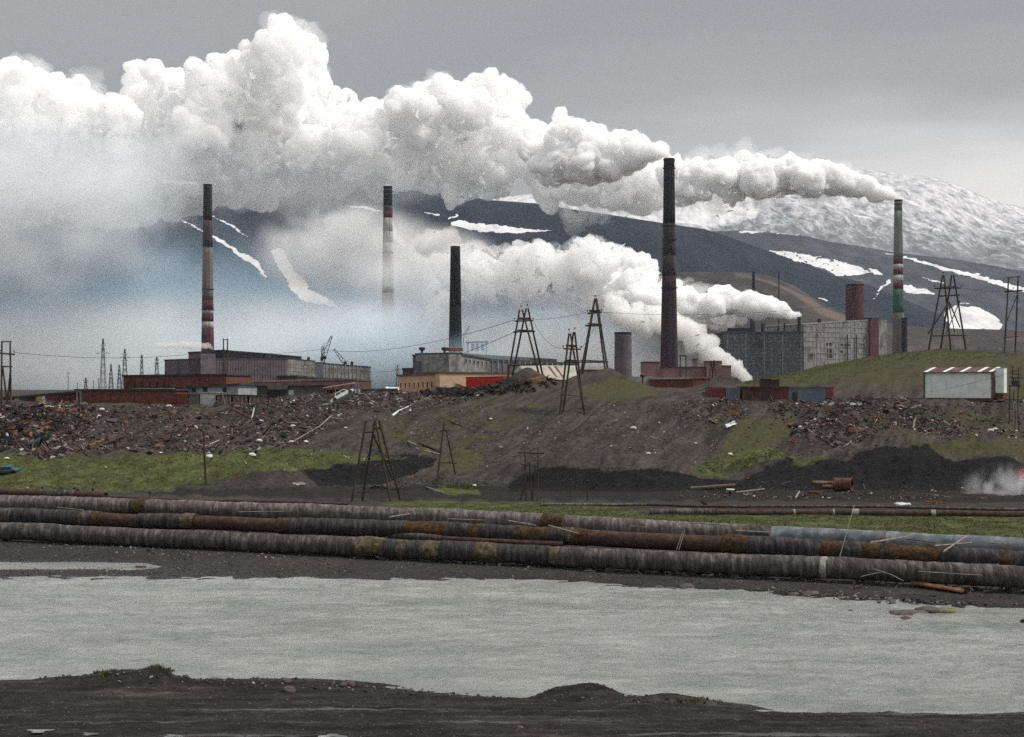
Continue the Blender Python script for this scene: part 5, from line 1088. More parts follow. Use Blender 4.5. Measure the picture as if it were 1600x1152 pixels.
timber('small twin post frame with two short planks across, before the dark coal berm', 829, 148,
       [(820, 703, 822, 786, 0), (841, 700, 840, 788, 0), (826, 742, 810, 775, .8), (827, 722, 832, 786, .8), (836, 728, 831, 782, .4)],
       [(811, 707, 850, 709, -.3, .09), (812, 725, 834, 727, -.3, .06), (812, 741, 836, 741, -.3, .06)], r=.075)
timber('lone thin dark post standing on the grass edge left of centre', 320, 165, [(318, 674, 322, 766, 0)], [(316, 678, 320, 678, 0, .05)], r=.14, cat='post', name='lone_post')
timber('pair of thin upright poles in front of the mauve mill', 352, 262, [(349, 529, 350, 605, 0), (355.5, 529, 355, 605, 0)], [(347, 547, 358, 548, 0, .1), (349, 531, 356, 531, 0, .08)], r=.14)
timber('two legged timber gantry at the far left edge above the scrap', 10, 216, [(3, 534, 2, 634, 0), (16, 534, 17, 634, 0), (4, 572, 12, 612, 0), (17, 572, 11, 612, 0)],
       [(2, 534, 18, 534, 0, .09), (-2, 552, 23, 554, 0, .13), (3, 573, 19, 573, 0, .12)], r=.16, ins=((0, 550), (22, 551)))
timber('small timber frame on the skyline before the pink brick works', 1113, 250, [(1111, 564, 1106, 592, 0), (1116, 563, 1120, 592, 0), (1111, 564, 1116, 590, 1), (1116, 563, 1110, 590, 1)], [(1108, 569, 1119, 569, 0, .1), (1108, 578, 1119, 578, 0, .07)], r=.11)
timber('dark timber mast carrying a box transformer beside the white garage', 1584, 200, [(1578, 603, 1577, 676, 0), (1591, 603, 1590, 664, .5), (1584, 612, 1584, 690, -1)], [(1576, 603, 1596, 603, 0, .1), (1570, 624, 1596, 625, 0, .06), (1579, 590, 1594, 590, 0, .1), (1580, 580, 1592, 580, 0, .07), (1582, 572, 1582, 603, 0, .07), (1592, 575, 1590, 603, 0, .07), (1578, 583, 1596, 586, 0, .06), (1580, 597, 1594, 595, 0, .1)], r=.09)
t = root('transformer_box', at(1587, 600, 200.2), 'small dark transformer box on the timber mast beside the white garage', 'transformer')
MB().box(-.45, .45, -.3, .3, -.3, .45).build('tank', M['dark_metal'], t)
for s in (-.3, 0, .3): MB().lathe([(.05, .45), (.07, .55), (.05, .65), (.07, .75), (.03, .8)], 8, cx=s).build('bushing', M['dark_metal'], t)
t = root('pale_ladder', (X_(1587, 196), 196, gz(1587, 196)), 'pair of pale grey poles standing upright in front of the transformer mast', 'poles')
for x in (1583.5, 1588.5): o = Vector(t.location); MB().bar(at(x, 690, 196) - o, at(x, 628 + (x - 1583), 196) - o, .06, 6).build('pole', M['wood_grey'], t)

def lattice(label, x, D, ytop, w, arms, ybot=607):
    px = D / F; h = Z_(ytop, D) - 9; t = root('lattice_pylon', (X_(x, D), D, 9), label, 'pylon', 'steel lattice pylons on the left skyline')
    hb = w / 2 * px; ht = hb * .16; mb = MB(); k = 7; r = .13 * D / 800
    cs = [(-1, -1), (1, -1), (1, 1), (-1, 1)]
    for sx, sy in cs: mb.bar((sx * hb, sy * hb, 0), (sx * ht, sy * ht, h), r, 4)
    for i in range(k):
        a, b_ = i / k, (i + 1) / k; ra, rb = hb + (ht - hb) * a, hb + (ht - hb) * b_
        for q in range(4):
            (sx, sy), (tx, ty) = cs[q], cs[(q + 1) % 4]; mb.bar((sx * ra, sy * ra, h * a), (tx * rb, ty * rb, h * b_), r * .6, 4); mb.bar((tx * ra, ty * ra, h * a), (sx * rb, sy * rb, h * b_), r * .6, 4)
    mb.build('mast', M['steel_far'], t)
    for ya, half in arms:
        z = Z_(ya, D) - 9; L_ = half * px; MB().bar((-L_, 0, z), (L_, 0, z), r, 4).bar((-L_, 0, z), (0, 0, z + 1.6), r * .7, 4).bar((L_, 0, z), (0, 0, z + 1.6), r * .7, 4).build('crossarm', M['steel_far'], t)
    return t
lattice('tallest steel lattice pylon with three wide arms on the left skyline', 161, 800, 529, 9, ((540, 5), (553, 11), (546, 3)))
lattice('second tallest steel lattice pylon, just right of the tallest', 195, 900, 545, 9, ((554, 5), (559, 8), (564, 5)))
lattice('narrow steel lattice tower without long arms above the red workshop, left one', 221.5, 950, 554, 7, ((558, 2), (564, 2.5), (570, 2.5)))
lattice('narrow dense lattice tower above the red workshop, right one', 245, 950, 558, 9, ((563, 4), (568, 4), (573, 4)))
lattice('short A shaped lattice mast left of a close pair', 173.5, 700, 569, 7, ((585, 3), (595, 3)))
lattice('short A shaped lattice mast right of a close pair', 186.5, 700, 570, 7, ((585, 3), (595, 3)))
lattice('tiny distant pylon beside the lone thin mast on the left skyline', 134, 1000, 590, 5, ((595, 4), (598, 3)))
lattice('faint distant pylon just left of the beige building', 621, 1000, 570, 6, ((578, 6), (583, 4)))
for x, yt, lab in ((106.5, 581, 'lone thin mast standing on the left skyline'), (146, 594, 'very short mast between distant pylons on the left skyline'), (154, 591, 'pale short mast left of the tallest pylon'), (121, 598, 'smallest stub mast on the left skyline')):
    D = 700; t = root('thin_mast', (X_(x, D), D, 9), lab, 'mast'); MB().bar((0, 0, 0), (0, 0, Z_(yt, D) - 9), .22, 5, .14).build('shaft', M['steel_far'], t); MB().bar((-.8, 0, Z_(yt + 2, D) - 9), (.8, 0, Z_(yt + 2, D) - 9), .1, 4).build('crossarm', M['steel_far'], t)
# cranes
def crane(label, x, D, parts_):
    t = root('tower_crane', (X_(x, D), D, 9), label, 'crane', 'cranes above the halls'); o = Vector(t.location)
    for nm, x0, y0, x1, y1, r, m in parts_:
        a, b_ = at(x0, y0, D) - o, at(x1, y1, D) - o; mb = MB(); n = Vector((b_ - a)).cross(Vector((0, 1, 0))).normalized() * r * 2
        if nm in ('jib', 'mast'):
            mb.bar(a + n, b_ + n * .3, r * .35, 4).bar(a - n, b_ - n * .3, r * .35, 4)
            for i in range(6): p, q = a.lerp(b_, i / 6), a.lerp(b_, (i + 1) / 6); s = 1 if i % 2 else -1; mb.bar(p + n * s * (1 - i * .11), q - n * s * (1 - i * .11), r * .25, 4)
        else: mb.bar(a, b_, r, 6)
        mb.build(nm, M[m], t)
crane('dark tower crane with a raised jib behind the mill', 506, 1000, (('mast', 505, 605, 504.5, 541, 1.1, 'dark_metal'), ('jib', 505, 560, 518.5, 525, .8, 'dark_metal'), ('cab', 502, 559, 510, 559, 1.1, 'dark_metal'), ('counterweight', 501, 561.5, 505, 561, 1.3, 'dark_metal'), ('stay', 504.5, 541, 518.5, 525, .12, 'dark_metal')))
crane('second crane jib leaning left, right of the dark tower crane', 536, 1000, (('jib', 539, 568, 521.5, 545, .7, 'dark_metal'), ('mast', 539, 605, 539, 566, 1.0, 'dark_metal'), ('cab', 537, 567, 542, 567, 1.0, 'dark_metal')))
crane('thin reddish crane boom just right of the plain charcoal chimney', 727, 1050, (('jib', 724, 526, 734, 509, .4, 'rust'), ('mast', 724, 605, 724, 526, .5, 'dark_metal')))
t = root('gantry_crane', (X_(746, 1050), 1050, 9), 'pale gantry crane on the roofline right of the plain charcoal chimney', 'crane')
o = Vector(t.location)
MB().bar(at(728, 535.5, 1050) - o, at(763, 534.5, 1050) - o, .8, 4).build('beam', M['steel_far'], t)
for x in (731, 760): MB().bar(at(x, 605, 1050) - o, at(x, 535, 1050) - o, .6, 4).build('leg', M['steel_far'], t)
for x in (746, 754, 739): MB().bar(at(x, 548, 1050) - o, at(x, 537, 1050) - o, 1.3, 6).build('hopper', M['steel_far'], t)

# overhead lines
def line(label, pts, sag=.02, r=.035):
    """pts (x, y, D): wire hung between them"""
    mb = MB(); P = [at(*p) for p in pts]
    for a, b_ in zip(P, P[1:]):
        L_ = (b_ - a).length; q = [a.lerp(b_, i / 14) - Vector((0, 0, sag * L_ * 4 * (i / 14) * (1 - i / 14))) for i in range(15)]; mb.path(q, r, 3)
    o = mb.build('overhead_wire', M['wire']); return tag(o, label, 'wire', 'overhead wires between the timber poles')
line('upper overhead wire from the stepladder pole left towards the mill', [(804, 500, 229), (500, 546, 420), (352, 548, 500)], .012, .05)
line('lower overhead wire from the stepladder pole left towards the beige building', [(804, 519, 229), (560, 580, 420)], .012, .05)
line('overhead wire from the far left gantry across to the pair of upright poles', [(22, 551, 216), (349, 547, 262)], .022, .035)
line('overhead wire joining the stepladder pole and the single peaked pole', [(833, 500, 229), (918, 488, 240)], .015)
line('overhead wire sagging from the stepladder pole to the lowest pole', [(833, 502, 229), (880, 544, 210)], .06)
line('overhead wire from the lowest pole up to the single peaked pole', [(908, 544, 210), (940, 487, 240)], .02)
line('long overhead wire from the single peaked pole towards the big frame on the hill', [(940, 488, 240), (1460, 450, 268)], .03, .03)
line('short overhead wire between the big frame on the hill and the right hand gantry', [(1502, 450, 268), (1570, 455, 262)], .03, .03)
line('thin service cable slanting across the white garage to the transformer mast', [(1452, 613, 209), (1580, 583, 200)], .01, .022)
line('overhead wire leaving the far left gantry out of the frame', [(-2, 552, 216), (-180, 560, 216)], .02)
# ================================================================ SCRAP AND STONES
def rot_rand(n, tilt, r_):
    az = r_.uniform(0, 2 * np.pi, n); tx = r_.normal(0, tilt, n); ty = r_.normal(0, tilt, n)
    ca, sa = np.cos(az), np.sin(az); cx, sx = np.cos(tx), np.sin(tx); cy_, sy = np.cos(ty), np.sin(ty); O = np.zeros(n); I = np.ones(n)
    Rz = np.stack([np.stack([ca, -sa, O], -1), np.stack([sa, ca, O], -1), np.stack([O, O, I], -1)], 1)
    Rx = np.stack([np.stack([I, O, O], -1), np.stack([O, cx, -sx], -1), np.stack([O, sx, cx], -1)], 1)
    Ry = np.stack([np.stack([cy_, O, sy], -1), np.stack([O, I, O], -1), np.stack([-sy, O, cy_], -1)], 1)
    return Ry @ Rx @ Rz
BOXV = np.array([(-1, -1, -1), (1, -1, -1), (1, 1, -1), (-1, 1, -1), (-1, -1, 1), (1, -1, 1), (1, 1, 1), (-1, 1, 1)]) * .5
BOXF = np.array([(0, 3, 2, 1), (4, 5, 6, 7), (0, 1, 5, 4), (1, 2, 6, 5), (2, 3, 7, 6), (3, 0, 4, 7)])
def pieces(name, P, dims, colr, m, label, tilt=.35, jit=.18, seed=0, shape='box', smooth=False):
    r_ = np.random.default_rng(seed); n = len(P); v, fc = (BOXV, BOXF) if shape == 'box' else (ico(1)[0] * .5, ico(1)[1])
    V = v[None] * (1 + r_.normal(0, jit, (n, len(v), 3))) * dims[:, None, :]
    V = np.einsum('nij,nkj->nki', rot_rand(n, tilt, r_), V) + P[:, None, :]
    Fq = (fc[None] + (np.arange(n) * len(v))[:, None, None]).reshape(-1, fc.shape[1])
    o = np_mesh(name, V.reshape(-1, 3), Fq, m, smooth=smooth, tint=np.repeat(colr, len(v), 0).astype(np.float32))
    return tag(o, label, kind='stuff')
def on_ground(poly, n, D0, D1, seed, soft=0):
    """random points of the ground whose place in the photo falls inside the polygon"""
    r_ = np.random.default_rng(seed); px = np.array(poly, float); out = []; got = 0
    while got < n:
        x = r_.uniform(px[:, 0].min(), px[:, 0].max(), n * 3); D = r_.uniform(D0, D1, n * 3); X = X_(x, D); z = height(X, D)
        y = HOR + (HC - z) * F / D; k = sd_poly(x + 6 * fbm(x / 15, y / 8, 2, seed), y, poly) < soft
        out.append(np.stack([X, D, z], 1)[k]); got += k.sum()
        if len(out) > 60: break
    return np.concatenate(out)[:n]
PAL = {'scrap': ([(.10, .045, .035), (.065, .038, .032), (.045, .04, .04), (.16, .145, .14), (.36, .34, .33), (.018, .017, .019), (.085, .072, .066), (.17, .08, .045), (.24, .20, .17), (.07, .10, .12), (.5, .48, .46)], [.15, .18, .17, .11, .035, .16, .18, .025, .035, .008, .012]),
       'timber': ([(.12, .105, .095), (.20, .18, .16), (.30, .27, .24), (.09, .05, .035), (.04, .03, .028)], [.3, .25, .1, .2, .15]),
       'pale': ([(.42, .40, .37), (.30, .27, .23), (.6, .58, .56), (.2, .16, .12)], [.3, .3, .1, .3]),
       'stone': ([(.06, .052, .05), (.10, .09, .085), (.035, .031, .03), (.17, .155, .145)], [.4, .25, .25, .1]),
       'coal': ([(.012, .011, .012), (.03, .027, .027), (.05, .045, .044)], [.5, .35, .15]),
       'black': ([(.012, .012, .014), (.03, .028, .03), (.05, .03, .022), (.10, .045, .02)], [.5, .25, .15, .1])}
def pal(kind, n, r_):
    c, p = PAL[kind]; p = np.array(p) / sum(p); i = r_.choice(len(c), n, p=p); return np.array(c)[i] * r_.uniform(.7, 1.3, (n, 1))
SM = scattered_mat('scrap_pieces', .85); STM = scattered_mat('stone_pieces', .95)
def heap(label, poly, n, D0, D1, seed, kind='scrap', s=(.06, .42), up=.12, longp=.26):
    r_ = np.random.default_rng(seed); P = on_ground(poly, n, D0, D1, seed, 4); P = P[fbm(P[:, 0] / 1.8, P[:, 1] / 2.5, 4, seed + 300) + .35 + .35 * r_.random(len(P)) > .22]; n = len(P)
    a = s[0] + (s[1] - s[0]) * r_.random(n) ** 2.2; dims = np.stack([a * r_.uniform(.7, 1.6, n), a * r_.uniform(.35, 1.0, n), a * r_.uniform(.08, .7, n)], 1)
    k = r_.random(n) < longp; dims[k] = np.stack([a[k] * 4.2, a[k] * .2, a[k] * .16], 1)
    P[:, 2] += up * r_.random(n) + a * .1
    return pieces('scrap', P, dims, pal(kind, n, r_), SM, label, .5, .2, seed)
heap('rust and grey scrap spilling down the slope left of the wrecked car', [(250, 700), (300, 660), (360, 640), (420, 622), (520, 612), (560, 618), (620, 612), (560, 640), (510, 665), (470, 690), (420, 705), (340, 712)], 6500, 186, 224, 1)
heap('tangled dark scrap at the far left of the slope', [(-60, 640), (120, 636), (160, 640), (130, 680), (90, 715), (-60, 722)], 3200, 186, 218, 2, s=(.15, .75))
heap('pale rubble scattered across the left slope', [(100, 640), (290, 634), (300, 660), (250, 700), (60, 712)], 2400, 188, 216, 3, s=(.1, .42))
heap('scrap strewn along the brow behind the wrecked car', [(540, 612), (620, 605), (700, 600), (760, 606), (740, 622), (660, 640), (560, 640)], 3000, 200, 236, 4)
heap('mixed scrap covering the right hand slope below the white garage', [(1200, 630), (1310, 622), (1420, 628), (1480, 645), (1500, 690), (1400, 700), (1300, 695), (1250, 690), (1230, 660)], 6000, 186, 222, 5)
heap('thinner scrap trailing across the slope at the far right', [(1420, 640), (1600, 630), (1650, 640), (1650, 690), (1480, 690)], 1200, 188, 220, 6)
heap('scrap lying below the two steel containers', [(1050, 632), (1160, 625), (1170, 650), (1120, 660), (1050, 650)], 900, 200, 222, 7, s=(.1, .35))
heap('black twisted scrap in front of the beige building', [(655, 614), (680, 600), (720, 596), (770, 600), (860, 594), (868, 606), (760, 616), (680, 618)], 1000, 208, 240, 8, 'black', (.2, .85), .35)
heap('loose planks and scraps along the track below the coal', [(1060, 772), (1250, 750), (1420, 762), (1600, 770), (1600, 786), (1060, 786)], 900, 150, 172, 9, 'scrap', (.08, .3), .05)
heap('loose pale chips and scraps on the middle slope', [(900, 640), (1100, 630), (1180, 640), (1080, 730), (860, 730), (780, 700)], 340, 178, 216, 10, 'pale', (.07, .24), .05, .1)
heap('larger broken slabs and bent plates among the left scrap', [(-60, 642), (120, 638), (280, 645), (420, 625), (560, 618), (520, 660), (420, 700), (60, 712), (-60, 715)], 300, 186, 222, 21, 'scrap', (.35, 1.1), .15, .3)
heap('larger broken slabs and bent plates among the right hand scrap', [(1200, 632), (1310, 626), (1420, 630), (1500, 660), (1480, 692), (1300, 694), (1240, 680)], 220, 188, 220, 22, 'scrap', (.35, 1.0), .15, .35)
heap('dark tangled lumps below the garage row', [(-40, 640), (60, 640), (110, 650), (60, 690), (-40, 690)], 260, 190, 218, 23, 'black', (.35, 1.2), .3, .3)
heap('few pale chips on the slope left of the middle mound', [(480, 660), (640, 640), (800, 640), (860, 720), (600, 740), (450, 720)], 260, 178, 214, 11, 'pale', (.07, .25), .05, .1)
heap('litter in the grass on the left', [(0, 712), (420, 700), (560, 715), (300, 765), (0, 765)], 160, 165, 192, 12, 'pale', (.08, .3), .03, .1)
heap('broken boards and rags under the nearest pipe', [(60, 838), (250, 846), (540, 866), (900, 888), (1250, 905), (1600, 925), (1600, 918), (1200, 900), (860, 880), (500, 858), (60, 832)], 1300, 82, 108, 13, 'timber', (.08, .35), .05, .4)
heap('pale rubble along the pipe foot on the left', [(90, 846), (260, 850), (500, 862), (540, 872), (300, 868), (110, 856)], 420, 90, 106, 14, 'timber', (.05, .2), .02, .15)
heap('litter lying between the fat pipes', [(0, 795), (800, 825), (1600, 885), (1600, 875), (800, 815), (0, 790)], 700, 88, 128, 15, 'timber', (.08, .4), .5, .5)
# stones
def stones(label, poly, n, D0, D1, seed, s, kind='stone', name='stones', flat=.7):
    r_ = np.random.default_rng(seed); P = on_ground(poly, n, D0, D1, seed); n = len(P); a = s[0] + (s[1] - s[0]) * r_.random(n) ** 3
    P[:, 2] += a * .15; return pieces(name, P, np.stack([a * r_.uniform(.8, 1.4, n), a * r_.uniform(.8, 1.3, n), a * flat], 1), pal(kind, n, r_), STM, label, .4, .16, seed, 'ico')
stones('gravel and clods on the near shore', [(-60, 1050), (250, 1035), (500, 1062), (860, 1062), (1000, 1090), (1660, 1105), (1660, 1152), (-60, 1152)], 9000, 46.5, 59, 31, (.012, .07), name='gravel')
stones('bigger clods along the water edge of the near shore', [(60, 1050), (250, 1036), (330, 1046), (560, 1068), (830, 1080), (940, 1064), (1010, 1085), (1120, 1092), (1120, 1102), (840, 1096), (560, 1082), (60, 1062)], 1300, 51, 59, 32, (.03, .17), name='clods')
stones('stones and clods on the far shore below the pipes', [(0, 845), (850, 885), (1600, 925), (1600, 955), (1300, 935), (880, 908), (400, 905), (0, 900)], 5000, 76, 106, 33, (.03, .16), name='gravel')
stones('coal lumps on the dark berms', [(480, 735), (640, 706), (690, 718), (650, 745), (520, 760), (780, 778), (850, 728), (1030, 732), (1090, 746), (1160, 750), (1250, 722), (1370, 698), (1450, 697), (1480, 718), (1530, 718), (1620, 735), (1620, 775), (1250, 765), (1100, 775)], 4500, 165, 200, 34, (.04, .24), 'coal', 'coal')
stones('stones on the bank', [(-60, 640), (1660, 620), (1660, 750), (-60, 720)], 9000, 176, 226, 35, (.05, .32), 'stone')
stones('rubble where the flat rock islet meets the far shore', [(1180, 918), (1390, 934), (1600, 950), (1600, 958), (1380, 944), (1180, 924)], 500, 78, 92, 36, (.05, .3))

# grass tufts as real blades
def tufts(label, polys, n, D0, D1, seed, h=(.12, .34), cols_=((.06, .07, .026), (.09, .10, .034), (.15, .14, .07), (.045, .05, .022), (.12, .095, .06))):
    r_ = np.random.default_rng(seed); P = np.concatenate([on_ground(p, int(n * k), D0, D1, seed + i) for i, (p, k) in enumerate(polys)]); n = len(P)
    u_ = fbm(P[:, 0] / 2.5, P[:, 1] / 2.5, 3, seed) + .35 + .3 * r_.random(n); P = P[u_ > .25]; n = len(P); B = 4
    base = np.repeat(P, B, 0); m_ = len(base); base[:, :2] += r_.normal(0, .10, (m_, 2)); a = r_.uniform(0, 6.28, m_); hh = r_.uniform(*h, m_); ww = r_.uniform(.03, .07, m_)
    dx, dy = np.cos(a), np.sin(a); le = r_.normal(0, .45, (m_, 2)) * hh[:, None]
    v0 = base + np.stack([-dx * ww, -dy * ww, -.05 * np.ones(m_)], 1); v1 = base + np.stack([dx * ww, dy * ww, -.05 * np.ones(m_)], 1); v2 = base + np.stack([le[:, 0], le[:, 1], hh], 1)
    V = np.stack([v0, v1, v2], 1).reshape(-1, 3); c_ = np.array(cols_)[r_.integers(0, len(cols_), m_)] * r_.uniform(.7, 1.25, (m_, 1))
    o = np_mesh('grass', V, np.arange(m_ * 3).reshape(-1, 3), scattered_mat('grass_blades', .9), smooth=False, tint=np.repeat(c_, 3, 0)); return tag(o, label, kind='stuff')
tufts('short green grass on the flat left of the coal', [([(-60, 708), (180, 712), (330, 707), (440, 700), (560, 712), (480, 735), (330, 752), (250, 768), (-60, 766)], 1.0)], 8000, 160, 192, 41, (.05, .16))
tufts('grass strip behind the fat pipes', [([(590, 787), (900, 787), (1030, 802), (1640, 803), (1640, 862), (1200, 830), (900, 806), (620, 791)], 1.0)], 9000, 96, 150, 42, (.04, .12))
tufts('bright green grass patch on the slope', [([(1085, 735), (1110, 715), (1150, 706), (1210, 700), (1235, 712), (1180, 728), (1130, 745)], .8), ([(680, 765), (705, 756), (740, 759), (752, 772)], .2)], 2600, 165, 196, 43, (.06, .2))
tufts('yellowish grass over the right hand hill', [([(1150, 603), (1200, 582), (1300, 564), (1400, 552), (1480, 545), (1600, 555), (1400, 572), (1290, 600)], 1.0)], 5000, 212, 276, 44, (.06, .2), ((.10, .10, .03), (.13, .115, .045), (.06, .075, .02)))
tufts('small weeds on the near shore heap', [([(235, 1040), (268, 1040), (268, 1050), (235, 1050)], .3), ([(1040, 1088), (1130, 1094), (1125, 1101), (1045, 1096)], .4), ([(150, 1050), (185, 1048), (185, 1056), (150, 1058)], .3)], 260, 51, 60, 45, (.03, .14), ((.08, .09, .03), (.12, .11, .045), (.04, .05, .02)))

# ---------------------------------------------------------------- single larger scraps
def sit(x, y, D0=150, D1=275):
    """the ground point that shows at photo pixel (x, y)"""
    D = np.linspace(D0, D1, 1200); X = X_(x, D); z = height(X, D); yy = HOR + (HC - z) * F / D
    k = int(np.argmax(yy <= y)) if (yy <= y).any() else int(np.argmin(yy)); return Vector((X[k], D[k], z[k]))
def beam(label, p0, p1, r, m, D0=150, D1=275, name='beam', cat='beam', lift=.12, flat=1.0, group=None, n=6):
    a, b_ = sit(*p0, D0, D1), sit(*p1, D0, D1); a.z += lift; b_.z += lift
    return tag(MB().bar(a, b_, r, n, r * .85).build(name, M[m]), label, cat, group)
BE = [('long dark trunk lying diagonally on the left slope', (140, 704), (197, 682), .22, 'wood_dark', 'log', 'log'),
      ('orange end stub lying above the long dark trunk', (140, 699), (163, 689), .25, 'rust_orange', 'pipe_stub', 'pipe'),
      ('bent white pipe arching down the slope right of the wrecked car', (613, 651), (624, 643), .16, 'white_sheet', 'bent_pipe', 'pipe'),
      ('upper straight length of the bent white pipe', (624, 643), (644, 634), .10, 'white_sheet', 'bent_pipe', 'pipe'),
      ('long pale pipe running down the slope from the wrecked car, upper piece', (518, 651), (500, 667), .11, 'wood_grey', 'pipe_length', 'pipe'),
      ('long pale pipe running down the slope from the wrecked car, lower piece', (500, 667), (458, 692), .09, 'wood_grey', 'pipe_length', 'pipe'),
      ('upper fallen pole pointing down to the slim broken timber frame', (638, 692), (672, 706), .14, 'wood_grey', 'fallen_pole', 'pole'),
      ('dark lower fallen pole ending at the slim broken timber frame', (655, 694), (690, 709), .16, 'wood_dark', 'fallen_pole', 'pole'),
      ('short fallen pole crossing the other two', (650, 703), (686, 712), .12, 'wood_grey', 'fallen_pole', 'pole'),
      ('white board lying by the small green hump behind the pipes', (667, 763), (694, 772), .09, 'wood_grey', 'board', 'board'),
      ('brown log lying on the track before the bright grass patch', (1078, 765), (1148, 760), .22, 'wood_brown', 'log', 'log'),
      ('long thin pole lying right of the white basin', (1150, 771), (1195, 766), .08, 'wood_grey', 'thin_pole', 'pole'),
      ('upper rusty pipe stacked left of the rusty drum', (1270, 757), (1306, 757), .34, 'wood_brown', 'steel_pipe', 'pipe'),
      ('lower rusty pipe stacked left of the rusty drum', (1285, 763), (1306, 763), .34, 'rust', 'steel_pipe', 'pipe'),
      ('short cut pipe length in front of the stacked rusty pipes', (1266, 772), (1284, 773), .3, 'rust', 'steel_pipe', 'pipe'),
      ('rusty stump upright on the track below the coal heap', (1243, 782), (1249, 770), .12, 'wood_grey', 'leaning_stake', 'stake'),
      ('amber girder sloping through the far left scrap, lower', (45, 684), (75, 669), .3, 'rust_orange', 'girder', 'girder'),
      ('amber girder sloping through the far left scrap, upper', (75, 669), (112, 634), .25, 'rust_orange', 'girder', 'girder'),
      ('grey timber leaning in the dark tangle under the garage row', (24, 634), (40, 650), .14, 'wood_grey', 'timber', 'timber'),
      ('pale stick standing near the rim of the scrap slope', (572, 618), (578, 627), .07, 'wood_grey', 'stick', 'stick'),
      ('long thin dark pole resting on the right hand scrap slope', (1318, 700), (1345, 683), .12, 'wood_grey', 'pole', 'pole'),
      ('pale crooked branch on the right hand scrap', (1252, 672), (1284, 660), .09, 'wood_grey', 'branch', 'branch'),
      ('fat brown pipe butting out of the brow left of the white garage', (1398, 640), (1421, 630), .35, 'wood_dark', 'pipe_butt', 'pipe')]
for lab, p0, p1, r, m, nm, cat in BE: beam(lab, p0, p1, r, m, name=nm, cat=cat)
beam('red brown plank lying in the shallow left puddle', (212, 888.5), (228, 888.5), .07, 'dull_red', 88, 105, 'plank', 'plank')
beam('black waterlogged branch across the mud near the islet', (1432, 941), (1462, 946), .05, 'soot', 74, 90, 'branch', 'branch', .05)
for lab, p0, p1 in (('dark plank on the mud at the right of the far shore', (1536, 928), (1556, 926)), ('dark twisted root on the far shore right of centre', (1335, 922), (1347, 917))): beam(lab, p0, p1, .06, 'wood_dark', 74, 100, 'driftwood', 'driftwood')
# curved rusty shell on the far shore
def shell(label, a, b_, r, m, arc=150, start=100, name='curved_sheet', cat='metal sheet', th=.04, n=12, wob=.05):
    a, b_ = Vector(a), Vector(b_); d = (b_ - a).normalized(); s = d.cross(Vector((0, 0, 1))).normalized(); u = s.cross(d); k = 8
    vs = []
    for rr in (r, r - th):
        for i in range(k + 1):
            p = a.lerp(b_, i / k)
            for j in range(n + 1):
                t_ = R(start + arc * j / n); q = rr * (1 + wob * math.sin(i * 2.1 + j)); vs.append(p + (s * math.cos(t_) + u * math.sin(t_)) * q)
    w_ = n + 1; h_ = (k + 1) * w_; fs = []
    for i in range(k):
        for j in range(n):
            q = i * w_ + j; fs += [(q, q + 1, q + w_ + 1, q + w_), (h_ + q, h_ + q + w_, h_ + q + w_ + 1, h_ + q + 1)]
    for i in range(k):
        for j in (0, n): q = i * w_ + j; fs.append((q, q + w_, h_ + q + w_, h_ + q))
    return tag(MB().add(vs, fs).build(name, M[m], None, True), label, cat)
a, b_ = sit(1426, 917, 76, 100), sit(1508, 929, 74, 100); shell('orange rusty half pipe shell lying on the mud under the nearest pipe', a + Vector((0, 0, .12)), b_ + Vector((0, 0, .02)), .26, 'rust_orange', 170, 20)
# boulder islet
ib = ico(3)
def boulder(label, x, y, sx, sy, sz, m, seed, D0=70, D1=100, up=0.0, name='boulder', cat='rock', group=None):
    v, fc = ib; r_ = np.random.default_rng(seed); n_ = fbm(v[:, 0] * 1.4 + seed, v[:, 1] * 1.4 + v[:, 2] * 2, 4, seed); V = v * (1 + .28 * n_[:, None]) * (sx, sy, sz)
    D = HC * F / (y - HOR) if D0 < 0 else None
    p = Vector((X_(x, D), D, 0)) if D else sit(x, y, D0, D1)
    o = np_mesh(name, V, fc, M[m]); o.location = (p.x, p.y, p.z + up); o.rotation_euler = (0, 0, r_.uniform(0, 3)); return tag(o, label, cat, group)
M['rock_brown'] = mat('rock_brown', [(.05, .038, .036), (.09, .07, .066), (.13, .105, .098)], scale=4, rough=.9, bump=.6)
M['rock_green'] = mat('rock_green', [(.09, .085, .05), (.16, .15, .09), (.21, .20, .13)], scale=4, rough=.9, bump=.5)
boulder('flat brown rock forming the left half of the islet by the far shore', 1418, 958, 1.15, .8, .16, 'rock_brown', 3, -1)
boulder('brown rock in the middle of the islet', 1452, 955, .75, .6, .24, 'rock_brown', 4, -1)
boulder('low greenish boulder on the islet by the far shore', 1482, 957, .65, .5, .26, 'rock_green', 5, -1)
boulder('small round rock poking out of the water before the islet', 1415, 967, .32, .3, .14, 'rock_brown', 6, -1)
boulder('tiny dark rock in the water left of the islet', 1329, 955.5, .16, .15, .10, 'rock_brown', 7, -1)
boulder('dark clod at the waterline above the islet', 1390, 939.5, .28, .2, .14, 'rock_brown', 8, 74, 95)
boulder('dark object cut by the right edge of the pond', 1598, 972, .12, .15, .14, 'soot', 9, -1)
for i, (x, y, s) in enumerate(((1073, 917, .42), (1048, 920, .25), (1002, 920, .22), (975, 917, .22), (1240, 929, .3), (1265, 929, .4), (1030, 919, .3))):
    boulder(('flat dark clod at the far waterline where the shore bends right', 'small clod second from the shore bend at the far waterline', 'small clod above the middle of the pond edge', 'leftmost dark clod at the far waterline', 'clod left of the widest pair on the far waterline', 'widest dark clod at the far waterline left of the islet', 'tiny clod between the shore bend and the middle clods')[i], x, y, s * 1.6, s, s * .45, 'rock_brown', 20 + i, 74, 100, name='mud_clod', cat='clod', group='dark muddy clods along the far waterline')
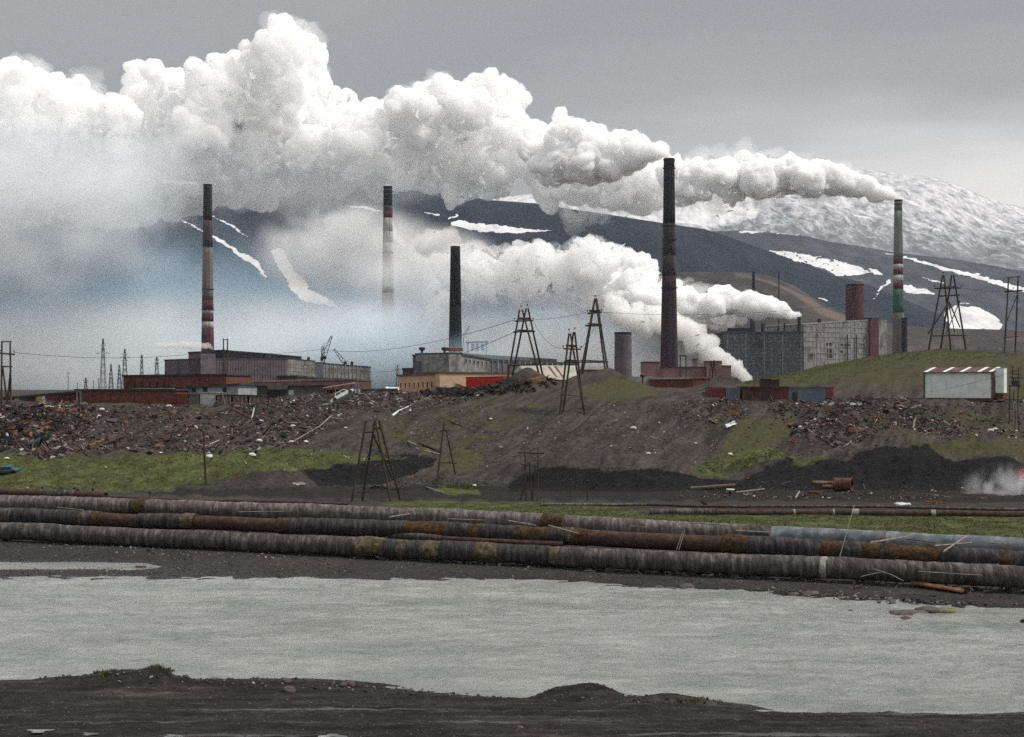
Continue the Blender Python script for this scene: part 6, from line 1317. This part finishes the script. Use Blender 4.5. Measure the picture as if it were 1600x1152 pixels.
for i, (x, y, s, lab) in enumerate(((448, 1066, .17, 'rounded clod on the water edge of the near shore left of centre'), (547, 1071, .20, 'larger of a close pair of clods at the near water edge'), (536, 1072, .14, 'smaller of a close pair of clods at the near water edge'),
        (740, 1084, .16, 'clod at the near water edge where the shore drops to the right'), (452, 1081, .22, 'squat clod on the near dirt just below the water edge, left of centre'), (290, 1055, .12, 'small clod right of the weedy near heap'), (843, 1083, .14, 'clod at the left foot of the bare near mound'), (812, 1139, .12, 'pale stone on the near track at the bottom centre'))):
    boulder(lab, x, y, s * 1.3, s, s * .75, 'rock_brown', 120 + i, 44, 60, s * .2, name='earth_clod', cat='clod', group='dark earth clods on the near shore')
# white sacks and boulders seen singly on the slopes
WH = [(455, 692, .45, 'white boulder at the lower rim of the rusty scrap, right of the grass tongue'), (478, 692, .4, 'second pale boulder just right of the white one at the rim of the scrap'), (540, 670, .3, 'white lump on the bare slope below the wrecked car'), (457, 667, .4, 'white lump in the middle of the rusty scrap'),
      (394, 712, .55, 'pale flat slab where the scrap meets the grass'), (405, 690, .5, 'pile of pale bags low in the rusty scrap'), (990, 670, .5, 'largest white rag on the middle slope'), (1013, 710, .35, 'white stone low on the middle slope'), (1141, 711, .45, 'white lump on the bright grass patch'), (1087, 694, .25, 'small pale stone left of the bright grass patch'),
      (741, 760, .3, 'white stone on the small green hump'), (1250, 668, .35, 'white lump at the left of the right hand scrap'), (1272, 657, .35, 'round white lump higher in the right hand scrap'), (327, 715, .6, 'pale slab in the grass right of the lone post'), (251, 709, .25, 'small white stone at the foot of the left slope'), (10, 718, .35, 'white lump at the left edge of the grass'),
      (159, 641, .5, 'white sack below the red brick shed, left one'), (264, 636, .5, 'white sack below the red brick shed, right one'), (1555, 672, .5, 'pale boulder right of a pair below the white garage'), (1548, 674, .5, 'pale boulder left of a pair below the white garage'), (767, 656, .3, 'white scrap on the brow of the middle mound')]
M['pale_lump'] = mat('pale_lump', [(.40, .37, .33), (.55, .52, .47), (.66, .63, .58)], scale=4, rough=.9, bump=.4)
for i, (x, y, s, lab) in enumerate(WH): boulder(lab, x, y, s, s * .8, s * .5, 'pale_lump', 50 + i, 150, 240, .08, 'pale_lump', 'lump')

# wrecked car body lying on the slope
def wreck(label, x, y, L_, W_, H_, m, rz, pitch, roll, cabin=True, D0=185, D1=225, name='wrecked_car'):
    p = sit(x, y, D0, D1); t = root(name, p, label, 'wreck'); t.rotation_euler = (roll, pitch, rz)
    # body: cross-section lofted along the length
    prof = [(-.5, .12, .62), (-.49, .2, .80), (-.36, .22, .9), (-.26, .22, .94), (.24, .22, .95), (.33, .22, .9), (.48, .2, .74), (.5, .14, .6)]
    mb = MB(); vs = []; k = 10
    for fx, lo, wd in prof:
        hh = {.62: .42, .80: .52, .9: .56, .94: .58, .95: .58, .74: .5, .6: .4}[wd] * H_
        ring = [(-wd, lo * H_), (-wd, hh * .9), (-wd * .93, hh), (-wd * .4, hh * 1.03), (wd * .4, hh * 1.03), (wd * .93, hh), (wd, hh * .9), (wd, lo * H_), (wd * .6, lo * H_ * .7), (-wd * .6, lo * H_ * .7)]
        vs += [(fx * L_, a_ * W_ / 2, b2) for a_, b2 in ring]
    n = len(prof); fs = [(i * k + j, i * k + (j + 1) % k, (i + 1) * k + (j + 1) % k, (i + 1) * k + j) for i in range(n - 1) for j in range(k)] + [tuple(range(k))[::-1], tuple(range((n - 1) * k, n * k))]
    mb.add(vs, fs).build('body', M[m], t, False)
    if cabin:
        r_ = MB().add([(-.30 * L_, -.42 * W_, .58 * H_), (.27 * L_, -.42 * W_, .58 * H_), (.27 * L_, .42 * W_, .58 * H_), (-.30 * L_, .42 * W_, .58 * H_), (-.2 * L_, -.36 * W_, H_), (.14 * L_, -.36 * W_, H_), (.14 * L_, .36 * W_, H_), (-.2 * L_, .36 * W_, H_)],
                      [(4, 5, 6, 7), (0, 1, 5, 4), (1, 2, 6, 5), (2, 3, 7, 6), (3, 0, 4, 7)]).build('cabin', M[m], t)
        for s in (-1, 1):
            for u0, u1, v0, v1 in ((-.25, -.04, -.18, -.04), (-.01, .22, -.01, .12)):
                MB().add([(u0 * L_, s * .423 * W_, .62 * H_), (u1 * L_, s * .423 * W_, .62 * H_), (v1 * L_, s * .375 * W_, .93 * H_), (v0 * L_, s * .375 * W_, .93 * H_), (u0 * L_, s * .40 * W_, .62 * H_), (u1 * L_, s * .40 * W_, .62 * H_), (v1 * L_, s * .35 * W_, .93 * H_), (v0 * L_, s * .35 * W_, .93 * H_)],
                         [(0, 1, 2, 3), (7, 6, 5, 4), (0, 4, 5, 1), (2, 6, 7, 3), (1, 5, 6, 2), (0, 3, 7, 4)]).build('side_window', M['window_dark'], t)
        MB().add([(.265 * L_, -.34 * W_, .63 * H_), (.265 * L_, .34 * W_, .63 * H_), (.152 * L_, .3 * W_, .95 * H_), (.152 * L_, -.3 * W_, .95 * H_), (.28 * L_, -.34 * W_, .64 * H_), (.28 * L_, .34 * W_, .64 * H_), (.165 * L_, .3 * W_, .96 * H_), (.165 * L_, -.3 * W_, .96 * H_)],
                 [(3, 2, 1, 0), (4, 5, 6, 7), (0, 1, 5, 4), (1, 2, 6, 5), (2, 3, 7, 6), (3, 0, 4, 7)]).build('windscreen', M['window_dark'], t)
    for fx in (-.32, .33):
        for s in (-1, 1):
            o = MB().lathe([(.26, -.03), (.30, 0), (.30, .06), (.2, .08)], 14).build('wheel_arch', M['soot'], t); o.location = (fx * L_, s * (W_ * .462), .30 * H_); o.rotation_euler = (R(90) * -s, 0, 0)
    return t
M['wreck_grey'] = mat('wreck_grey', [(.22, .255, .25), (.34, .38, .37), (.42, .46, .45)], scale=2, rough=.6, second=((.13, .08, .06), 1.2, .6, (1, 1, 1)))
M['wreck_blue'] = mat('wreck_blue', [(.012, .035, .045), (.025, .075, .092), (.06, .15, .18)], scale=2, rough=.6, second=((.03, .025, .025), 1.0, .55, (1, 1, 1)))
t = wreck('crushed pale grey green car body tipped nose down on the scrap slope', 536, 634, 4.4, 1.9, 1.35, 'wreck_grey', R(218), R(24), R(38)); t.location.z += .75
t = wreck('blue crumpled vehicle shell slanting down the far left scrap', 55, 697, 3.6, 1.4, .8, 'wreck_blue', R(214), R(26), R(10), False); t.location.z += .3
t = wreck('dark teal wreck lying flat in the grass at the left edge', 10, 741, 3.2, 1.5, .95, 'wreck_blue', R(185), R(2), R(-12), True, 160, 195); t.location.z += .1
# crumpled sheets
def crumple(label, x, y, w_, d_, m, seed, D0=150, D1=245, tilt=(.5, 0, 0), lift=.3, name='crumpled_sheet', cat='metal sheet', amp=.3):
    n = 9; g_ = np.linspace(-.5, .5, n); U, W = np.meshgrid(g_, g_); z = amp * fbm(U * 3 + seed, W * 3, 4, seed) ; V = np.stack([U * w_ + .1 * z, W * d_, z], -1).reshape(-1, 3)
    V2 = V - (0, 0, .03); Fq = grid_faces(n, n); A = np.concatenate([Fq, Fq[:, ::-1] + n * n]); e = []
    for i in range(n - 1):
        for q0, q1 in ((i, i + 1), ((n - 1) * n + i + 1, (n - 1) * n + i), (i * n + n - 1, (i + 1) * n + n - 1), ((i + 1) * n, i * n)): e.append((q1, q0, q0 + n * n, q1 + n * n))
    o = np_mesh(name, np.concatenate([V, V2]), np.concatenate([A, np.array(e)]), M[m], smooth=False); p = sit(x, y, D0, D1); o.location = (p.x, p.y, p.z + lift); o.rotation_euler = tilt; return tag(o, label, cat)
for a_ in (('bright red crumpled sheet in the far left scrap below the garages', 97, 654, 1.3, .7, 'dull_red', 1, (.7, -.5, .2)), ('small red sheet just below the bright red one', 86, 664, .9, .5, 'dull_red', 2, (.7, -.5, .2)),
           ('orange rusty sheet at the far left in the tangle', 20, 680, 1.2, .8, 'rust_orange', 3, (.8, 0, .3)), ('rusty sheet at the bottom of the left slope', 215, 706, 2.2, .6, 'rust', 4, (.3, .1, .1)),
           ('upper curled rusty shell with pale torn edges under the containers', 1145, 648, 1.9, 1.1, 'rust', 5, (1.0, .1, .1)), ('left curled rusty shell with pale torn edges under the containers', 1113, 661, 1.3, .7, 'rust_orange', 6, (.6, .3, 0)), ('lower right curled pale shell under the containers', 1142, 667, 1.5, .7, 'white_sheet', 7, (.7, -.4, .2)),
           ('dark red sheet on the right hand scrap slope', 1240, 692, 1.3, .6, 'dull_red', 8, (.5, .2, 0)), ('brown sheet in the middle of the right hand scrap', 1337, 676, 2.2, .9, 'rust', 9, (.6, .1, .2)), ('blue scrap of sheeting on the slope behind the nearest timber frame', 582, 706, .5, .4, 'wreck_blue', 10, (.8, 0, 0)),
           ('orange plank like sheet below the small coal cut', 592, 763, 2.2, .4, 'rust_orange', 11, (.15, 0, .1)), ('tan board lying in the dark cut left of the timber frame', 467, 758, 1.4, .5, 'tan_roof', 12, (.2, 0, 0)), ('rusty orange rag beside the far thin pipe on the right', 1453, 788, 1.4, .4, 'rust_orange', 13, (.5, 0, .1)), ('second rusty rag right of the orange one by the far pipe', 1470, 787, 1.1, .5, 'rust', 14, (.6, 0, -.2)),
           ('white cloth lying before the nearer brown pipe on the grass', 1411, 805, 1.5, .5, 'white_sheet', 15, (.5, 0, 0)), ('orange scrap on the track right of the log', 1166, 750, .6, .4, 'rust_orange', 16, (.9, 0, 0)), ('black tarpaulin heaped before the beige building', 700, 612, 4.2, 1.8, 'soot', 17, (.7, 0, .1)), ('bent rusty frame sheet beside the red cabin', 720, 600, 2.4, 1.6, 'rust', 18, (1.0, .4, .2)),
           ('tan sheet propped below the red cabin', 744, 612, 1.8, .9, 'wood_brown', 19, (1.1, 0, .1)), ('black sheet at the foot of the dark heap beside the twin poles', 800, 604, 3.2, 1.8, 'soot', 20, (.9, .2, .1)), ('amber sheet on the dark heap beside the twin poles', 838, 597, 3.0, 1.2, 'rust_orange', 21, (.9, -.3, .1)), ('white plastic sheet on the brow left of the beige building', 613, 607, 2.2, .9, 'white_sheet', 22, (.7, .1, .1)), ('pale grey sheet on the upper right slope', 1338, 634, 1.8, .6, 'grey_sheet', 23, (.5, 0, .1))):
    lab, x, y, w_, d_, m, sd_, tl = a_; crumple(lab, x, y, w_, d_, m, sd_, tilt=tl, D0=140, lift=.35 if d_ > .6 else .18)
# rusty drum, white basin, red machine, black bird
p = sit(1318, 768); t = root('rusty_drum', p + Vector((0, 0, .75)), 'big rusty open ended drum lying on its side before the coal heap', 'drum'); t.rotation_euler = (R(90), 0, R(62))
MB().lathe([(.80, -1.0), (.84, -1.0), (.84, -.9), (.80, -.85), (.80, .85), (.84, .9), (.84, 1.0), (.72, 1.0), (.70, -.8)], 22, cap=False).build('shell', M['rust'], t, True); MB().lathe([(.7, -.9), (.7, -.8)], 22).build('end_plate', M['soot'], t)
MB().lathe([(.86, -.06), (.86, .06)], 22, cap=False).build('hoop', M['rust'], t)
p = sit(1141, 772); t = root('white_basin', p, 'white bowl shaped basin on a dark foot lying on the track', 'basin'); MB().lathe([(.16, 0), (.14, .25)], 12).build('foot', M['soot'], t); MB().lathe([(.15, .25), (.38, .38), (.48, .55), (.43, .55), (.3, .42), (.05, .36)], 16).build('bowl', M['white_sheet'], t, True)
p = sit(1597, 752); t = root('red_machine', p + Vector((0, 0, .2)), 'bright red machine part cut by the right edge above the drifting smoke', 'machine')
MB().box(-.55, 1.2, -.4, .4, .2, .9).box(-.1, .9, -.45, .35, .9, 1.1).build('housing', M['red_paint'], t); MB().bar((-.3, -.42, .2), (-.1, -.42, -.5), .1).build('arm', M['red_paint'], t); MB().lathe([(.22, -.06), (.28, 0), (.22, .06)], 12).build('wheel', M['soot'], t)
t = root('black_bird', at(1099.5, 791.5, 139) + Vector((0, 0, 0)), 'black bird shaped dark figure sitting low behind the nearer brown pipe', 'bird')
bm = bmesh.new(); vl = [(0, 0, .33), (-.16, 0, .42), (-.27, 0, .50), (-.36, 0, .49), (.18, 0, .26), (.36, 0, .16)]; rr = [.13, .11, .075, .03, .11, .04]
vv = [bm.verts.new(v) for v in vl]
for i, j in ((0, 1), (1, 2), (2, 3), (0, 4), (4, 5)): bm.edges.new((vv[i], vv[j]))
me = bpy.data.meshes.new('body'); bm.to_mesh(me); bm.free(); o = bpy.data.objects.new('body', me); COL.objects.link(o); o.parent = t; me.materials.append(M['soot'])
o.modifiers.new('s', 'SKIN'); o.modifiers.new('u', 'SUBSURF').levels = 1
if not me.skin_vertices: 
    bpy.context.view_layer.objects.active = o
for i, s in enumerate(me.skin_vertices[0].data if me.skin_vertices else []): s.radius = (rr[i], rr[i]); s.use_root = i == 0
MB().bar((-.02, .05, .28), (-.02, .05, 0), .02, 5).build('leg', M['soot'], t); MB().bar((.02, -.05, .28), (.02, -.05, 0), .02, 5).build('leg', M['soot'], t)
MB().bar((-.36, 0, .49), (-.45, 0, .46), .02, 5, .005).build('beak', M['soot'], t)
# puddles on the near track
pudm = mat('puddle_water', [(.05, .05, .05), (.07, .07, .068)], scale=.5, rough=.06, spec=.5)
for i, (x, y, w_, d_) in enumerate(((62, 1139, 16, .7), (140, 1143, 10, .5), (270, 1148, 14, .5), (520, 1149, 22, .6))):
    D = 11.5 * F / (y - HOR); X0 = X_(x, D); z = float(height(np.array([X0]), np.array([D]))[0]); k = 26; vs = []
    for j in range(k):
        a_ = 2 * math.pi * j / k; q = 1 + .35 * math.sin(3 * a_ + i) + .2 * math.sin(5 * a_ + 2 * i); vs.append((X0 + w_ * D / F * q * math.cos(a_), D + d_ * .35 * q * math.sin(a_), z + .035))
    o = MB().add(vs, [tuple(range(k))]).build('puddle', pudm); tag(o, 'shallow puddle on the near dirt track', kind='structure')

# ================================================================ thin smoke and haze
def soft_mat(name, color, density, scale, center, radii, thr=.42, sharp=.25, stretch=(1, 1, 1), detail=4, fall=.0, absorb=None):
    """smoke whose density fades to nothing at the skin of an ellipsoid and breaks up with noise"""
    m = bpy.data.materials.new(name); m.use_nodes = True; N = m.node_tree.nodes; L = m.node_tree.links; N.clear()
    out = N.new('ShaderNodeOutputMaterial'); v = N.new('ShaderNodeVolumePrincipled'); v.inputs['Color'].default_value = (*color, 1)
    if absorb: v.inputs['Absorption Color'].default_value = (*absorb, 1)
    tc = N.new('ShaderNodeTexCoord')
    mp = N.new('ShaderNodeMapping'); mp.inputs['Scale'].default_value = tuple(1 / r for r in radii); L.new(tc.outputs['Object'], mp.inputs[0])
    ln = N.new('ShaderNodeVectorMath'); ln.operation = 'LENGTH'; L.new(mp.outputs[0], ln.inputs[0])
    ed = N.new('ShaderNodeMapRange'); ed.interpolation_type = 'SMOOTHSTEP'; ed.inputs['From Min'].default_value = 1.0; ed.inputs['From Max'].default_value = 1.0 - (.75 if not fall else fall); L.new(ln.outputs['Value'], ed.inputs['Value'])
    mp2 = N.new('ShaderNodeMapping'); mp2.inputs['Scale'].default_value = stretch; L.new(tc.outputs['Object'], mp2.inputs[0])
    nz = N.new('ShaderNodeTexNoise'); nz.inputs['Scale'].default_value = scale; nz.inputs['Detail'].default_value = detail; nz.inputs['Roughness'].default_value = .55; L.new(mp2.outputs[0], nz.inputs['Vector'])
    mr = N.new('ShaderNodeMapRange'); mr.inputs['From Min'].default_value = thr - sharp / 2; mr.inputs['From Max'].default_value = thr + sharp / 2; L.new(nz.outputs['Fac'], mr.inputs['Value'])
    mu = N.new('ShaderNodeMath'); mu.operation = 'MULTIPLY'; L.new(ed.outputs[0], mu.inputs[0]); L.new(mr.outputs[0], mu.inputs[1])
    m2 = N.new('ShaderNodeMath'); m2.operation = 'MULTIPLY'; L.new(mu.outputs[0], m2.inputs[0]); m2.inputs[1].default_value = density
    L.new(m2.outputs[0], v.inputs['Density']); L.new(v.outputs[0], out.inputs['Volume']); return m
def bank(name, label, x, y, D, rx, ry, rD, color, density, scale, seed=0, **kw):
    """ellipsoidal smoke bank centred at a photo pixel; rx, ry in photo px, rD in metres"""
    c = at(x, y, D); rad = (rx * D / F, rD, ry * D / F); v, fc = ico(3)
    m = soft_mat(name + '_%d' % seed, color, density, scale, c, rad, **kw)
    o = np_mesh(name, v * rad, fc, m); o.location = c; m.cycles.volume_step_rate = 1.0
    return tag(o, label, 'smoke', None, 'stuff')
BLUE = (.50, .74, 1.0)
W1 = (1, 1, 1)
bank('blue_smoke', 'blue grey smoke filling the valley behind the left and centre chimneys', 260, 535, 2000, 840, 190, 560, BLUE, .0024, .0065, 1, thr=.47, sharp=.22, detail=6, absorb=W1)
bank('blue_smoke', 'dense pale smoke lying low behind the halls', 400, 600, 1400, 780, 165, 185, (.93, .975, 1.0), .06, .010, 2, thr=.42, sharp=.3, fall=.95)
bank('grey_smoke', 'grey white smoke bank hanging round the pale half hidden chimney', 530, 385, 1600, 175, 90, 100, (.96, .96, .97), .045, .016, 3, thr=.50, sharp=.18, detail=7, absorb=W1)
bank('grey_smoke', 'white veil under the great cloud at the left', -20, 325, 1310, 440, 190, 95, (.72, .87, 1.0), .036, .012, 4, thr=.52, sharp=.2, detail=6, absorb=W1)
bank('grey_smoke', 'soft veil dissolving the underside of the great cloud', 490, 298, 1430, 230, 42, 60, (.97, .975, .98), .035, .014, 11, thr=.46, sharp=.25, detail=6, absorb=W1)
bank('grey_smoke', 'cream smoke boiling behind the plain charcoal chimney', 660, 420, 1350, 150, 80, 100, (.98, .97, .96), .045, .018, 5, thr=.50, sharp=.18, detail=7, absorb=W1)
bank('grey_smoke', 'thin veil under the steam plume across the snowy mountain', 880, 282, 1420, 230, 40, 70, (.97, .97, .97), .014, .013, 6, thr=.48, sharp=.22, detail=6, absorb=W1)
bank('blue_smoke', 'light blue smoke drifting before the right hand foot of the dark hill', 880, 520, 1350, 170, 90, 120, (.6, .82, 1.0), .016, .013, 7, thr=.45, sharp=.25, absorb=W1)
bank('blue_smoke', 'pale smoke swallowing the foot of the half hidden pale chimney', 600, 545, 1290, 170, 95, 42, (.93, .975, 1.0), .09, .02, 10, thr=.40, sharp=.3)
bank('blue_smoke', 'faint blue smoke veiling the foot of the plain charcoal chimney', 740, 560, 940, 110, 50, 40, (.6, .82, 1.0), .022, .03, 9, thr=.45, sharp=.3, absorb=W1)
bank('white_smoke', 'wisps of ground smoke drifting over the far pipe at the right edge', 1572, 768, 158, 80, 52, 3.0, (.95, .95, .96), .5, .55, 8, thr=.54, sharp=.16, detail=6, stretch=(1, 1, .55))
plume('steam_plume', trail([(334, 547, 2), (325, 540, 5), (305, 541, 7), (280, 540, 7.5), (250, 541, 6), (236, 541, 3)], (865, 865), 26, seed=21), vol_mat('steam_pink', (.99, .955, .94), .22), 'small pinkish white steam wisp crossing the foot of the slender left chimney', voxel=.9, seed=21, bumps=((4, .3), (2, .2)))
plume('steam_plume', trail([(719, 384, 3), (712, 372, 9), (700, 368, 14), (690, 380, 18), (660, 385, 22)], (1000, 1020), 24, seed=23), vol_mat('steam_cream', (.985, .97, .955), .09), 'cream steam curling off the top of the plain charcoal chimney', voxel=1.6, seed=22, bumps=((9, .34), (4, .2)))
plume('steam_plume', trail([(606, 293, 2), (600, 286, 5), (590, 279, 9), (575, 272, 12)], (1500, 1500), 12, seed=25), vol_mat('steam_c2', (.985, .985, .98), .09), 'thin steam leaving the half hidden pale chimney', voxel=1.8, seed=23, bumps=((8, .3),))
plume('steam_plume', trail([(324, 289, 2), (310, 286, 4), (285, 286, 5), (255, 285, 6)], (1200, 1220), 18, seed=26), vol_mat('steam_c1', (.99, .99, .99), .09), 'thin white steam leaving the slender left chimney', voxel=1.6, seed=24, bumps=((6, .3),))
plume('steam_plume', trail([(436, 551, 3), (433, 546, 4), (430, 542, 3)], (910, 910), 8, seed=27), vol_mat('steam_puff', (.99, .99, .99), .12), 'tiny puff of steam above the black roof monitors', voxel=.9, seed=25, bumps=((3, .3),))

hz = bpy.data.materials.new('air'); hz.use_nodes = True; N = hz.node_tree.nodes; N.clear(); out = N.new('ShaderNodeOutputMaterial'); v = N.new('ShaderNodeVolumePrincipled')
v.inputs['Color'].default_value = (.62, .80, 1.0, 1); v.inputs['Absorption Color'].default_value = (1, 1, 1, 1); v.inputs['Density'].default_value = .00003; hz.node_tree.links.new(v.outputs[0], out.inputs['Volume'])
o = MB().box(-16000, 16000, -300, 29000, -12, 1600).build('haze', hz); tag(o, 'thin bluish air over the whole valley', kind='stuff')
